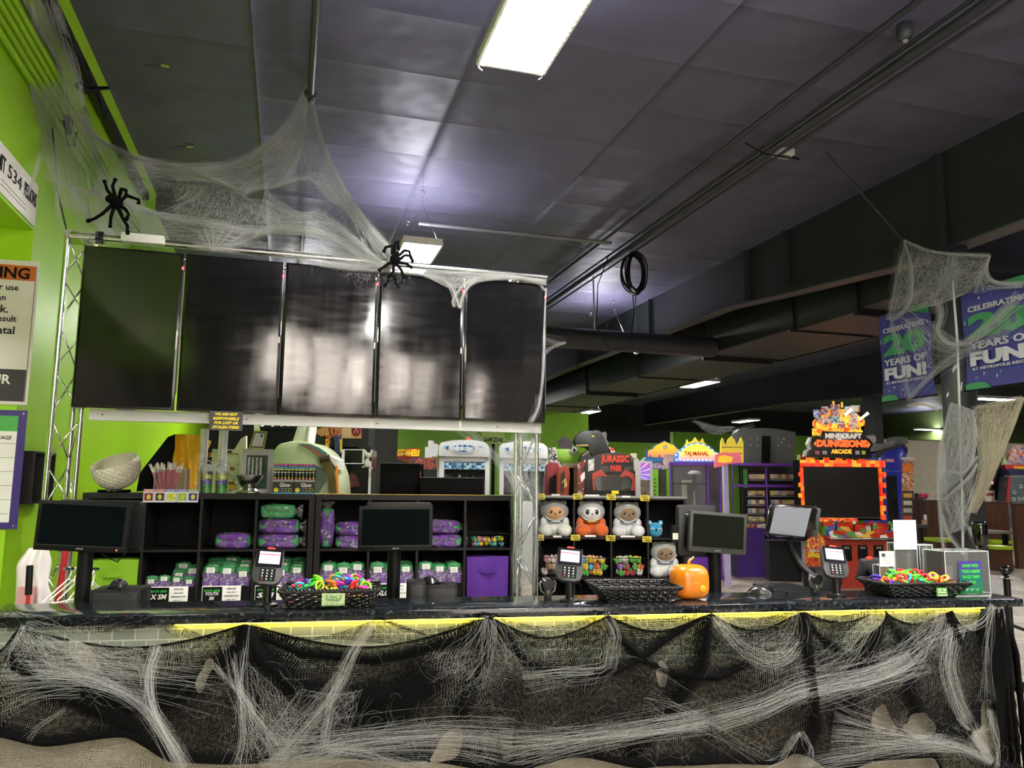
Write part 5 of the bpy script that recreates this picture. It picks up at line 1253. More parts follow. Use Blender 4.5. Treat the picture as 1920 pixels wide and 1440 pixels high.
b1, bx1 = wicker(620, 1130, .17, .375, .25, .070, 'black wicker basket heaped with bright rings, left of the middle monitor', fl=.04)
b2, bx2 = wicker(1186, 1120, .17, .35, .25, .062, 'empty black wicker basket left of the orange pumpkin', rz=radians(-3), fl=.05)
b3, bx3 = wicker(1712, 1108, .17, .40, .25, .062, 'black wicker basket heaped with bright rings, beside the clear card box', rz=radians(-2), fl=.05)
RC = [('#f4e020', 'yellow'), ('#f03aa0', 'hot pink'), ('#e82838', 'red'), ('#3ac83a', 'green'), ('#5a38c8', 'violet'), ('#2ab0c0', 'teal'), ('#8ae82a', 'lime'), ('#f07820', 'orange')]
rp = {}
def ring_heap(bt, n, where, W_, D_, hb, seed):
    R = random.Random(seed)
    for k in range(n):
        c, nm = RC[R.randrange(len(RC))]
        if c not in rp:
            o = rp[c] = prop(MB().tube([(.0185*cos(a_), .0185*sin(a_), 0) for a_ in [2*pi*i/22 for i in range(22)]], .0052, 8, closed=True).build('coil_ring', mat(c, .4, name='neon_ring_plastic', bump=.4, bs=400), smooth=True))
        else: o = rp[c].copy(); COL.objects.link(o)
        L = k/n; u, v_ = R.uniform(-1, 1), R.uniform(-1, 1)
        x = u*(W_/2-.032)*(1-.12*L); y = v_*(D_/2-.035)*(1-.12*L); z = hb*.25+.045*L*(1-.5*u*u)+.012
        if L > .45: z = hb-.008+.035*(L-.45)/.55*(1-.6*u*u)*1.3
        o.location = bt.matrix_basis @ Vector((x, y, z)); o.rotation_euler = (R.gauss(0, .55), R.gauss(0, .55), R.uniform(0, 3))
        o.scale = (1, R.uniform(.78, 1), 1)
        prop(o, '%s plastic coil ring heaped in the %s' % (nm, where), 'ring', '%s coil rings in the %s' % (nm, where))
ring_heap(b1, 120, 'left wicker basket', .375, .25, .070, 1); ring_heap(b3, 120, 'right wicker basket', .40, .25, .062, 2)
def basket_card(px, py, v, w_, h_, col, label, lines, tcol=GREEN):
    x, z = C0(px, py, v); t = thing('price_card', label, 'card', cw(x, v, z-h_/2), CA); 
    MB().box(-w_/2, w_/2, -.001, .001, 0, h_).build('card', mat(col, .6), t)
    for k, s_ in enumerate(lines): text(s_, w_*.7, h_*.2, tcol, t, TR(0, -.0012, h_*(.75-.27*k)), bold=.02)
    g = MB()
    for k in range(12): g.prism([(-w_/2+.004+k*w_/12.6, .001), (-w_/2+.004+(k+.8)*w_/12.6, .001), (-w_/2+.004+(k+.4)*w_/12.6, h_*.12+.004*(k % 3))], -.0013, -.001)
    g.build('printed_grass', tcol, t)
basket_card(625, 1124, .035, .085, .046, '#b9cf9c', 'pale green price card on the left wicker basket', ('2 for 1', 'TICKET'), mat('#4a8a50', .5))
basket_card(1766, 1110, .035, .052, .036, '#5aa03c', 'green price card on the right wicker basket', ('IT IS', '100 tickets'), WHITE)
# pumpkin
x = C0(1293, 1122, .16)[0]; t = thing('toy_pumpkin', 'glossy orange square-shouldered pumpkin with a curled stem', 'pumpkin', cw(x, .16, LZ), CA)
def pk(u, v):
    th = pi*v; ph = 2*pi*u; d = Vector((sin(th)*cos(ph), sin(th)*sin(ph), cos(th))); s_ = lambda c, e: math.copysign(abs(c)**e, c)
    rad = 1-.012*abs(cos(ph*4)); x_, y_ = s_(d.x, .62), s_(d.y, .8); return (x_*.080*rad*(1-.03*d.z), y_*.07*rad, .074+.074*s_(d.z, .62)*(1-.05*max(0, d.z)*(1-min(1, abs(sin(th))*1.5))))
def pmat():
    n = N('orange_translucent_vinyl'); v = n.coord('Object'); nz = n.n('ShaderNodeTexNoise', {'Vector': v, 'Scale': 6.0}).outputs['Fac']
    n.set(Base_Color=n.ramp(nz, [(.3, lin('#e07812')), (.7, lin('#f08c1c'))]), Roughness=.3, Coat_Weight=.3, Subsurface_Weight=.25, Subsurface_Scale=.03); n.b.inputs['Subsurface Radius'].default_value = (1, .5, .15); return n.m
MB().grid(pk, 64, 40).build('pumpkin_body', pmat(), t, smooth=True)
MB().tube([(0, 0, .145), (0, 0, .158), (.008, 0, .166), (.018, 0, .170), (.022, 0, .178)], [.008, .006, .005, .004, .003], 8).build('stem', mat('#d8a83a', .4), t, smooth=True)
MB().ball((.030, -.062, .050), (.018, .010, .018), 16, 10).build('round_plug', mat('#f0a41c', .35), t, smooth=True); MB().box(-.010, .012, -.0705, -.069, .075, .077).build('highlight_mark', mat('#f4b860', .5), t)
# acrylic boxes right
def abox(px0, px1, py0, py1, v, d, label, name='acrylic_box', z=LZ):
    a, b = C0(px0, py1, v)[0], C0(px1, py1, v)[0]; zt = C0((px0+px1)/2, py0, v)[1]
    t = thing(name, label, 'box', cw((a+b)/2, v, z), CA); w_ = (b-a)/2; h_ = zt-z; acrylic_box(t, -w_, w_, 0, d, 0, h_, top=True); return t, w_, h_
t, w_, h_ = abox(1776, 1858, 1034, 1117, .10, .14, 'clear acrylic card return box at the right end with a purple-green sign', 'card_return_box')
sg = thing('card_sign', 'purple and green sign asking for used cards, on the clear box', 'sign', cw(C0(1817, 1080, .095)[0]+.006, .094, LZ+.012), CA)
def grad():
    n = N('purple_green_print'); v = n.coord('Object'); sp = n.n('ShaderNodeSeparateXYZ', {0: v}); f = n.math('DIVIDE', sp.outputs[2], .142)
    n.set(Base_Color=n.ramp(f, [(0, lin('#1f7a3a')), (.45, lin('#1d6a68')), (.85, lin('#473a8c'))]), Roughness=.3); return n.m
MB().box(-.058, .058, -.002, 0, 0, .142).build('sign_card', grad(), sg)
for k, s_ in enumerate(('DONE WITH', 'YOUR CARDS?', 'PLACE THEM', 'HERE!')): text(s_, (.082, .094, .086, .044)[k], .014, mat('#4ad04a', .4), sg, TR(0, -.0022, .122-.0245*k), bold=.03, shear=.2)
for k in (-1, 0, 1): MB().tube([(k*.026-.009, -.003, .022), (k*.026, -.003, .013), (k*.026+.009, -.003, .022)], .0014, 5).build('arrow', mat('#d8e8d8', .4), sg)
for k in range(5):
    o = MB().box(-.027, .027, -.043, .043, 0, .001).build('used_card', mat(('#e8e8f0', '#c04a4a', '#f0f0e8', '#4a6ac0', '#e8e8e8')[k], .4)); o.location = cw(C0(1817, 1110, .17)[0]-.03+.018*k, .15+.01*(k % 2), LZ+.005+.0015*k); o.rotation_euler = (0, 0, k*.7)
    prop(o, 'used play card lying in the clear card return box', 'card', 'used cards in the return box')
t, w_, h_ = abox(1681, 1724, 1018, 1110, .27, .05, 'tall clear acrylic holder with a blank white card on top', 'acrylic_holder')
zt = C0(1700, 975, .27)[1]; MB().box(-w_, w_, -.003, -.001, h_-.03, zt-LZ).build('blank_white_card', mat('#eceee8', .5), t)
t, w_, h_ = abox(1728, 1753, 1022, 1105, .28, .05, 'narrow clear acrylic holder right of the blank white card', 'acrylic_holder')
t, w_, h_ = abox(1651, 1678, 1060, 1100, .26, .05, 'short clear tip box holding folded banknotes', 'tip_box')
MB().box(-w_, w_, -.004, -.002, h_-.005, h_+.065).build('printed_notice', PAPER, t)
for k in range(7): MB().box(-w_*.6, w_*(.7-.1*(k % 3)), -.0045, -.004, h_+.008+.006*k, h_+.010+.006*k).build('notice_print', GREY, t)
MB().box(-w_*.7, -w_*.2, -.0045, -.004, h_+.040, h_+.055).build('notice_logo', DGREY, t)
rb = random.Random(9); bn = None
for (px, v) in ((1660, .28), (1668, .29), (1664, .275), (1700, .285), (1712, .29), (1740, .295)):
    if bn is None:
        o = bn = thing('banknote', 'x', 'banknote'); MB().grid(lambda u, w: (-.022+.044*u, .006*sin(u*5+w*2), .065*w), 8, 8).build('note_paper', mat('#a8b29a', .7), o, smooth=True)
        MB().ball((0, -.006, .033), (.008, .002, .010), 8, 6).build('portrait_print', mat('#7a8a70', .7), o)
    else: o = copy_tree(bn)
    o.location = cw(C0(px, 1095, v)[0], v+.01, LZ+.006); o.rotation_euler = (rb.uniform(-.1, .1), rb.uniform(-.5, .5), CA+rb.uniform(-.4, .4))
    prop(o, 'folded green banknote inside the clear holders by the right basket', 'banknote', 'banknotes in the clear holders')
# keyboard edge
t = thing('keyboard', 'black keyboard on the back counter behind the right ring basket', 'keyboard', cw(C0(1650, 1085, .55)[0], .55, WZ+.001), CA+.1)
MB().box(-.19, .19, -.06, .08, 0, .02).build('keyboard_body', BLK, t, bevel=.004)
kb = MB()
for r_ in range(5):
    for c in range(15): kb.box(-.18+c*.0242, -.16+c*.0242, -.052+r_*.024, -.033+r_*.024, .02, .026)
kb.build('keys', DGREY, t)['kind'] = 'stuff'
# stanchion and rope right of the counter
p = atZ(1902, 1288, 0); t = thing('rope_post', 'black rope post with a ball top right of the counter', 'rope post', (p.x, p.y, 0))
MB().lathe([(.17, 0), (.17, .012), (.12, .03), (.03, .045)], 32).build('weighted_base', BLKG, t, smooth=True, sharp=.6)
MB().lathe([(.026, .04), (.026, .84)], 20).build('post', mat('#131315', .3, .3), t, smooth=True, sharp=.6)
MB().lathe([(.055, .84), (.055, .846)], 20).build('collar_plate', STEEL, t, smooth=True, sharp=.6); MB().lathe([(.02, .846), (.02, .865)], 16).build('neck', BLK, t, smooth=True); MB().ball((0, 0, .90), .043, 22, 14).build('ball_top', BLKG, t, smooth=True)
def rope(p0, p1, sag, label):
    pts = [Vector(p0).lerp(Vector(p1), k/24)+Vector((0, 0, -sag*sin(pi*k/24))) for k in range(25)]; prop(MB().tube(pts, .014, 10).build('barrier_rope', mat('#0c0c0e', .6, bump=.4, bs=200), smooth=True), label, 'rope')
rope((p.x-.03, p.y, .46), (p.x-1.1, p.y+.25, .75), .18, 'black barrier rope sagging from the post toward the counter end')
rope((p.x+.03, p.y, .47), (p.x+1.0, p.y-.1, .5), .12, 'black barrier rope leaving the post to the right')
# ---------------------------------------------------------------- games and furniture further back
def art(name, cols, scale=6, dist=1.5, rough=.4, cell=False, emit=0):
    """printed artwork: patches of several colours"""
    n = N(name); v = n.coord('Object')
    if cell: f = n.n('ShaderNodeTexVoronoi', {'Vector': v, 'Scale': scale}).outputs['Color']; f = n.n('ShaderNodeSeparateXYZ', {0: f}).outputs[0]
    else: f = n.n('ShaderNodeTexNoise', {'Vector': v, 'Scale': scale, 'Detail': 3, 'Distortion': dist}).outputs['Fac']
    k = len(cols); lo, hi = (0, 1) if cell else (.3, .7)
    c = n.ramp(f, [(lo+(hi-lo)*i/k, lin(c_)) for i, c_ in enumerate(cols)], 'CONSTANT')
    n.set(Base_Color=c, Roughness=rough)
    if emit: n.set(Emission_Color=c, Emission_Strength=emit)
    return n.m
def pix(name, cols, sx, sz, emit=0, rough=.4):
    """square pixel blocks in several colours"""
    n = N(name); sp = n.n('ShaderNodeSeparateXYZ', {0: n.coord('Object')})
    cx = n.n('ShaderNodeCombineXYZ', {0: n.math('FLOOR', n.math('DIVIDE', sp.outputs[0], sx)), 1: n.math('FLOOR', n.math('DIVIDE', sp.outputs[2], sz))})
    wn = n.n('ShaderNodeTexWhiteNoise', noise_dimensions='2D'); n.t.links.new(cx.outputs[0], wn.inputs['Vector'])
    c = n.ramp(wn.outputs[0], [(i/len(cols), lin(c_)) for i, c_ in enumerate(cols)], 'CONSTANT'); n.set(Base_Color=c, Roughness=rough)
    if emit: n.set(Emission_Color=c, Emission_Strength=emit)
    return n.m
def gm(px, py, Y, name, label, cat, a=CAMA, group=None):
    G = face_at(px, py, Y, a); return G, tf(G, name, label, cat, group)
def P(G, t, pts, y0, y1, m_, name, bevel=0): return MB().prism(G.poly(pts, y0), y0, y1).build(name, m_, t, bevel=bevel)
def B(G, t, px0, px1, py0, py1, y0, y1, m_, name, floor=False, bevel=0):
    x0, z1 = G((px0), py0, y0); x1, z0 = G(px1, py1, y0)
    if floor: z0 = 0
    return MB().box(min(x0, x1), max(x0, x1), y0, y1, z0, z1).build(name, m_, t, bevel=bevel)
def T(G, t, s_, px0, px1, py0, py1, y, m_, **k):
    (x0, z1), (x1, z0) = G(px0, py0, y), G(px1, py1, y); return text(s_, x1-x0, z1-z0, m_, t, TR((x0+x1)/2, y, (z0+z1)/2), **k)
DK = mat('#0a0a0d', .25, name='dark_cabinet_screen', coat=.3)
GLASS = mat('#20262a', .08, name='dark_game_glass')
# cream cabinet with burger pictures
G, t = gm(450, 900, 7.6, 'arcade_cabinet', 'cream arcade cabinet with small burger pictures behind the white tubes', 'arcade machine')
CR_ = mat('#d6d2b8', .45, name='cream_laminate')
B(G, t, 398, 452, 848, 926, 0, .6, CR_, 'cabinet_body', True); P(G, t, [(435, 850), (452, 822), (461, 817), (461, 926), (448, 926), (448, 850)], -.02, .02, CR_, 'side_wing')
B(G, t, 398, 436, 842, 848, -.03, .6, LGREY, 'top_ledge'); B(G, t, 426, 434, 845.5, 848.5, -.035, -.03, BLK, 'badge')
B(G, t, 422, 449, 868, 926, -.012, 0, art('lattice_print', ['#c9c3ac', '#a8a296', '#d8d4c0'], 30, 0), 'lattice_panel')
for (a, b, c, d) in ((427, 439, 876, 884), (428, 440, 903, 917)):
    B(G, t, a+1, b-1, c, c+3, -.02, -.012, mat('#8a4a2a', .5), 'bun_picture'); B(G, t, a, b, c+3, c+5, -.02, -.012, mat('#4a2a18', .5), 'patty_picture'); B(G, t, a+1, b-1, c+5, d, -.02, -.012, mat('#d8b030', .5), 'bun_picture')
B(G, t, 376, 394, 848, 856, .1, .3, mat('#9a5a34', .6), 'brown_box')
# glass front with bulbs and dark room behind
G, t = gm(520, 800, 9.6, 'bulb_sign', 'dark sign panel with a row of white bulbs under the second screen', 'sign')
B(G, t, 483, 575, 780, 806, 0, .1, BLKM, 'panel'); B(G, t, 478, 484, 770, 850, -.02, .1, CR_, 'panel_edge')
t['label'] = 'dark panel with a row of round white bulbs below the third screen'
for k, x in enumerate((492, 511, 528, 540, 549, 556)):
    p_ = G(x, 796-(k > 3)*2, -.04); MB().ball((p_[0], -.04, p_[1]), .022, 12, 8).build('bulb', mat('#f2f0e8', .2, emit=.6), t, smooth=True)
MB().box(G(483, 800)[0]-.02, G(575, 800)[0], .0, .08, 0, G(500, 806)[1]).build('post_panel', BLKM, t)
# olive rocket-like ride
OL = mat('#a9b690', .4, name='pale_olive_fibreglass', coat=.2)
G, t = gm(575, 900, 8.6, 'kiddie_ride', 'pale olive kiddie ride with curved stripes and a brown pipe on its side', 'ride')
P(G, t, [(505, 930), (512, 845), (522, 832), (545, 827), (565, 826), (583, 830), (597, 838), (610, 850), (622, 868), (630, 890), (634, 930)], 0, .7, OL, 'ride_body', .03)
P(G, t, [(548, 828), (559, 795), (563, 792), (582, 792), (577, 828)], .1, .35, mat('#c6c9b4', .4), 'tower', .01); P(G, t, [(580, 792), (583, 792), (578, 829), (575, 829)], .08, .36, WHITE, 'tower_edge')
def strip(G, t, pts, w_, y, m_, name):
    p = [Vector((*G(a, b, y), 0)) for a, b in pts]; L, R_ = [], []
    for i in range(len(p)):
        d = (p[min(i+1, len(p)-1)]-p[max(0, i-1)]).normalized(); nn = Vector((-d.y, d.x, 0)); L.append((p[i]+nn*w_[i]/2)[:2]); R_.append((p[i]-nn*w_[i]/2)[:2])
    mb = MB()
    for i in range(len(p)-1): mb.prism([L[i], L[i+1], R_[i+1], R_[i]], y-.012, y)
    mb.build(name, m_, t)
strip(G, t, [(560, 833), (575, 836), (590, 843), (605, 855)], [.004, .03, .05, .07], -.004, mat('#a8685a', .5), 'red_stripe'); strip(G, t, [(562, 832), (580, 834), (598, 842), (612, 853)], [.004, .02, .03, .045], -.01, mat('#4a7a80', .5), 'teal_stripe')
strip(G, t, [(608, 862), (618, 880), (623, 900), (625, 930)], [.10, .085, .08, .08], -.03, mat('#5a4c22', .45, name='brown_pipe', var=.2), 'brown_pipe'); p_ = G(609, 861, -.05)
MB().tube([(p_[0]-.05, -.05, p_[1]), (p_[0]+.05, -.05, p_[1]+.02)], .035, 14).build('pipe_mouth', mat('#3a3016', .5), t, smooth=True, sharp=.7)
strip(G, t, [(589, 874), (600, 882), (602, 900), (592, 925)], [.02, .10, .12, .05], -.008, mat('#5c6a60', .15, name='bubble_window'), 'bubble_window'); P(G, t, [(614, 853), (634, 862), (633, 880), (628, 875)], -.02, .3, mat('#d8dcd0', .4), 'white_fin')
P(G, t, [(629, 872), (633, 874), (635, 928), (632, 928)], -.03, -.01, mat('#e88a28', .4), 'orange_edge')
MB().box(G(520, 930)[0], G(630, 930)[0], .1, .6, 0, G(575, 928)[1]).build('ride_base', BLKM, t)
# basketball game
G, t = gm(640, 850, 11.5, 'basketball_game', 'dark basketball arcade game with an orange ball picture on top', 'arcade machine')
B(G, t, 583, 690, 786, 838, 0, .5, mat('#1a1310', .5), 'marquee_box'); B(G, t, 583, 610, 838, 950, .0, .5, BLKM, 'cabinet_side', True); B(G, t, 672, 690, 838, 950, .0, .5, mat('#0f0d0c', .6), 'cabinet_side', True); B(G, t, 610, 672, 838, 950, .4, .5, BLKM, 'cabinet_back', True)
B(G, t, 641, 677, 794, 822, -.02, 0, mat('#d8b888', .5), 'wood_picture'); B(G, t, 659, 677, 794, 822, -.025, -.02, mat('#c8a070', .5), 'wood_picture')
p_ = G(626, 806, -.03); MB().ball((p_[0], -.0, p_[1]), (.115, .03, .13), 24, 14).build('ball_picture', art('orange_ball_print', ['#b0603a', '#c87850', '#8a4028'], 6), t, smooth=True)
for a_ in (-.6, 0, .6): MB().tube([(p_[0]+.11*sin(k/8*pi)*a_, -.034, p_[1]-.12+.24*k/8) for k in range(9)], .003, 5).build('ball_seam', BLK, t)
MB().prism([(p_[0]-.30, p_[1]-.02), (p_[0]-.1, p_[1]+.06), (p_[0]-.06, p_[1]-.06), (p_[0]-.18, p_[1]-.10)], -.034, -.03).build('flame_picture', mat('#c08a58', .5), t)
p_ = G(668, 807, -.03); MB().ball((p_[0], -.03, p_[1]), (.07, .012, .09), 20, 12).build('red_disc', mat('#8a1c24', .5), t, smooth=True); MB().tube([(p_[0]-.03, -.045, p_[1]-.04), (p_[0], -.045, p_[1]+.03), (p_[0]+.03, -.045, p_[1]-.03)], .005, 5).build('disc_print', WHITE, t)
B(G, t, 611, 617, 812, 850, -.04, .05, pix('yellow_red_edge', ['#d8b030', '#b02020', '#e8d060'], .03, .03), 'lit_edge')
P(G, t, [(626, 822), (629, 814), (636, 818), (642, 824), (641, 845), (638, 852), (627, 855)], -.10, -.03, mat('#38406a', .4), 'side_sign', .01); P(G, t, [(637, 824), (642, 823), (641, 846), (638, 849)], -.11, -.10, mat('#e8c030', .4), 'sign_edge')
# glass prize case
G, t = gm(662, 880, 10.4, 'prize_case', 'black glass prize case with white frame between the ride and the dark post', 'display case')
for (a, b, c, d) in ((641, 643, 842, 925), (692, 694, 865, 925), (641, 683, 842, 844), (680, 683, 842, 870), (641, 683, 868, 870)): B(G, t, a, b, c, d, -.02, .0, LGREY, 'white_bar', d == 925)
B(G, t, 641, 693, 843, 925, .05, .5, mat('#0b0a0b', .15, var=.3), 'case_body', True)
p_ = G(660, 900, .02); MB().prism([(p_[0]-.08, p_[1]-.1), (p_[0]-.02, p_[1]+.1), (p_[0]+.06, p_[1]+.05), (p_[0]+.1, p_[1]-.08)], .03, .045).build('dim_poster', mat('#4a2420', .4, var=.5, vs=20), t)
t2 = thing('steering_wheel', 'small red and white steering wheel low in the dark prize case', 'wheel', G.w(645, 922, -.12), G.a)
MB().tube([(.07*cos(a), 0, .07*sin(a)+.03) for a in [2*pi*i/18 for i in range(18)]], .012, 6, closed=True).build('wheel_rim', WHITE, t2, smooth=True); MB().ball((0, 0, .03), .03, 10, 6).build('wheel_hub', RED, t2, smooth=True)
t2 = thing('soft_toy', 'pale plush with thin limbs hanging beside the dark post', 'soft toy', G.w(690, 868, -.1), G.a); W_ = PL('#b8b4a0')
MB().ball((0, 0, .10), (.04, .03, .035), 10, 8).build('toy_head', W_, t2, smooth=True); MB().ball((-.01, 0, -.0), (.035, .03, .06), 10, 8).build('toy_body', W_, t2, smooth=True)
for q in ((.05, .17), (-.04, .16), (.06, -.08), (-.07, -.06)): MB().tube([(0, 0, .05 if q[1] > 0 else -.02), (q[0], 0, q[1])], .014, 6).build('toy_limb', W_, t2, smooth=True)
# flame sign
G, t = gm(760, 855, 15.0, 'flame_sign', 'flame shaped game sign with yellow lettering and toy cars below', 'sign')
P(G, t, [(724, 841), (733, 848), (740, 845), (748, 846), (770, 840), (783, 840), (788, 847), (786, 856), (775, 857), (760, 857), (745, 858), (737, 856), (730, 850)], 0, .12, mat('#c8242a', .4), 'red_flame')
strip(G, t, [(726, 842), (740, 853), (760, 851), (785, 848)], [.03, .04, .03, .03], -.01, WHITE, 'white_outline')
T(G, t, 'HOT WHEELS', 741, 787, 842, 856, -.03, mat('#f4c61c', .4, emit=.1), bold=.06, shear=.2)
P(G, t, [(727, 870), (728, 862), (740, 860), (758, 858), (775, 856), (790, 858), (800, 862), (800, 870)], .02, .14, art('car_print', ['#e8a030', '#284a28', '#c04020', '#2a4a8a', '#e8602a'], 9), 'car_picture')
MB().box(G(727, 870)[0], G(800, 870)[0], .05, .6, 0, G(727, 870)[1]).build('cabinet_body', BLKM, t)
# white prize machines
TILEB = pix('blue_tile_print', ['#2c62b0', '#4a90c8', '#88bcd0', '#1c4a98', '#c0dce0'], .045, .045)
SHW = mat('#d2d4d6', .35, name='white_cabinet_plastic', coat=.2)
def prize(px0, px1, lab, dy):
    Y = 13.5; G, t = gm((px0+px1)/2, 880, Y, 'prize_machine', lab, 'arcade machine', group='white prize machines')
    w_ = px1-px0; c = (px0+px1)/2
    for a, b in ((px0+2, px0+8), (px1-7, px1-1)): B(G, t, a, b, 856+dy, 1000, 0, .7, SHW, 'front_post', True)
    B(G, t, px0+2, px1-1, 856+dy, 866+dy, 0, .7, SHW, 'upper_rail'); B(G, t, px0+8, px1-7, 866+dy, 880+dy, .02, .05, TILEB, 'blue_tile_strip')
    B(G, t, px0+8, px1-7, 880+dy, 940, .55, .7, mat('#5c6260', .15, name='mirror_back'), 'mirror_back'); B(G, t, px0+8, px1-7, 940, 1000, 0, .7, SHW, 'lower_cabinet', True)
    B(G, t, px0+38, px0+41, 880+dy, 940, .3, .33, LGREY, 'inner_rail')
    for q in (.25, .55, .68): 
        p_ = G(px0+w_*q, 893, .3); MB().tube([(p_[0], .3, p_[1]-.06), (p_[0], .3, p_[1]+.04)], .035, 10).build('claw_motor', mat('#3a3c3e', .3, .5), t, smooth=True, sharp=.7)
    B(G, t, px0+8, px1-7, 880+dy, 890+dy, .2, .5, BLK, 'gantry')
    P(G, t, [(px0, 856+dy), (px0, 836+dy), (px0+5, 829+dy), (c-20, 825+dy), (c+15, 824+dy), (px1-8, 829+dy), (px1, 837+dy), (px1, 858+dy)], -.10, .7, SHW, 'header', .03)
    el = lambda rx, rz, y0, y1, m_, nm: MB().prism([(G(c, 841+dy, -.1)[0]+rx*cos(a), G(c, 841+dy, -.1)[1]+rz*sin(a)) for a in [2*pi*i/28 for i in range(28)]], y0, y1).build(nm, m_, t)
    el(.25, .085, -.13, -.10, SHW, 'oval_rim'); el(.215, .065, -.137, -.13, TILEB, 'oval_badge')
    for q in (-1, 1): x_ = G(c, 841, -.1)[0]; z_ = G(c, 841+dy, -.1)[1]+.02; MB().prism([(x_+q*.26, z_+.03), (x_+q*.38, z_), (x_+q*.28, z_-.045)], -.112, -.10).build('blue_fin', TILEB, t)
    T(G, t, 'PRIZE CUBE', c-20, c+18, 838+dy, 845+dy, -.14, WHITE, bold=.05)
    MB().ball((G(c+8, 824+dy)[0], .1, G(c+8, 823+dy)[1]), .04, 10, 6).build('red_beacon', mat('#e8302a', .3, emit=.4), t, smooth=True) if dy == 0 else None
prize(822, 917, 'white prize machine with a blue oval badge and red beacon', 0)
prize(935, 1028, 'white prize machine partly hidden by the right truss tower', 3)
G, t = gm(806, 850, 13.0, 'arcade_cabinet', 'narrow white-topped machine left of the prize machine with a red beacon', 'arcade machine')
for (a, b, c, d) in ((803, 810, 826, 858), (810, 818, 832, 856), (797, 803, 838, 858)): B(G, t, a, b, c, d, 0, .3, SHW, 'white_tower')
B(G, t, 795, 818, 858, 880, .0, .3, art('purple_orange_print', ['#6a3050', '#a05030', '#302840'], 10), 'printed_band'); B(G, t, 795, 818, 880, 940, .0, .3, GLASS, 'dark_front', True)
G, t = gm(782, 890, 11.0, 'ticket_strip', 'yellow and orange narrow sign standing between the two black panels', 'sign'); B(G, t, 781, 787, 884, 925, 0, .04, art('orange_sign_print', ['#e8c030', '#e06020', '#c03020'], 20), 'sign_card', True)
# green sign and webbed dark frame
G, t = gm(925, 822, 16.5, 'game_sign', 'yellow-green sign with dark lettering above the white prize machines', 'sign')
B(G, t, 903, 946, 806, 832, 0, .1, mat('#9ab84a', .6), 'sign_board'); T(G, t, 'GAME ZONE', 907, 943, 820, 829, -.02, BLK, bold=.03, shear=.1); MB().box(G(922, 832)[0], G(928, 832)[0], .0, .06, 0, G(925, 832)[1]).build('post', BLKM, t)
# dark red seat machine, dinosaur game
DR = mat('#7a1c24', .4, name='dark_red_plastic')
G, t = gm(1048, 880, 12.4, 'racing_seat', 'dark red racing seat shell left of the dinosaur game', 'seat')
P(G, t, [(1022, 930), (1024, 872), (1032, 866), (1046, 868), (1052, 880), (1050, 930)], 0, .5, DR, 'seat_shell', .02); P(G, t, [(1028, 925), (1030, 897), (1040, 890), (1048, 897), (1050, 925)], -.03, 0, BLK, 'seat_pad')
MB().box(G(1024, 930)[0], G(1050, 930)[0], .05, .45, 0, G(1037, 928)[1]).build('seat_base', BLKM, t)
P(G, t, [(1030, 840), (1042, 838), (1046, 862), (1056, 872), (1048, 876), (1030, 866)], .1, .2, art('dotted_black_print', ['#101012', '#d8d8d8', '#1a1a1e', '#2a1414'], 16), 'printed_arm')
G, t = gm(1057, 900, 11.8, 'dinosaur_side_panel', 'orange-red side panel with dinosaur art standing left of the dinosaur game', 'arcade machine')
P(G, t, [(1047, 930), (1047, 885), (1052, 877), (1060, 873), (1067, 876), (1069, 890), (1066, 930)], 0, .6, mat('#a84428', .45), 'side_panel', .01); P(G, t, [(1050, 925), (1051, 890), (1058, 882), (1060, 900), (1056, 925)], -.01, 0, mat('#3a2016', .5, var=.5, vs=10), 'dinosaur_art'); strip(G, t, [(1054, 905), (1059, 898), (1061, 910), (1058, 915)], [.02, .05, .05, .01], -.012, mat('#e8c070', .5), 'claw_art')
G, t = gm(1070, 860, 14.6, 'chameleon_machine', 'lime green lizard headed machine with a big white eye', 'arcade machine')
P(G, t, [(1040, 870), (1040, 842), (1052, 841), (1062, 840), (1072, 838), (1082, 840), (1093, 847), (1088, 858), (1086, 868)], 0, .4, mat('#9ad43a', .35, coat=.3), 'lizard_head', .03)
p_ = G(1075, 845, -.03); MB().ball((p_[0], .0, p_[1]), (.09, .08, .09), 18, 12).build('eye', mat('#e4e4d8', .3), t, smooth=True); MB().ball((p_[0]+.015, -.075, p_[1]+.01), (.025, .015, .03), 10, 8).build('pupil', BLK, t, smooth=True)
B(G, t, 1044, 1087, 868, 877, .0, .4, mat('#c8c6a0', .5), 'base_band'); B(G, t, 1046, 1085, 877, 940, .1, .5, BLKM, 'cabinet_body', True)
G, t = gm(1150, 880, 12.4, 'dinosaur_game', 'black and red dinosaur hunting arcade machine with red lettering', 'arcade machine')
P(G, t, [(1096, 940), (1098, 863), (1112, 856), (1128, 850), (1158, 848), (1184, 854), (1197, 862), (1200, 885), (1206, 940)], 0, .9, mat('#26201f', .45, name='charcoal_print', var=.3, vs=4), 'cabinet_shell', .01)
MB().box(G(1100, 930)[0], G(1205, 930)[0], .05, .85, 0, G(1150, 938)[1]).build('cabinet_base', BLKM, t)
P(G, t, [(1097, 862), (1083, 872), (1083, 930), (1100, 940), (1100, 862)], .05, .9, art('red_jungle_print', ['#2a1a18', '#8a2c20', '#5a241c', '#c8b0a0'], 7), 'side_art')
P(G, t, [(1088, 893), (1096, 884), (1097, 896), (1090, 905)], .03, .05, WHITE, 'white_print')
P(G, t, [(1110, 888), (1128, 880), (1138, 892), (1163, 892), (1172, 881), (1188, 888), (1192, 905), (1190, 920), (1184, 920), (1186, 900), (1178, 893), (1165, 894), (1160, 892), (1138, 893), (1122, 893), (1113, 900), (1117, 920), (1112, 918)], -.05, 0, mat('#a83c2c', .4), 'red_brow')
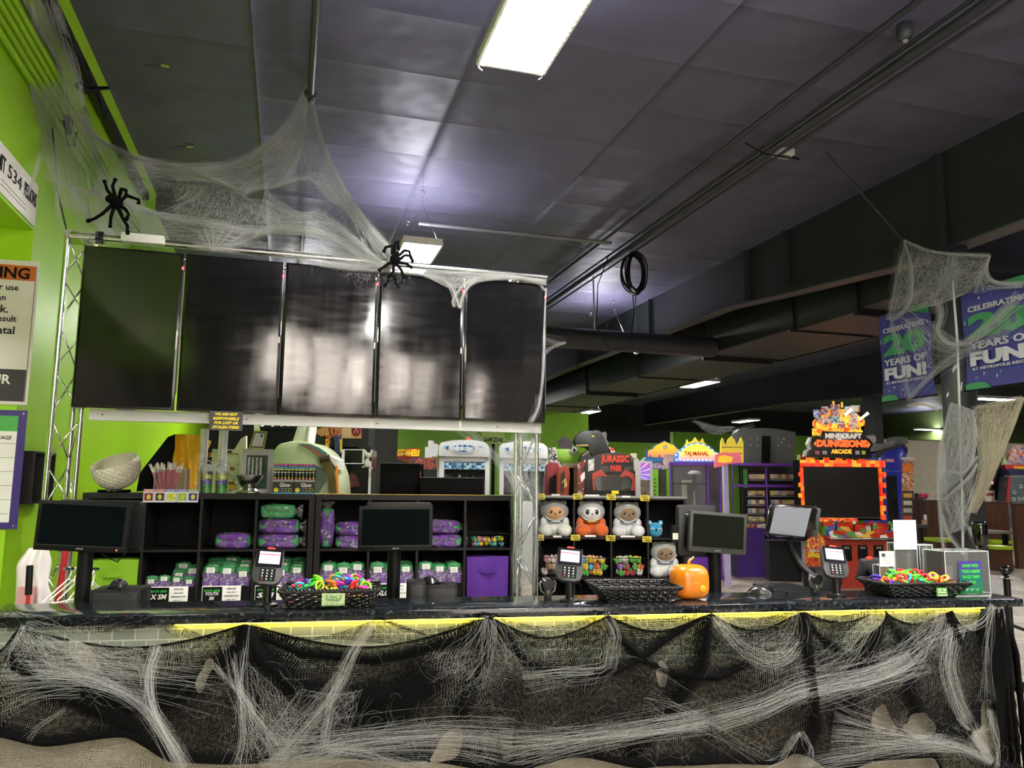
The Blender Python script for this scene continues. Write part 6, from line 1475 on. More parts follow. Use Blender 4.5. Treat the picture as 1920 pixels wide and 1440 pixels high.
P(G, t, [(1113, 902), (1120, 894), (1136, 891), (1164, 891), (1180, 896), (1186, 906), (1183, 920), (1120, 920)], -.012, 0, DK, 'dark_windscreen'); P(G, t, [(1167, 893), (1182, 897), (1184, 912), (1164, 920), (1166, 905)], -.014, -.012, mat('#3a4238', .2), 'green_glint')
for (a, b) in ((1103, 1114), (1188, 1197)): P(G, t, [(a, 863), (b, 860), (b, 881), (a, 884)], -.012, 0, mat('#c0c0bc', .5, var=.4, vs=14), 'photo_print')
B(G, t, 1147, 1160, 920, 926, -.06, 0, YEL, 'yellow_coin_sign'); B(G, t, 1183, 1194, 850, 866, .0, .1, mat('#b4b096', .5), 'top_box')
T(G, t, 'JURASSIC', 1127, 1180, 853, 871, -.04, mat('#c8341e', .4, emit=.05), bold=.04); T(G, t, 'PARK', 1145, 1167, 872, 884, -.04, mat('#c8341e', .4, emit=.05), bold=.04)
P(G, t, [(1120, 882), (1128, 874), (1143, 875), (1147, 886), (1130, 889)], -.03, 0, mat('#3c3634', .4), 'lamp_pod', .01); P(G, t, [(1168, 885), (1172, 875), (1184, 874), (1190, 882), (1180, 888)], -.03, 0, mat('#3c3634', .4), 'lamp_pod', .01)
# dinosaur head on the machine behind
G, t = gm(1110, 850, 13.6, 'dinosaur_topper', 'dark dinosaur head with open jaws above the dinosaur game', 'sculpture'); DH = mat('#2c2f2c', .5, name='dark_reptile_hide', bump=.6, bs=14, var=.3)
P(G, t, [(1077, 826), (1080, 817), (1087, 810), (1097, 806), (1110, 807), (1120, 805), (1128, 810), (1134, 820), (1139, 835), (1146, 850), (1140, 862), (1112, 862), (1106, 848), (1102, 838), (1085, 836), (1078, 833)], 0, .45, DH, 'upper_head', .04)
P(G, t, [(1086, 862), (1090, 852), (1100, 844), (1108, 840), (1118, 850), (1120, 866), (1104, 872), (1090, 870)], .05, .4, DH, 'lower_jaw', .03); te = MB()
for k in range(9): a = G(1081+k*2.6, 835-.5*(k > 3), -.01); te.prism([(a[0]-.012, a[1]+.01), (a[0]+.012, a[1]+.01), (a[0], a[1]-.035)], -.02, .0)
te.build('upper_teeth', mat('#c8b070', .4), t); te = MB()
for k in range(6): a = G(1094+k*2.6, 854-1.8*k, .03); te.prism([(a[0]-.01, a[1]-.01), (a[0]+.01, a[1]-.01), (a[0], a[1]+.03)], .02, .04)
te.build('lower_teeth', mat('#c8b070', .4), t); p_ = G(1112, 818, -.02); MB().ball((p_[0], -.02, p_[1]), (.03, .015, .014), 10, 6).build('eye', mat('#c8c060', .3, emit=.2), t, smooth=True)
P(G, t, [(1128, 812), (1134, 809), (1138, 813), (1137, 824), (1142, 831), (1140, 835), (1136, 832), (1132, 822)], .15, .2, mat('#6a6c68', .5), 'pale_crest'); P(G, t, [(1141, 838), (1150, 840), (1156, 852), (1148, 852)], .0, .2, art('red_white_print', ['#c03828', '#d8d8d0'], 8), 'red_fin')
MB().box(G(1112, 862)[0], G(1140, 862)[0], .1, .4, 0, G(1112, 862)[1]).build('neck_post', BLKM, t)
P(G, t, [(1046, 826), (1058, 818), (1066, 822), (1074, 828), (1072, 842), (1050, 840)], .3, .4, art('dark_blue_red_print', ['#101420', '#2a2030', '#3a1a20', '#182038'], 9), 'dark_topper')
# lit pink-blue cabinet and green slatted cabinet
G, t = gm(1208, 900, 11.6, 'capsule_machine', 'white framed machine with pink and blue ray artwork', 'arcade machine')
B(G, t, 1200, 1224, 864, 940, 0, .5, SHW, 'white_frame', True)
def rays():
    n = N('pink_blue_ray_print'); sp = n.n('ShaderNodeSeparateXYZ', {0: n.coord('Object')}); a = n.math('ARCTAN2', n.math('SUBTRACT', sp.outputs[2], 1.75), n.math('SUBTRACT', sp.outputs[0], -.15)); f = n.math('FRACT', n.math('MULTIPLY', a, 2.6))
    g = n.math('DIVIDE', n.math('SUBTRACT', sp.outputs[2], 1.6), .5); c1 = n.ramp(g, [(0, lin('#5a7ad8')), (.8, lin('#b040b0'))]); c = n.mix(n.math('GREATER_THAN', f, .7), c1, lin('#d8a8e0')); n.set(Base_Color=c, Roughness=.4, Emission_Color=c, Emission_Strength=.15); return n.m
B(G, t, 1201, 1219, 868, 899, -.01, 0, rays(), 'ray_artwork'); B(G, t, 1201, 1219, 900, 930, -.01, 0, mat('#6a6054', .2, var=.5, vs=12), 'glass_window')
G, t = gm(1234, 900, 12.9, 'green_cabinet', 'lime green slotted cabinet left of the purple machine', 'cabinet'); GRN = mat('#7ab82a', .4)
B(G, t, 1223, 1235, 880, 940, 0, .5, GRN, 'slotted_post', True); B(G, t, 1235, 1254, 880, 940, .1, .5, mat('#3a3c30', .3, var=.5, vs=10), 'dark_window', True); B(G, t, 1251, 1256, 878, 940, .0, .1, GRN, 'green_post', True)
for k in range(5): B(G, t, 1226, 1230, 897+7*k, 900+7*k, -.01, 0, mat('#3a6a18', .5), 'slot')
# palace toppers and purple crane machine
def palace(G, t, pts, y, rim, fill, k=.86):
    P_ = G.poly(pts, y); c = (sum(p[0] for p in P_)/len(P_), sum(p[1] for p in P_)/len(P_)); MB().prism(P_, y, y+.08).build('topper_rim', rim, t); MB().prism([(c[0]+(p[0]-c[0])*k, c[1]+(p[1]-c[1])*k) for p in P_], y-.012, y).build('topper_face', fill, t)
def vgrad(nm, z0, z1, stops, emit=.15):
    n = N(nm); sp = n.n('ShaderNodeSeparateXYZ', {0: n.coord('Object')}); f = n.n('ShaderNodeMapRange', {0: sp.outputs[2], 1: z0, 2: z1}).outputs[0]; c = n.ramp(f, [(p, lin(h)) for p, h in stops]); n.set(Base_Color=c, Roughness=.4, Emission_Color=c, Emission_Strength=emit); return n.m
G, t = gm(1245, 850, 14.2, 'crane_machine', 'crane machine behind with a pink and yellow palace topper', 'arcade machine')
z0, z1 = G(1240, 870)[1], G(1240, 832)[1]
palace(G, t, [(1211, 858), (1212, 845), (1222, 842), (1227, 835), (1238, 830), (1246, 826), (1254, 830), (1265, 834), (1272, 842), (1282, 845), (1282, 862)], 0, mat('#4a6ac8', .4), vgrad('palace_sunset_print', z0, z1, [(0, '#d85a98'), (.45, '#f0a060'), (.8, '#f0d030')]), .9)
for k in range(3): a = G(1219+k*9, 856, -.03); MB().prism([(a[0]-.02, a[1]-.04), (a[0]+.02, a[1]-.04), (a[0]+.02, a[1]+.02), (a[0], a[1]+.045), (a[0]-.02, a[1]+.02)], -.03, -.012).build('window_print', PINK if k != 1 else YEL, t)
p_ = G(1247, 838, -.03); MB().ball((p_[0], -.02, p_[1]), (.045, .02, .045), 14, 8).build('round_medallion', WHITE, t, smooth=True)
P(G, t, [(1205, 866), (1212, 857), (1245, 858), (1243, 866)], -.1, .3, mat('#4a90d0', .4), 'blue_rail'); B(G, t, 1205, 1260, 866, 882, -.06, .3, art('white_lilac_print', ['#c8c4d0', '#6a6ac0', '#e0dce8', '#c060a0'], 9), 'printed_band'); B(G, t, 1222, 1260, 882, 940, .0, .6, BLKM, 'cabinet_body', True)
P(G, t, [(1243, 866), (1246, 852), (1264, 852), (1262, 880), (1250, 884)], -.14, -.1, mat('#e8c8c8', .5, var=.3, vs=9), 'pale_pink_bottle', .01)
PU = mat('#6a30a8', .4, name='purple_cabinet_paint', coat=.1); PUD = mat('#3a1478', .35, name='deep_purple_panel')
G, t = gm(1310, 900, 11.8, 'crane_machine', 'purple glass crane machine with a domed palace topper in blue, yellow and pink', 'arcade machine', a=CAMA)
for (a, b, c, d) in ((1256, 1262, 868, 1090), (1325, 1333, 872, 1090), (1349, 1356, 878, 1090), (1256, 1356, 866, 873)): B(G, t, a, b, c, d, -.02, .05, PU, 'purple_frame', d == 1090)
B(G, t, 1262, 1325, 873, 1000, .0, .01, ACR, 'glass_pane'); B(G, t, 1256, 1356, 868, 1090, .8, .85, mat('#4a4248', .3, var=.5, vs=4), 'cabinet_back', True); B(G, t, 1256, 1356, 985, 1090, .03, .8, PU, 'lower_cabinet', True)
B(G, t, 1285, 1304, 900, 960, .3, .6, mat('#a8a68c', .3), 'inner_tower'); B(G, t, 1288, 1300, 905, 955, .29, .3, mat('#3c443c', .2, var=.5, vs=14), 'tower_window'); p_ = G(1302, 890, .3); MB().lathe([(.1, 0), (.12, .02), (.08, .06), (.02, .07)], 16, (p_[0], .3, p_[1])).build('claw_hood', mat('#c8ccc8', .3), t, smooth=True)
MB().tube([(p_[0], .3, p_[1]), (p_[0]-.02, .3, p_[1]-.25)], .03, 8).build('claw_arm', DGREY, t); B(G, t, 1262, 1325, 905, 909, .25, .3, BLK, 'gantry')
z0, z1 = G(1300, 862)[1], G(1300, 838)[1]
P(G, t, [(1283, 836), (1287, 832), (1289, 824), (1292, 830), (1300, 826), (1304, 820), (1308, 826), (1314, 829), (1318, 822), (1321, 830), (1326, 834)], .02, .1, mat('#e8c838', .4, emit=.1), 'gold_finials')
palace(G, t, [(1265, 867), (1267, 850), (1276, 843), (1284, 836), (1298, 831), (1310, 829), (1322, 833), (1332, 838), (1340, 845), (1347, 850), (1347, 867)], 0, mat('#3a80d0', .4, emit=.12), vgrad('palace_front_print', z0, z1, [(0, '#e88aa0'), (.5, '#f0c060'), (.9, '#f0e040')], .3), .84)
dots = MB()
for (a, b) in [(1269, 862), (1276, 862), (1283, 863), (1290, 863), (1297, 863), (1304, 863), (1311, 863), (1318, 863), (1325, 863), (1332, 863), (1340, 863), (1268, 853), (1273, 848), (1280, 842), (1287, 837), (1297, 834), (1308, 832), (1319, 834), (1329, 838), (1336, 844), (1343, 850)]:
    p_ = G(a, b, -.02); dots.ball((p_[0], -.015, p_[1]), .012, 6, 4)
o = dots.build('bulb_dots', mat('#ffffff', .4, emit=.8), t); o['kind'] = 'stuff'
T(G, t, 'TAJ MAHAL', 1283, 1329, 846, 857, -.03, mat('#d0301c', .4), bold=.04)
# second palace sign with pink blob, seen at the corner
G2_, t = gm(1376, 850, 10.9, 'palace_sign', 'yellow onion-dome palace sign above a pink and yellow cloud shape', 'sign')
P(G2_, t, [(1351, 868), (1352, 829), (1355, 821), (1358, 829), (1362, 836), (1366, 824), (1372, 818), (1378, 825), (1382, 836), (1386, 829), (1390, 820), (1394, 830), (1394, 868)], 0, .06, mat('#e0c840', .4, emit=.1), 'dome_cutout'); B(G2_, t, 1354, 1392, 849, 851, -.01, 0, mat('#6a5a20', .4), 'arch_print'); B(G2_, t, 1354, 1392, 838, 839.5, -.01, 0, mat('#6a5a20', .4), 'arch_print')
P(G2_, t, [(1340, 877), (1341, 853), (1350, 849), (1362, 848), (1372, 850), (1382, 847), (1390, 853), (1391, 868), (1375, 869), (1362, 871), (1348, 876)], -.06, 0, mat('#e06a78', .4, emit=.1), 'pink_cloud', .01); P(G2_, t, [(1346, 866), (1348, 856), (1358, 853), (1374, 857), (1372, 866), (1358, 868)], -.07, -.06, mat('#f0c030', .4, emit=.15), 'yellow_core')
B(G2_, t, 1357, 1371, 868, 1088, .0, .12, mat('#b8a8d8', .3, name='lilac_post', coat=.3), 'lilac_post', True)
# purple prize cabinet with shelves of prize cards
G, t = gm(1440, 900, 11.9, 'prize_cabinet', 'purple framed glass prize cabinet with rows of trading cards inside', 'cabinet')
for (a, b, c, d) in ((1374, 1380, 870, 1092), (1437, 1445, 872, 1092), (1374, 1502, 868, 874), (1374, 1502, 908, 914), (1374, 1440, 1086, 1092), (1497, 1503, 872, 1092)): B(G, t, a, b, c, d, -.02, .06, PU, 'purple_frame', d == 1092 and c < 900)
B(G, t, 1390, 1500, 872, 1010, .6, .65, mat('#1c1820', .4), 'cabinet_back'); B(G, t, 1380, 1437, 990, 1086, .0, .5, PUD, 'lower_panel', True); B(G, t, 1445, 1500, 1000, 1086, .0, .5, PUD, 'lower_panel', True)
CRD = pix('card_rows', ['#b8a088', '#d8d0c0', '#8a6a50', '#c8a8a0', '#98a0a8', '#d8c860'], .07, .09)
for yy in (889, 920, 937, 953, 968):
    for (a, b) in ((1405, 1434), (1447, 1492)): B(G, t, a, b, yy, yy+9, .3, .4, CRD, 'card_row'); B(G, t, a, b, yy+10, yy+12, .28, .45, GREY, 'card_shelf')
B(G, t, 1395, 1402, 880, 915, .3, .36, mat('#3a8a3a', .4), 'green_post')
prd = random.Random(4)
for k in range(9):
    p_ = G.w(1396+prd.random()*38, 985+prd.random()*5, .2); o = MB().box(-.07, .07, -.03, .03, 0, .09).build('prize_packet', mat(prd.choice(['#e8e4dc', '#c8a060', '#b03048', '#8a6a50', '#d8d0c0']), .4, var=.3, vs=20), bevel=.01); o.location = (p_.x, p_.y, G(1400, 992, .2)[1]); o.rotation_euler = (prd.uniform(-.3, .3), prd.uniform(-.5, .5), prd.uniform(-1, 1))
    prop(o, 'loose prize packet in the heap inside the purple prize cabinet', 'packet', 'prize packets in the purple cabinet')
# grey back of a big game
G, t = gm(1435, 840, 12.6, 'game_back_panel', 'large plain grey back of a game cabinet above the purple frame', 'arcade machine'); GB_ = mat('#5c6062', .5, name='grey_back_panel')
P(G, t, [(1381, 872), (1382, 812), (1388, 804), (1412, 803), (1430, 802), (1458, 804), (1492, 810), (1493, 840), (1487, 848), (1493, 872)], 0, .4, GB_, 'back_panel', .015); P(G, t, [(1429, 869), (1430, 817), (1445, 818), (1444, 868)], -.04, 0, BLKM, 'black_slot'); B(G, t, 1395, 1485, 872, 1060, .05, .4, BLKM, 'lower_body', True)
for (a, b) in ((1407, 822), (1420, 822), (1407, 835), (1420, 835), (1459, 822), (1470, 823), (1459, 835), (1480, 836), (1466, 829)): p_ = G(a, b, -.006); MB().ball((p_[0], -.003, p_[1]), .014, 8, 5).build('bolt', LGREY, t)
# block style arcade machine
G, t = gm(1580, 900, 10.6, 'block_arcade_machine', 'big arcade machine with an orange block frame, black screen and tall flaming topper', 'arcade machine', a=CAMA)
LAVA = pix('orange_lava_blocks', ['#e8401c', '#f06a1c', '#f0a028', '#e02c18', '#f07a20'], .075, .075, .25)
fr = [(1500, 861), (1512, 860), (1530, 860), (1552, 862), (1552, 858), (1570, 859), (1570, 864), (1592, 865), (1592, 861), (1610, 862), (1612, 867), (1640, 868), (1656, 870), (1660, 878), (1657, 900), (1661, 915), (1658, 930), (1661, 945), (1656, 960), (1661, 973), (1646, 975)]
B(G, t, 1503, 1660, 862, 876, -.03, .05, LAVA, 'block_frame'); B(G, t, 1503, 1510, 876, 976, -.03, .05, LAVA, 'block_frame'); B(G, t, 1650, 1658, 876, 974, -.03, .05, LAVA, 'block_frame')
for k, (a, b) in enumerate(((1545, 1555), (1568, 1580), (1588, 1600), (1610, 1622), (1514, 1526))): B(G, t, a, b, 858, 863, -.035, .04, LAVA, 'frame_block')
for yy in (885, 905, 925, 948, 965): B(G, t, 1657, 1661.5, yy, yy+10, -.035, .04, LAVA, 'frame_block'); B(G, t, 1500, 1504, yy, yy+8, -.035, .04, LAVA, 'frame_block')
B(G, t, 1509, 1651, 874, 970, -.005, .1, DK, 'screen'); B(G, t, 1503, 1660, 862, 976, .1, .5, BLKM, 'back_box'); B(G, t, 1509, 1651, 969, 972, -.02, .1, DGREY, 'screen_sill')
B(G, t, 1541, 1608, 971, 979, -.06, .1, art('fiery_strip_print', ['#3a1410', '#b0341c', '#e88030', '#5a1c14'], 8, emit=.3), 'fiery_strip')
# control deck
PANEL = art('busy_red_comic_print', ['#b83020', '#f0e8e0', '#c83c28', '#3060b0', '#e8c050', '#b02a20', '#58a058', '#e8e0d8', '#d04830'], 9, 2.5, cell=True)
a, z1_ = G(1541, 980, 0); b, z0_ = G(1665, 1008, -.35); mb = MB(); x0, x1 = G(1541, 980)[0], G(1672, 980)[0]
mb.xprism([(0, z1_), (-.38, G(1600, 1007, -.38)[1]), (-.38, G(1600, 1012, -.38)[1]), (.0, G(1600, 1012, -.38)[1])], x0, x1); mb.build('control_deck', PANEL, t); zz = G(1600, 1010, -.38)[1]
MB().tube([(x0, -.39, zz), (x1, -.39, zz)], .018, 8).build('chrome_rail', STEEL, t, smooth=True)
for k in range(4):
    xx = x0+.14+(x1-x0-.28)*k/3; MB().tube([(xx, -.2, zz+.10), (xx, -.22, zz+.22)], .012, 8).build('joystick', BLK, t); MB().ball((xx, -.22, zz+.24), .03, 10, 8).build('joystick_knob', mat(('#2a50b0', '#d8d8d0', '#c02a20', '#3aa040')[k], .3), t, smooth=True)
    for q in range(3): MB().lathe([(.018, 0), (.018, .02)], 10, (xx+.07+.045*q, -.24, zz+.075)).build('button', mat(('#f0f0f0', '#e8c030', '#3060c0')[q], .3), t)
B(G, t, 1541, 1668, 1012, 1092, -.3, .3, mat('#a8321e', .4, name='red_cabinet_front'), 'lower_cabinet', True)
for k in range(4): B(G, t, 1548+k*30, 1568+k*30, 1022, 1052, -.31, -.3, BLKM, 'coin_door', bevel=.004); B(G, t, 1553+k*30, 1563+k*30, 1025, 1029, -.315, -.31, mat('#7a7a50', .4), 'coin_slot')
G3 = G; P(G3, t, [(1512, 1062), (1513, 1005), (1530, 995), (1545, 1008), (1549, 1030), (1549, 1062)], -.34, -.30, art('red_flame_art', ['#c83c20', '#e87028', '#a02818', '#f0c040', '#d84c24'], 9), 'side_art', .005)
T(G3, t, 'DUNGEONS', 1515, 1548, 1037, 1045, -.36, YEL, bold=.05); T(G3, t, 'MINECRAFT', 1518, 1544, 1030, 1035, -.36, LGREY, bold=.04)
# topper sign
P(G, t, [(1511, 857), (1514, 845), (1521, 842), (1518, 834), (1523, 822), (1530, 819), (1540, 818), (1543, 808), (1618, 811), (1622, 817), (1632, 824), (1638, 832), (1632, 843), (1636, 860), (1600, 861), (1560, 858), (1530, 857)], -.10, 0, mat('#1a1a1c', .3, coat=.3), 'topper_board', .005)
P(G, t, [(1511, 856), (1514, 846), (1521, 842), (1518, 834), (1523, 820), (1519, 820), (1514, 832), (1518, 841), (1511, 845), (1508, 856)], -.12, -.02, LGREY, 'pale_edge')
T(G, t, 'MINECRAFT', 1547, 1616, 812, 823, -.115, mat('#d8c8bc', .4, emit=.15), bold=.06); T(G, t, 'DUNGEONS', 1531, 1627, 824, 839, -.115, mat('#f0501c', .4, emit=.5), bold=.07); T(G, t, 'ARCADE', 1558, 1597, 842, 851, -.115, mat('#f09a28', .4, emit=.4), bold=.05)
P(G, t, [(1526, 832), (1530, 827), (1530, 836)], -.115, -.105, mat('#f0701c', .4, emit=.4), 'arrow_tip'); P(G, t, [(1628, 828), (1632, 834), (1627, 840)], -.115, -.105, mat('#f0701c', .4, emit=.4), 'arrow_tip')
for (a, b, c) in ((1528, 1537, '#c86a80'), (1542, 1551, '#b8b8b8'), (1604, 1612, '#c8b8b8'), (1616, 1623, '#c8d040')): B(G, t, a, b, 845, 852, -.112, -.10, mat(c, .4), 'small_logo')
FL = art('orange_yellow_flame_print', ['#f0701c', '#f4a020', '#f8d040', '#e8501c', '#f4c030'], 8, 1, emit=.22)
P(G, t, [(1525, 817), (1525, 803), (1531, 803), (1526, 798), (1526, 790), (1535, 780), (1545, 770), (1560, 765), (1590, 768), (1606, 775), (1622, 788), (1621, 798), (1614, 800), (1614, 804), (1619, 810), (1600, 812)], -.06, 0, FL, 'flame_board', .004)
r3 = random.Random(8); cc_ = ['#c03a30', '#e8c8a8', '#7a3a50', '#8aa0b8', '#d8d8e0', '#8a5ab8', '#a8d0d8', '#b84a3a', '#e8b090', '#4a5a70']
for (a, b, w_, h_) in ((1526, 768, 14, 14), (1541, 762, 13, 16), (1558, 758, 18, 22), (1556, 778, 20, 16), (1585, 762, 12, 14), (1596, 760, 17, 12), (1594, 774, 14, 16), (1594, 790, 13, 14), (1540, 782, 16, 14), (1572, 790, 13, 13), (1530, 782, 9, 9)):
    B(G, t, a, a+w_, b, b+h_, -.09-.005*r3.random(), -.06, pix('block_cluster_%d' % a, r3.sample(cc_, 4), .03, .03, .1), 'pixel_block')
strip(G, t, [(1584, 778), (1597, 766)], [.05, .05], -.10, mat('#ece6e0', .4, emit=.3), 'white_bar'); strip(G, t, [(1610, 788), (1628, 774)], [.03, .05], -.10, mat('#ece0d8', .4, emit=.3), 'white_bar')
for (a, b) in ((1562, 752), (1578, 754)): B(G, t, a, a+3, b, b+10, -.09, -.06, mat('#e8a030', .4, emit=.3), 'yellow_spike')
MB().box(G(1540, 860)[0], G(1620, 860)[0], .0, .1, G(1540, 864)[1], G(1540, 850)[1]).build('topper_support', BLKM, t)
B(G, t, 1500, 1530, 852, 868, .35, .5, art('rainbow_print', ['#58c8b0', '#e8d850', '#e85038', '#3870c8'], 8), 'rainbow_corner')
# blue comic cabinet behind
G, t = gm(1670, 880, 12.4, 'arcade_cabinet', 'tall blue arcade cabinet with a red and white badge behind the block frame', 'arcade machine')
P(G, t, [(1655, 1000), (1646, 857), (1656, 846), (1694, 835), (1700, 842), (1699, 1000)], 0, .8, mat('#2a34b8', .35, coat=.2, name='royal_blue_side'), 'side_panel', .01)
P(G, t, [(1638, 858), (1643, 848), (1660, 840), (1694, 832), (1702, 840), (1702, 850), (1698, 842), (1694, 836), (1656, 848), (1648, 860)], -.03, .0, mat('#3c3c3e', .4), 'edge_moulding'); B(G, t, 1661, 1677, 860, 867, -.02, 0, PINK, 'badge'); T(G, t, 'MARVEL', 1662, 1676, 861, 866, -.03, WHITE, bold=.05)
MB().box(G(1657, 990)[0], G(1698, 990)[0], .05, .75, 0, G(1675, 998)[1]).build('cabinet_base', BLKM, t)
B(G, t, 1658, 1688, 882, 884, -.02, 0, mat('#6a80d8', .4), 'blue_line'); B(G, t, 1662, 1687, 892, 1000, -.015, 0, mat('#26282a', .15, var=.4, vs=6), 'dark_glass'); P(G, t, [(1630, 832), (1668, 832), (1690, 836), (1640, 846)], .1, .6, GREY, 'top_tray'); P(G, t, [(1628, 818), (1640, 814), (1645, 822), (1642, 832), (1630, 834)], .1, .4, LGREY, 'white_scoop', .03); P(G, t, [(1675, 832), (1683, 818), (1702, 820), (1704, 830), (1694, 836)], .1, .5, mat('#6c6e6c', .4), 'grey_box', .01)
G, t = gm(1702, 900, 11.0, 'banner_stand', 'narrow orange comic style banner stand right of the block machine', 'banner')
B(G, t, 1690, 1715, 857, 862, -.01, .02, LGREY, 'top_bar'); P(G, t, [(1691, 862), (1714, 864), (1712, 985), (1692, 985)], 0, .01, art('comic_banner_print', ['#e0763a', '#e8dcc8', '#58707a', '#c8482a', '#e8b050', '#8a5a40'], 10), 'banner_cloth'); P(G, t, [(1692, 920), (1713, 920), (1712, 985), (1693, 985)], -.006, 0, mat('#3a3430', .5), 'dark_lower'); 
for k in range(4): B(G, t, 1694, 1710, 925+14*k, 933+14*k, -.01, -.006, mat(('#d8a040', '#c8c0b0', '#b8b0a0', '#b84a3a')[k], .5), 'print_block')
B(G, t, 1695, 1711, 870, 884, -.01, 0, mat('#e8821c', .4), 'orange_title'); MB().box(-.02, .02, .0, .04, 0, 1.3).build('stand_pole', DGREY, t); MB().box(-.2, .2, -.1, .1, 0, .03).build('foot', DGREY, t)
# booths, tables
WOOD = None
def wood():
    n = N('dark_walnut_laminate'); nz = n.n('ShaderNodeTexNoise', {'Vector': n.coord('Object', (14, 14, 1)), 'Scale': 2.0, 'Detail': 5}).outputs['Fac']; n.set(Base_Color=n.ramp(nz, [(.3, lin('#3a2116')), (.7, lin('#5e3a28'))]), Roughness=.35); return n.m
WOOD = wood(); SEAT = mat('#a8c820', .4, name='lime_vinyl')
def booth(px0, px1, py0, Y, lab, seat=None, d=.12):
    G, t = gm((px0+px1)/2, 1000, Y, 'booth_seat', lab, 'booth', group='walnut booths'); B(G, t, px0, px1, py0, 1050, 0, d, WOOD, 'high_back', True)
    B(G, t, px0, px1, py0-1.5, py0+2, -.01, d+.01, mat('#4a3026', .3), 'top_cap')
    if seat: B(G, t, seat[0], seat[1], seat[2], seat[2]+7, -.5, 0, SEAT, 'seat_cushion', bevel=.01); B(G, t, seat[0]+1, seat[1], seat[2]+7, 1060, -.48, -.0, WOOD, 'seat_base', True)
booth(1712, 1738, 934, 15.2, 'walnut booth back left of the black column'); booth(1740, 1772, 939, 13.4, 'second walnut booth back left of the black column', (1756, 1790, 1010))
booth(1832, 1898, 942, 13.2, 'walnut booth back right of the black column', (1840, 1900, 1014)); booth(1902, 1990, 945, 12.0, 'walnut booth at the right edge of the photo', (1866, 1900, 1024))
G, t = gm(1875, 1000, 12.6, 'dining_table', 'grey topped table between the booths right of the column', 'table'); B(G, t, 1846, 1900, 996, 1001, -.3, .5, mat('#8a8a88', .3), 'table_top'); B(G, t, 1884, 1893, 1001, 1045, .0, .1, BLK, 'table_leg', True)
G, t = gm(1860, 900, 14.4, 'pinball_machine', 'purple and black pinball machine right of the column', 'pinball machine')
P(G, t, [(1836, 942), (1836, 868), (1848, 863), (1868, 862), (1872, 880), (1866, 905), (1866, 942)], 0, .5, mat('#5a4a78', .4, var=.5, vs=6), 'backbox', .01); B(G, t, 1838, 1866, 900, 918, -.02, 0, BLK, 'dark_display'); B(G, t, 1847, 1863, 902, 908, -.03, -.02, mat('#e8b8b8', .4, emit=.2), 'score_light'); B(G, t, 1836, 1866, 920, 940, -.03, 0, mat('#d8c8b0', .4), 'cream_panel'); B(G, t, 1838, 1864, 924, 930, -.035, -.03, mat('#8a4a40', .4, var=.4, vs=9), 'print_strip'); P(G, t, [(1863, 868), (1876, 864), (1880, 880), (1884, 900), (1882, 938), (1868, 938), (1870, 900)], .05, .5, mat('#241428', .4), 'side_shape', .01); P(G, t, [(1862, 866), (1868, 863), (1874, 868), (1866, 876)], -.02, .02, mat('#e04878', .4), 'pink_edge')
B(G, t, 1836, 1884, 940, 1000, .0, .5, BLKM, 'cabinet_body', True)
G, t = gm(1908, 900, 13.9, 'carnival_game', 'red trimmed carnival game with a coloured topper at the right edge', 'arcade machine')
P(G, t, [(1884, 872), (1990, 868), (1990, 876), (1886, 879)], -.03, .1, mat('#c8242c', .4), 'red_trim'); P(G, t, [(1886, 878), (1895, 892), (1990, 890), (1990, 876)], -.02, .4, mat('#242850', .4), 'blue_header'); T(G, t, 'WHAMMY', 1900, 1935, 873, 880, -.04, YEL, bold=.03)
P(G, t, [(1894, 894), (1990, 893), (1990, 990), (1886, 990)], 0, .4, mat('#5a6668', .3, var=.2, vs=3), 'target_board'); P(G, t, [(1891, 893), (1895, 893), (1889, 990), (1884, 990)], -.03, .02, mat('#b82838', .4), 'red_side'); P(G, t, [(1888, 870), (1893, 850), (1905, 835), (1940, 838), (1990, 840), (1990, 868)], .02, .1, art('blue_orange_topper', ['#3a5ac0', '#e0703a', '#e8d0b8', '#4a68c8', '#e8c040'], 7), 'topper')
P(G, t, [(1880, 868), (1882, 858), (1888, 862), (1890, 872)], .0, .05, mat('#b8d8a0', .4), 'pale_green_leaf')
for k, (a, b) in enumerate(((1914, 912), (1902, 923), (1901, 936), (1911, 936), (1920, 936), (1925, 923))): p_ = G(a, b, -.02); MB().tube([(p_[0]+.035*cos(q), -.02, p_[1]+.035*sin(q)) for q in [2*pi*i/14 for i in range(14)]], .012, 6, closed=True).build('target_ring', LGREY, t, smooth=True)
G, t = gm(1728, 930, 14.8, 'soft_toy', 'bright pink and black plush lying on the booth ledge left of the column', 'soft toy'); 
for k, (a, c) in enumerate(((1719, '#18181a'), (1728, '#e8306a'), (1737, '#d84a78'))): p_ = G(a, 929, -.05); MB().ball((p_[0], -.05, p_[1]), (.06, .05, .06), 12, 8).build('plush_lump', PL(c), t, smooth=True)
MB().box(G(1718, 930)[0], G(1740, 930)[0], -.1, .0, 0, G(1728, 937)[1]).build('ledge_post', mat('#3a2116', .5), t)
# napkin box and scooter-like machine near holder
G, t = gm(1736, 995, 13.0, 'condiment_box', 'small tan box with white napkins on the booth table left of the column', 'box'); B(G, t, 1732, 1739, 975, 984, 0, .08, mat('#b89a78', .6), 'box_body'); B(G, t, 1733, 1738, 965, 975, .02, .05, PAPER, 'napkins'); B(G, t, 1722, 1740, 984, 990, -.1, .2, DGREY, 'table_edge'); B(G, t, 1728, 1733, 990, 1050, .0, .06, BLK, 'table_leg', True)
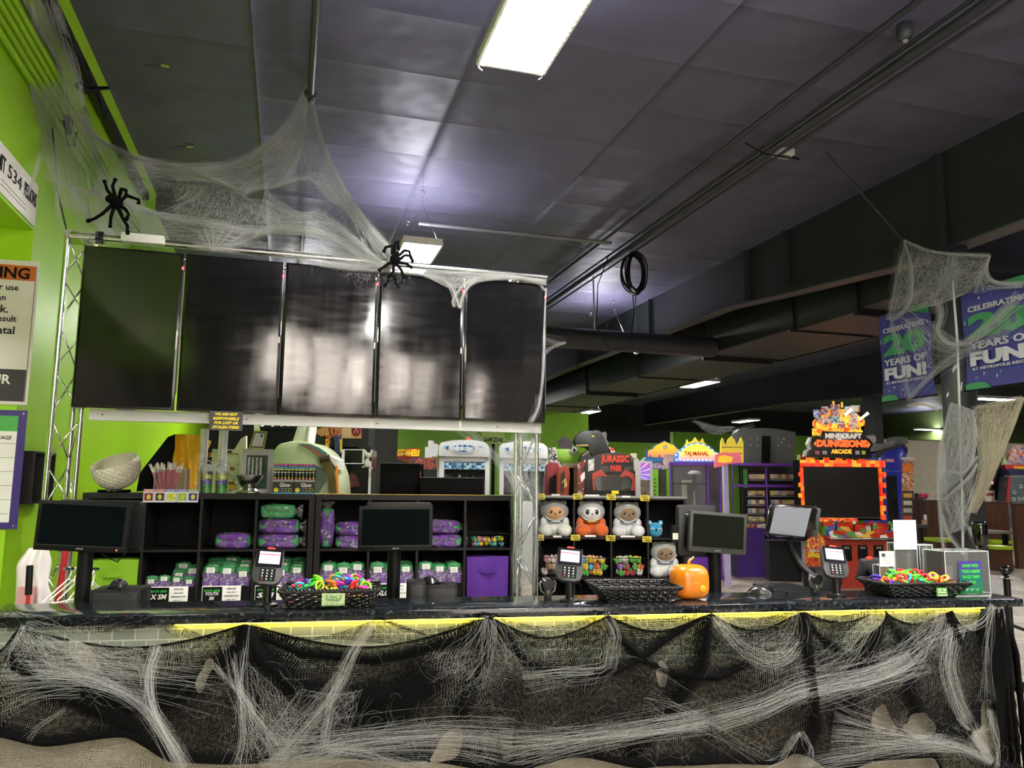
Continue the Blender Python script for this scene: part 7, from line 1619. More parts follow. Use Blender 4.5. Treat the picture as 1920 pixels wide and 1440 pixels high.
# black dispenser on the column
G = face_at(1842, 985, 4.9, CAMA); t = tf(G, 'sanitizer_dispenser', 'glossy black rounded dispenser hanging at the right side of the column', 'dispenser')
a, zb = G(1826, 1024); b, zt = G(1849, 978); cx_ = (a+b)/2; w_ = (b-a)/2
MB().lathe([(w_*.8, 0), (w_, .02), (w_, zt-zb-.02), (w_*.85, zt-zb)], 24, (cx_, 0, zb)).build('dispenser_body', mat('#050807', .06, coat=.6, name='gloss_black_shell'), t, smooth=True); MB().lathe([(w_*.35, -.03), (w_*.4, 0)], 14, (cx_, -.01, zb)).build('nozzle', BLKG, t, smooth=True)
MB().tube([(cx_, .02, 0-G.z0), (cx_, .02, zb)], .012, 8).build('stand_pole', BLK, t); MB().lathe([(.12, -G.z0), (.12, .01-G.z0)], 20, (cx_, .02, 0)).build('stand_base', BLK, t)
# cards for anniversary: two purple banners on the column
BX = 5.66
def banner(y0, y1, z0, z1, lab):
    t = thing('hanging_banner', lab, 'banner', (BX, (y0+y1)/2, z0), -pi/2, 'purple anniversary banners'); w_ = abs(y1-y0); h_ = z1-z0
    MB().grid(lambda u, v: (-w_/2+w_*u, .012*sin(v*5+u*3)*sin(pi*v), h_*v), 12, 16).build('banner_cloth', mat('#2b2b78', .5, name='violet_banner_cloth', var=.1, vs=3), t, smooth=True)
    for z_ in (0, h_): MB().tube([(-w_/2-.03, 0, z_), (w_/2+.03, 0, z_)], .008, 8).build('banner_rod', BLK, t)
    def q(s_, wf, hf, zf, m_, **k): text(s_, w_*wf, h_*hf, m_, t, TR(0, -.016, h_*zf), **k)
    GN = mat('#28804a', .5, name='banner_green'); WT = mat('#b4b4bc', .6, name='banner_white')
    q('CELEBRATING', .80, .055, .80, WT, bold=.03); q('20', .82, .25, .625, GN, bold=.06); q('YEARS OF', .82, .075, .43, WT, bold=.03); q('FUN!', .82, .145, .30, WT, bold=.06); q('AT METROPOLIS RESORT', .78, .028, .20, WT, bold=.02)
    MB().prism([(w_*.5*c_, h_*(.0)+.10*s_) for c_, s_ in ((-1, 0), (-.3, 0), (-.4, .4), (-.65, .6), (-1, .5))], -.015, -.013).build('green_corner', GN, t); MB().prism([(w_*.5, h_*1.0), (w_*.1, h_*1.0), (w_*.25, h_*.93), (w_*.5, h_*.88)], -.015, -.013).build('green_corner', GN, t)
    r_ = random.Random(3)
    for k in range(16):
        x = r_.uniform(-.45, .45)*w_; z = h_*(r_.choice([r_.uniform(.87, .97), r_.uniform(.03, .14), r_.uniform(.45, .8)])); 
        if .15*h_ < z < .86*h_: x = math.copysign(w_*.46, x)
        MB().tube([(x, -.014, z), (x+.008, -.014, z+.012), (x+.002, -.014, z+.022)], .0025, 4).build('confetti', mat(r_.choice(['#5a6ae0', '#4ab070', '#e8e8f0']), .5), t)
banner(6.26, 5.62, 2.40, 3.27, 'left purple banner with green 20 on the column'); banner(5.27, 4.55, 2.40, 3.27, 'right purple banner with green 20 cut by the photo edge')
# ---------------------------------------------------------------- cobwebs and spiders
def webmat(col, nm):
    n = N(nm); n.set(Base_Color=lin(col), Roughness=.6, Specular_IOR_Level=.3, Subsurface_Weight=0.0)
    tl = n.n('ShaderNodeBsdfTranslucent', {0: lin(col)}); mx = n.n('ShaderNodeMixShader', {0: .35, 1: n.b.outputs[0], 2: tl.outputs[0]}); n.t.links.new(mx.outputs[0], n.out.inputs[0]); return n.m
WEB = webmat('#dcdedd', 'cobweb_fibre'); WEBC = webmat('#e2dcc6', 'cream_cobweb_fibre')
class Web:
    def __init__(s, f, seed=1, dj=.03, k=.62): s.f = f; s.v = []; s.q = []; s.R = random.Random(seed); s.dj = dj; s.k = k
    def cr(s, P, u):
        q = max(0, min(.99999, u))*(len(P)-1); k = int(q); t = q-k
        a, b, c, d = P[max(k-1, 0)], P[k], P[k+1], P[min(k+2, len(P)-1)]
        return tuple(.5*((2*b[i])+(-a[i]+c[i])*t+(2*a[i]-5*b[i]+4*c[i]-d[i])*t*t+(-a[i]+3*b[i]-3*c[i]+d[i])*t**3) for i in (0, 1))
    def strand(s, pts, r):
        """pts in photograph pixels with a depth offset; three-sided fibre"""
        W = [s.f(a, b)+s.off(d) for a, b, d in pts]; n = len(W); b0 = len(s.v); r = r*s.k
        for i, p in enumerate(W):
            t = (W[min(i+1, n-1)]-W[max(i-1, 0)])
            if t.length < 1e-7: t = Vector((0, 0, 1))
            t.normalize(); a = t.orthogonal().normalized(); c = t.cross(a); k = r*(.5 if i in (0, n-1) else 1)
            s.v += [tuple(p+a*k), tuple(p+(a*-.5+c*.87)*k), tuple(p+(a*-.5-c*.87)*k)]
        for i in range(n-1):
            o = b0+3*i; s.q += [(o, o+1, o+4, o+3), (o+1, o+2, o+5, o+4), (o+2, o, o+3, o+5)]
    def off(s, d): return Vector((0, -d, 0))
    def bundle(s, path, n, w0, w1, w2, r=.0006, curl=1.0, k=12, part=1.0):
        R = s.R
        for _ in range(n):
            o = R.gauss(0, 1); o2 = R.gauss(0, 1); d = R.gauss(0, s.dj); ph = R.random()*6; a0 = R.uniform(0, 1-part) if part < 1 else 0
            if part < 1 and R.random() < .5: a0, a1 = 0 if R.random() < .5 else 1-part, 0
            pts = []
            for i in range(k):
                t = i/(k-1); u = a0+t*(part if part < 1 else 1); w = (w0*(1-u)+w1*u*1 if False else (w0+(w1-w0)*min(1, 2*u) if u < .5 else w1+(w2-w1)*(2*u-1)))
                x, y = s.cr(path, u); x2, y2 = s.cr(path, min(1, u+.02)); x1, y1 = s.cr(path, max(0, u-.02)); L = math.hypot(x2-x1, y2-y1)+1e-6
                nx, ny = -(y2-y1)/L, (x2-x1)/L; e = w*(o*(1-u)+o2*u)+curl*sin(ph+u*7*(1+o*.3))
                pts.append((x+nx*e, y+ny*e, d*sin(pi*u)))
            s.strand(pts, r*R.uniform(.6, 1.4))
        return s
    def loft(s, A, B_, n, lu=.3, ds=.25, r=.0005, k=9, curl=.02, pull=0, urange=(0, 1), holes=()):
        R = s.R
        for _ in range(n):
            u0, s0 = R.uniform(*urange), R.random()**(1+pull); l_ = R.gauss(0, lu); d_ = R.gauss(0, ds); ph, ph2 = R.random()*6, R.random()*6; dj = R.gauss(0, s.dj); pts = []; c1 = R.gauss(0, curl); c2 = R.gauss(0, curl)
            for i in range(k):
                t = i/(k-1)-.5; u = max(0, min(1, u0+l_*t+c1*sin(ph+t*6))); q = max(0, min(1, s0+d_*t+c2*3*sin(ph2+t*6)))
                a, b = s.cr(A, u), s.cr(B_, u); x, y = a[0]+(b[0]-a[0])*q, a[1]+(b[1]-a[1])*q
                if any(((x-h[0])/h[2])**2+((y-h[1])/h[3])**2 < 1 for h in holes): 
                    if len(pts) > 2: break
                    pts = []; continue
                pts.append((x, y, dj))
            if len(pts) > 2: s.strand(pts, r*R.uniform(.6, 1.3))
        return s
    def fuzz(s, path, n, w, L=18, r=.0004):
        R = s.R
        for _ in range(n):
            x, y = s.cr(path, R.random()); x += R.gauss(0, w); y += R.gauss(0, w); a = R.random()*6.28; c = R.gauss(0, .35); d = R.gauss(0, s.dj); pts = []; l_ = L*R.uniform(.3, 1.2)
            for i in range(7): pts.append((x, y, d)); x += cos(a)*l_/6; y += sin(a)*l_/6; a += c
            s.strand(pts, r*R.uniform(.6, 1.3))
        return s
    def build(s, label, m_=WEB):
        me = bpy.data.meshes.new('cobweb'); me.from_pydata(s.v, [], s.q); me.materials.append(m_); me.polygons.foreach_set('use_smooth', [True]*len(me.polygons))
        o = bpy.data.objects.new('cobweb', me); COL.objects.link(o); return prop(o, label, 'cobweb')
def idw(anch):
    def f(px, py):
        w_ = 0; y_ = 0
        for a, b, Y in anch:
            k = 1/((px-a)**2+(py-b)**2+60)**1.4; w_ += k; y_ += k*Y
        return atY(px, py, y_/w_)
    return f
def wallY(px, py, X=WX+.05): d = ray(px, py); return X*d.y/d.x
DY = TY-.02
AN = [(578, 158, 6.03), (150, 452, DY), (400, 470, DY-.02), (560, 487, DY-.02), (700, 500, DY-.02), (860, 512, DY-.03), (1020, 525, DY-.03), (745, 480, DY-.02), (60, 20, wallY(60, 20)), (40, 200, wallY(40, 200)), (60, 300, wallY(60, 300)), (110, 250, min(6, wallY(110, 250))), (120, 120, min(6, wallY(120, 120))), (200, 272, 5.9), (330, 312, 5.75), (460, 298, 5.85), (640, 350, 5.5), (300, 400, 5.2), (500, 400, 5.25), (215, 385, 5.0), (120, 400, 5.1)]
W = Web(idw(AN), 3, .03, .66)
E1 = [(140, 205), (175, 250), (200, 270), (250, 295), (330, 312), (400, 312), (460, 298), (510, 262), (545, 222), (565, 185), (576, 158)]
E2 = [(579, 160), (590, 215), (606, 272), (632, 332), (662, 382), (700, 430), (745, 482)]
R1 = [(200, 330), (250, 335), (330, 337), (395, 338), (430, 350), (456, 366), (475, 354), (520, 348), (560, 300), (572, 230), (577, 165)]
R2 = [(130, 352), (170, 360), (220, 372), (270, 396), (330, 410), (400, 418), (470, 432), (530, 430), (580, 432), (640, 452), (700, 485), (722, 500)]
RL = [(150, 452), (230, 456), (400, 470), (560, 487), (722, 503)]
W.bundle(E1, 60, 3, 2.5, 1, .0006, .8, 22); W.bundle(E2, 60, 1, 3, 4, .0006, .8, 18)
W.loft(E1, R1, 1300, .22, .25, .00045, 10)
W.loft(E1, R1, 500, .45, .15, .00045, 12, pull=1.2)
W.loft([(578, 160), (560, 230), (530, 300), (520, 350)], E2[:5], 420, .5, .15, .0004, 12)
W.bundle([(330, 337), (395, 338), (430, 350), (456, 366), (475, 354), (520, 348), (565, 334), (592, 342), (612, 366), (640, 385)], 26, 2, 1.5, 2, .0006, .8, 18)
W.loft([(592, 342), (620, 370), (655, 400), (690, 450), (715, 490)], [(610, 300), (640, 350), (670, 393), (705, 438), (745, 484)], 700, .3, .4, .00045, 9)
W.loft([(500, 355), (540, 390), (570, 400), (600, 395), (650, 430), (700, 480)], [(480, 420), (530, 422), (580, 425), (620, 435), (680, 470), (725, 502)], 650, .25, .5, .00045, 9, curl=.04)
W.bundle([(455, 372), (500, 380), (540, 398), (570, 403), (600, 392)], 14, 2, 2, 3, .0005, 1.5, 12)
W.bundle([(620, 370), (655, 400), (675, 440), (690, 475), (715, 498)], 30, 2, 3, 3, .0006, 1, 12)
W.loft([(200, 330), (260, 340), (330, 345), (400, 350), (455, 368), (520, 400)], R2[1:8], 1100, .10, 1.0, .0004, 10, curl=.03, holes=((300, 372, 26, 22),))
W.bundle([(480, 440), (500, 428), (560, 428), (620, 445), (670, 478), (700, 497)], 34, 2, 2, 3, .0006, .8, 14)
W.bundle(R2, 55, 3, 3, 4, .0006, 1, 20)
W.loft(R2, RL, 1100, .22, .4, .00045, 9, holes=((540, 448, 50, 9),))
for x in (370, 385, 400, 415, 435, 465, 500): W.bundle([(400, 470), ((400+x)/2, 455), (x+(x-400)*.2, 425)], 10, .5, 1, 5, .0006, .5, 7)
W.bundle([(85, 330), (130, 350), (160, 400), (205, 440), (232, 458)], 30, 6, 3, 2, .0006, 1, 14); W.bundle([(232, 458), (190, 420), (150, 370), (118, 250)], 22, 2, 8, 14, .0005, 2, 12)
W.loft([(70, 0), (85, 100), (92, 200), (105, 300), (110, 380)], [(110, 0), (150, 130), (165, 220), (195, 330), (215, 440)], 850, .35, .2, .0005, 10)
W.loft([(45, 0), (62, 60), (60, 150), (78, 240), (82, 300)], [(80, 0), (90, 100), (92, 200), (105, 300), (112, 370)], 320, .35, .3, .0005, 9)
W.bundle([(60, 0), (68, 90), (58, 155), (80, 250), (72, 310), (52, 365)], 26, 3, 2, 2, .0006, 1, 16); W.bundle([(100, 0), (128, 100), (160, 210), (190, 330), (215, 400)], 34, 6, 4, 5, .0006, 1.5, 16)
W.bundle([(92, 130), (92, 240), (108, 320), (108, 400), (128, 445)], 18, 4, 4, 3, .0005, 2, 14); W.bundle([(150, 215), (190, 300), (230, 380), (300, 440)], 28, 8, 14, 16, .0005, 2, 12)
W.fuzz([(240, 330), (400, 390), (600, 450), (700, 480)], 500, 22, 40); W.fuzz([(560, 260), (600, 340), (690, 450)], 250, 16, 30)
W.build('large white cobweb stretched from the ceiling pipe and green wall down to the screens')
def plane_at(Y):
    return lambda px, py: atY(px, py, Y)
W = Web(plane_at(TY-.03), 5, .012)
TOPR = [(700, 500), (760, 506), (800, 510), (850, 512), (900, 514), (960, 518), (1024, 527)]
BOT = [(700, 508), (760, 514), (800, 520), (845, 540), (880, 535), (900, 528), (960, 524), (1024, 535)]
W.loft([(560, 485)]+TOPR, [(560, 492), (640, 505)]+BOT[1:], 900, .2, .5, .0005, 9); W.bundle(TOPR, 60, 3, 3, 2, .0006, 1, 18)
for P_ in ([(800, 514), (832, 524), (850, 545), (862, 578)], [(905, 520), (880, 535), (868, 555), (863, 578)], [(905, 520), (875, 530), (850, 560), (852, 576)], [(910, 520), (960, 520), (1005, 528), (1022, 545)]): W.bundle(P_, 34, 3, 2, 1.2, .0006, .6, 12)
W.loft([(825, 515), (850, 516), (880, 516)], [(845, 545), (858, 575), (872, 545)], 130, .4, .5, .0005)
W.bundle([(1024, 540), (1021, 600), (1018, 700), (1010, 760), (996, 790)], 30, 1, 1, 2, .0006, .5, 14); W.bundle([(1012, 740), (1008, 770), (992, 795)], 24, 4, 5, 2, .0005, 1, 9)
W.fuzz([(640, 498), (700, 520), (760, 512)], 160, 6, 22)
W.build('white cobweb bunched along the top of the two right screens with a drip between them')
W = Web(plane_at(TY+.05), 7, .05, .42)
W.loft([(960, 810), (962, 900), (964, 1000), (962, 1112)], [(1012, 800), (1010, 900), (1008, 1000), (1004, 1112)], 600, .25, .8, .0005, 8, curl=.05)
for P_, n_ in (([(850, 800), (900, 830), (945, 870), (975, 940)], 26), ([(880, 803), (920, 850), (960, 900), (980, 920)], 20), ([(935, 830), (950, 880), (975, 930), (990, 1000)], 20), ([(905, 800), (950, 830), (990, 810)], 14), ([(975, 800), (990, 870), (1002, 930), (1004, 1000)], 16), ([(1010, 800), (985, 900), (975, 1000), (1000, 1110)], 16)): W.bundle(P_, n_, 4, 7, 3, .0005, 1.5, 10)
W.loft([(935, 850), (955, 860), (975, 900)], [(935, 920), (960, 922), (980, 925)], 160, .5, .9, .0005)
W.build('tangled cobweb wrapped around the right truss tower under the screens')
# --- webs spread over the counter cloth
def cpl(v): 
    def f(px, py): x, z = C0(px, py, v); return cw(x, v, z)
    return f
class CW(Web):
    def off(s, d): return C0.n*(-abs(d))
W = CW(cpl(-.085), 9, .02, .46)
BD = [([(45, 1172), (90, 1200), (160, 1230), (240, 1260)], 40, 4, 25, 40), ([(45, 1172), (20, 1215), (0, 1240)], 30, 2, 6, 9), ([(0, 1272), (80, 1266), (150, 1268), (225, 1290), (275, 1325), (320, 1390), (345, 1440)], 90, 9, 6, 7),
 ([(300, 1210), (288, 1240), (282, 1280), (290, 1330), (315, 1385), (345, 1440)], 90, 6, 5, 6), ([(465, 1166), (462, 1220), (456, 1300), (460, 1380), (448, 1440)], 50, 1, 7, 12), ([(430, 1195), (440, 1250), (452, 1290), (480, 1350), (520, 1400)], 45, 6, 5, 9),
 ([(400, 1246), (425, 1270), (452, 1293), (490, 1350), (545, 1410)], 30, 2, 4, 9), ([(700, 1168), (665, 1215), (635, 1275), (585, 1345), (520, 1420), (490, 1440)], 80, 2, 9, 9), ([(640, 1265), (622, 1310), (612, 1360), (605, 1410)], 45, 6, 4, 5),
 ([(915, 1155), (900, 1200), (880, 1250), (868, 1275)], 70, 3, 25, 20), ([(915, 1155), (930, 1210), (950, 1260)], 30, 3, 20, 26), ([(505, 1425), (590, 1412), (640, 1398), (740, 1385), (850, 1382), (960, 1395)], 150, 16, 12, 14),
 ([(610, 1400), (680, 1410), (760, 1432), (800, 1440)], 60, 5, 8, 8), ([(940, 1405), (1020, 1395), (1120, 1380), (1230, 1365), (1330, 1352)], 150, 18, 12, 9), ([(1330, 1352), (1420, 1325), (1500, 1290), (1580, 1275), (1650, 1258), (1710, 1235)], 130, 12, 14, 10),
 ([(1500, 1310), (1600, 1285), (1680, 1262), (1740, 1240)], 60, 9, 9, 14), ([(1790, 1172), (1778, 1210), (1772, 1250), (1788, 1310), (1820, 1370), (1862, 1428)], 110, 6, 9, 3), ([(1862, 1134), (1835, 1165), (1790, 1180), (1740, 1210)], 30, 2, 8, 12), ([(1862, 1134), (1850, 1180), (1844, 1250), (1848, 1320)], 24, 1, 3, 6),
 ([(1560, 1368), (1640, 1378), (1720, 1388), (1800, 1400), (1862, 1430)], 120, 20, 10, 2), ([(1500, 1435), (1600, 1415), (1720, 1395), (1800, 1390)], 60, 5, 8, 9), ([(1856, 1330), (1845, 1360), (1830, 1370)], 20, 1, 3, 4), ([(1852, 1330), (1862, 1380), (1868, 1440)], 36, 1, 2, 2),
 ([(1132, 1150), (1150, 1190), (1142, 1220), (1128, 1255), (1050, 1262), (980, 1275)], 44, 2, 6, 8), ([(1340, 1155), (1380, 1210), (1430, 1238), (1470, 1232), (1500, 1200)], 50, 3, 10, 10), ([(1492, 1144), (1480, 1190), (1450, 1225)], 30, 2, 14, 20),
 ([(1640, 1150), (1600, 1200), (1560, 1240), (1500, 1275)], 40, 3, 24, 22), ([(1765, 1145), (1740, 1190), (1690, 1240), (1650, 1262)], 60, 3, 20, 16), ([(1500, 1372), (1480, 1395), (1462, 1420), (1440, 1440)], 34, 1, 5, 8), ([(1500, 1372), (1515, 1400), (1512, 1440)], 26, 1, 4, 8),
 ([(0, 1330), (60, 1300), (150, 1290)], 30, 12, 10, 8), ([(48, 1390), (90, 1350), (124, 1330)], 16, 2, 2, 2), ([(0, 1240), (100, 1250), (260, 1262), (420, 1280)], 40, 10, 16, 20), ([(1440, 1430), (1330, 1360), (1210, 1300)], 20, 10, 16, 20)]
for P_, n_, a, b, c in BD: W.bundle(P_, int(n_*.6), a*1.5+1, b*1.5, c*1.5, .00045, 3.0, 14)
for P_, n_, w_ in (([(30, 1200), (150, 1240), (260, 1280)], 260, 34), ([(420, 1300), (500, 1400), (560, 1420)], 340, 34), ([(840, 1230), (870, 1275), (940, 1270)], 300, 24), ([(620, 1400), (760, 1390), (940, 1400)], 360, 20), ([(1000, 1390), (1150, 1375), (1320, 1352)], 360, 16), ([(1480, 1290), (1640, 1262), (1760, 1230)], 360, 24), ([(1600, 1375), (1760, 1385), (1840, 1400)], 300, 18), ([(1380, 1180), (1440, 1230), (1500, 1240)], 220, 26), ([(960, 1220), (1040, 1265), (1140, 1240)], 160, 20), ([(520, 1300), (620, 1350), (700, 1400)], 160, 40)): W.fuzz(P_, n_//2, w_, 60, .0003)
W.loft([(45, 1175), (80, 1195), (160, 1210), (270, 1215)], [(0, 1275), (80, 1270), (170, 1275), (270, 1320)], 240, .3, .4, .0004); W.loft([(560, 1290), (620, 1300), (680, 1290)], [(480, 1420), (560, 1420), (640, 1410)], 130, .4, .7, .0004); W.loft([(465, 1240), (520, 1290), (560, 1340)], [(470, 1400), (500, 1410), (540, 1420)], 110, .4, .6, .0004)
W.build('wispy white cobwebs stretched over the black gauze on the counter front')
# --- webs on the banner column
def atX(px, py, X): d = ray(px, py); return CP+d*(X/d.x)
class XW(Web):
    def off(s, d): return Vector((-abs(d), 0, 0))
W = XW(lambda a, b: atX(a, b, 5.60), 11, .03, .5)
W.loft([(1697, 452), (1730, 468), (1770, 476), (1800, 477), (1857, 480)], [(1668, 600), (1705, 585), (1757, 572), (1790, 560), (1824, 545)], 1000, .35, .7, .0007, 9)
W.bundle([(1695, 450), (1712, 500), (1712, 560), (1690, 590), (1668, 600)], 50, 1, 2.5, 4, .0008, .8, 14); W.bundle([(1695, 450), (1745, 470), (1790, 477), (1857, 479)], 46, 1, 2, 2, .0008, .6, 12); W.bundle([(1857, 479), (1852, 505), (1862, 525), (1885, 532), (1920, 532)], 40, 1, 2, 3, .0008, .6, 12)
W.loft([(1857, 480), (1852, 505), (1865, 525), (1920, 532)], [(1826, 548), (1840, 550), (1865, 543), (1920, 540)], 260, .3, .6, .0008)
W.bundle([(1757, 560), (1766, 590), (1760, 620), (1775, 640), (1800, 646), (1830, 635), (1870, 600), (1915, 555)], 70, 6, 4, 8, .0008, 1.2, 16)
W.bundle([(1672, 605), (1690, 650), (1700, 700), (1705, 745)], 30, 2, 6, 6, .0007, 1.5, 12); W.bundle([(1690, 590), (1730, 620), (1765, 650), (1800, 655)], 40, 10, 12, 5, .0007, 1.5, 12); W.bundle([(1700, 750), (1740, 710), (1790, 668), (1850, 640), (1910, 590)], 50, 4, 9, 12, .0007, 1.5, 14)
W.loft([(1700, 600), (1740, 600), (1800, 640)], [(1720, 680), (1770, 690), (1840, 650)], 200, .4, .7, .0006)
W.build('cobweb spread over the column top and the two purple banners')
W = XW(lambda a, b: atX(a, b, 5.63), 13, .02, .55)
W.loft([(1786, 755), (1776, 800), (1767, 850), (1764, 905)], [(1828, 770), (1832, 830), (1815, 885), (1770, 928)], 950, .5, .35, .0007, 10)
W.bundle([(1786, 755), (1768, 830), (1764, 900), (1768, 1000), (1770, 1030)], 40, 1, 1.5, 2, .0008, .6, 16); W.bundle([(1766, 940), (1790, 922), (1820, 895), (1833, 868)], 40, 1, 2, 2, .0008, .5, 12); W.bundle([(1766, 895), (1785, 885), (1810, 886), (1832, 855)], 46, 5, 2, 2, .0008, .6, 12)
W.loft([(1768, 935), (1780, 960), (1785, 1000)], [(1832, 880), (1828, 930), (1812, 990)], 380, .5, .4, .0007); W.bundle([(1767, 965), (1780, 1000), (1798, 1025), (1808, 1040)], 36, 2, 2, 2, .0008, .8, 10); W.bundle([(1805, 1000), (1815, 985), (1828, 1010), (1842, 1042)], 36, 2, 2, 2, .0008, .8, 10); W.bundle([(1790, 930), (1800, 960), (1812, 990)], 30, 12, 6, 2, .0007, 1, 10)
W.build('cobweb stretched over the lower part of the black column')
W = XW(lambda a, b: atX(a, b, 5.72), 15, .03, .75)
W.loft([(1830, 762), (1833, 800), (1846, 860), (1842, 910), (1822, 962)], [(1918, 745), (1900, 790), (1880, 850), (1858, 900), (1828, 962)], 1000, .35, .35, .0009, 10); W.bundle([(1918, 745), (1900, 800), (1872, 870), (1850, 920), (1826, 962)], 50, 2, 2.5, 2, .0009, .8, 16); W.bundle([(1830, 765), (1870, 760), (1918, 745)], 30, 2, 3, 2, .0009, 1, 10); W.bundle([(1700, 762), (1735, 758), (1760, 768)], 40, 2, 3, 2, .0009, .8, 9); W.bundle([(1833, 800), (1850, 860), (1838, 920), (1822, 960)], 40, 6, 3, 2, .0009, 1, 12)
W.build('cream cobweb film hanging right of the column below the right banner', WEBC)
pp = [atX(a, b, 5.655) for a, b in ((1786, 525), (1795, 640), (1799, 760), (1803, 900), (1806, 1040))]
prop(MB().tube(pp, .010, 8).build('white_pole', mat('#b8b8b4', .4)), 'thin pale pole taped upright along the front of the black column', 'pole')
# distant webs
W = Web(plane_at(13.0), 17, .05); W.loft([(1300, 789), (1340, 798), (1375, 800)], [(1330, 812), (1350, 815), (1375, 803)], 160, .5, .8, .0016); W.bundle([(1300, 789), (1340, 806), (1380, 806), (1415, 796)], 14, 1, 3, 4, .002, 1, 9); W.build('small distant cobweb under the far ceiling lamp by the grey cabinet back')
W = Web(plane_at(6.2), 19, .03); W.bundle([(1008, 636), (1045, 644), (1062, 642)], 20, 8, 6, 1, .0007, .5, 8); W.bundle([(1020, 665), (1035, 652), (1060, 643)], 20, 3, 3, 1, .0007, .5, 8); W.build('small grey cobweb poking out right of the last screen')
# --- spiders
FUZ = mat('#09090a', .95, name='black_spider_fuzz', bump=1.0, bs=200, spec=.1)
def spider(cx_, cy_, r, Y, legs, label, head):
    t = thing('toy_spider', label, 'toy spider', atY(cx_, cy_, Y)); c = atY(cx_, cy_, Y); sc = (atY(cx_+1, cy_, Y)-c).length
    rel = lambda a, b, d: tuple(atY(a, b, Y)-c+Vector((0, -d, 0)))
    fn = lambda d: 1+.07*noise.noise(d*9)
    MB().ball((0, 0, 0), (r*sc, r*sc*.8, r*sc*1.1), 26, 18, fn).build('abdomen', FUZ, t, smooth=True)
    h = rel(head[0], head[1], .01); MB().ball(h, (r*sc*.62, r*sc*.55, r*sc*.62), 20, 14, fn).build('head', FUZ, t, smooth=True)
    for q in (-1, 1): MB().ball((h[0]+q*r*sc*.25, h[1]-r*sc*.5, h[2]), r*sc*.12, 8, 6).build('eye', BLKG, t, smooth=True)
    R = random.Random(int(cx_))
    for L in legs:
        pts = []
        P3 = [Vector(rel(a, b, d)) for a, b, d in L]
        for k in range(len(P3)-1):
            for i in range(6): pts.append(P3[k].lerp(P3[k+1], i/6))
        pts.append(P3[-1]); rr_ = [(.0085+.0018*R.random())*(1.15-.3*i/len(pts))*(1.45 if i > len(pts)*.82 else 1) for i in range(len(pts))]
        MB().tube(pts, rr_, 8).build('leg', FUZ, t, smooth=True)
    hair = MB()
    for k in range(110):
        d = Vector((R.gauss(0, 1), R.gauss(0, 1), R.gauss(0, 1))).normalized(); hair.tube([tuple(d*r*sc*.8), tuple(d*r*sc*1.35+Vector((0, 0, -.004)))], [.0008, .0004], 3)
    hair.build('body_hair', FUZ, t)
spider(218, 380, 13, 4.86, [[(212, 370, .01), (203, 360, .03), (197, 341, .02)], [(216, 368, .01), (213, 352, .03), (218, 338, .02)], [(224, 372, .01), (230, 359, .04), (239, 361, .04), (238, 370, .02)], [(228, 377, .01), (240, 371, .04), (262, 377, .02), (260, 384, .01)], [(227, 388, .01), (238, 397, .04), (243, 405, .03), (237, 414, .01)], [(222, 390, .01), (231, 410, .03), (240, 425, .02), (240, 441, .01)], [(214, 391, .01), (210, 410, .03), (207, 428, .01)], [(208, 388, .01), (195, 405, .04), (180, 413, .03), (164, 416, .01)]], 'large fuzzy black spider on the cobweb above the first screen', (206, 374))
spider(741, 487, 10, TY-.12, [[(735, 478, .01), (735, 463, .03), (722, 466, .03), (719, 474, .01)], [(739, 476, .01), (739, 460, .03), (745, 455, .03), (747, 470, .01)], [(748, 480, .01), (757, 472, .03), (766, 473, .03), (771, 487, .01)], [(750, 486, .01), (758, 481, .03), (768, 482, .03), (774, 492, .01)], [(748, 493, .01), (762, 496, .02), (773, 504, .01)], [(744, 497, .01), (752, 508, .02), (757, 524, .01)], [(738, 497, .01), (737, 510, .02), (730, 520, .01)], [(733, 492, .01), (722, 500, .02), (709, 509, .01)]], 'smaller black spider on the cobweb in front of the glowing hanging lamp', (744, 478))
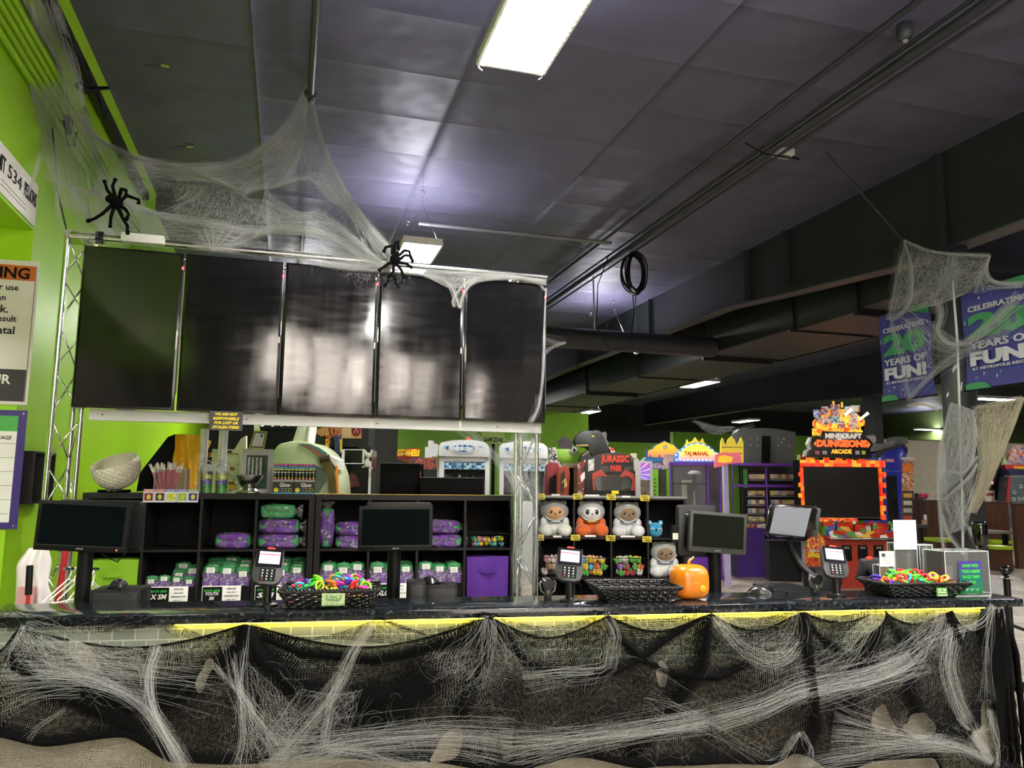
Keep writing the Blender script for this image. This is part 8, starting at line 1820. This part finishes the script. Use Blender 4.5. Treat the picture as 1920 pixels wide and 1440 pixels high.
# small wall bits top left
t = thing('security_camera', 'black bullet camera on the green wall near the ceiling edge', 'camera', atY(158, 168, 5.6)); MB().tube([(.14, .05, .06), (.02, .02, .02), (0, -.02, 0)], [.012, .014, .03], 10).build('camera_arm', BLK, t, smooth=True); MB().tube([(0, 0, 0), (0, -.10, -.03)], .032, 14).build('camera_body', BLK, t, smooth=True, sharp=.7); MB().ball((0, -.102, -.031), .02, 12, 8).build('lens', mat('#8a8f96', .2, .5), t, smooth=True)
p = atX(118, 235, WX+.03); t = thing('wall_speaker', 'small black box with a curled cable on the green wall pipes', 'box', p); MB().box(-.02, .05, -.05, .05, -.04, .06).build('box_body', BLK, t, bevel=.004); MB().tube([(.02, 0, -.04), (.03, .04, -.12), (.05, .1, -.1), (.05, .14, .02)], .008, 6).build('cable', BLK, t, smooth=True)
p = atX(108, 300, WX+.02); prop(MB().tube([atX(98, 240, WX+.04), atX(104, 300, WX+.03), atX(106, 350, WX+.03), atX(122, 420, WX+.05), atX(128, 448, WX+.1)], .006, 6).build('wall_cable', DGREY), 'grey cable running down the green wall to the left truss top', 'cable')
for k, P_ in enumerate(([(345, 545), (345, 545)],)): pass
prop(MB().tube([atX(178, 425, WX+.03), atX(168, 400, WX+.03), atX(165, 340, WX+.02), atX(172, 300, WX+.02)], .012, 8).build('wall_conduit', WALLG), 'short green conduit bending down the left wall behind the spider', 'conduit')

# ---------------------------------------------------------------- nest small pieces under the part they belong to
NEST = {'reader_body': ['screen_bezel', 'lit_screen', 'red_line', 'keypad', 'key', 'red_tab'], 'casing': ['screen', 'badge', 'lettering', 'chin_line', 'power_light', 'indicator_light', 'side_connector'],
 'hood': ['face', 'hood_rim', 'ear', 'eye', 'eye_patch', 'eye_highlight', 'nose', 'mouth'],
 'clear_bag': ['bag_flap', 'price_sticker', 'sticker_print'], 'topper_board': ['lettering', 'small_logo', 'arrow_tip'], 'flame_board': ['pixel_block', 'white_bar', 'yellow_spike'], 'banner_cloth': ['lettering', 'confetti', 'green_corner'],  'control_deck': ['joystick', 'joystick_knob', 'button', 'chrome_rail'], 'header': ['oval_rim', 'oval_badge', 'blue_fin', 'lettering'], 'drawer_body': ['drawer_front'], 'mouse_shell': ['scroll_wheel'], 'housing': ['rim', 'diffuser', 'top_light_slot', 'strobe', 'wire_guard'], 'carton_wall': ['blue_stripe', 'colour_stripe', 'yellow_badge', 'ring_picture', 'lettering'], 'scale_base': ['display'], 'dispenser_body': ['nozzle'], 'pumpkin_body': ['stem', 'round_plug', 'highlight_mark']}
base = lambda n_: n_.split('.')[0]
par = {}
for o in list(COL.objects):
    if o.parent and o.parent.type == 'EMPTY': par.setdefault(o.parent, []).append(o)
I4 = Matrix.Identity(4)
for root, ch in par.items():
    for c in ch:
        if base(c.name) in NEST and all(abs(c.matrix_basis[i][j]-I4[i][j]) < 1e-6 for i in range(4) for j in range(4)):
            for d in ch:
                if d is not c and base(d.name) in NEST[base(c.name)] and d.parent is root: d.parent = c
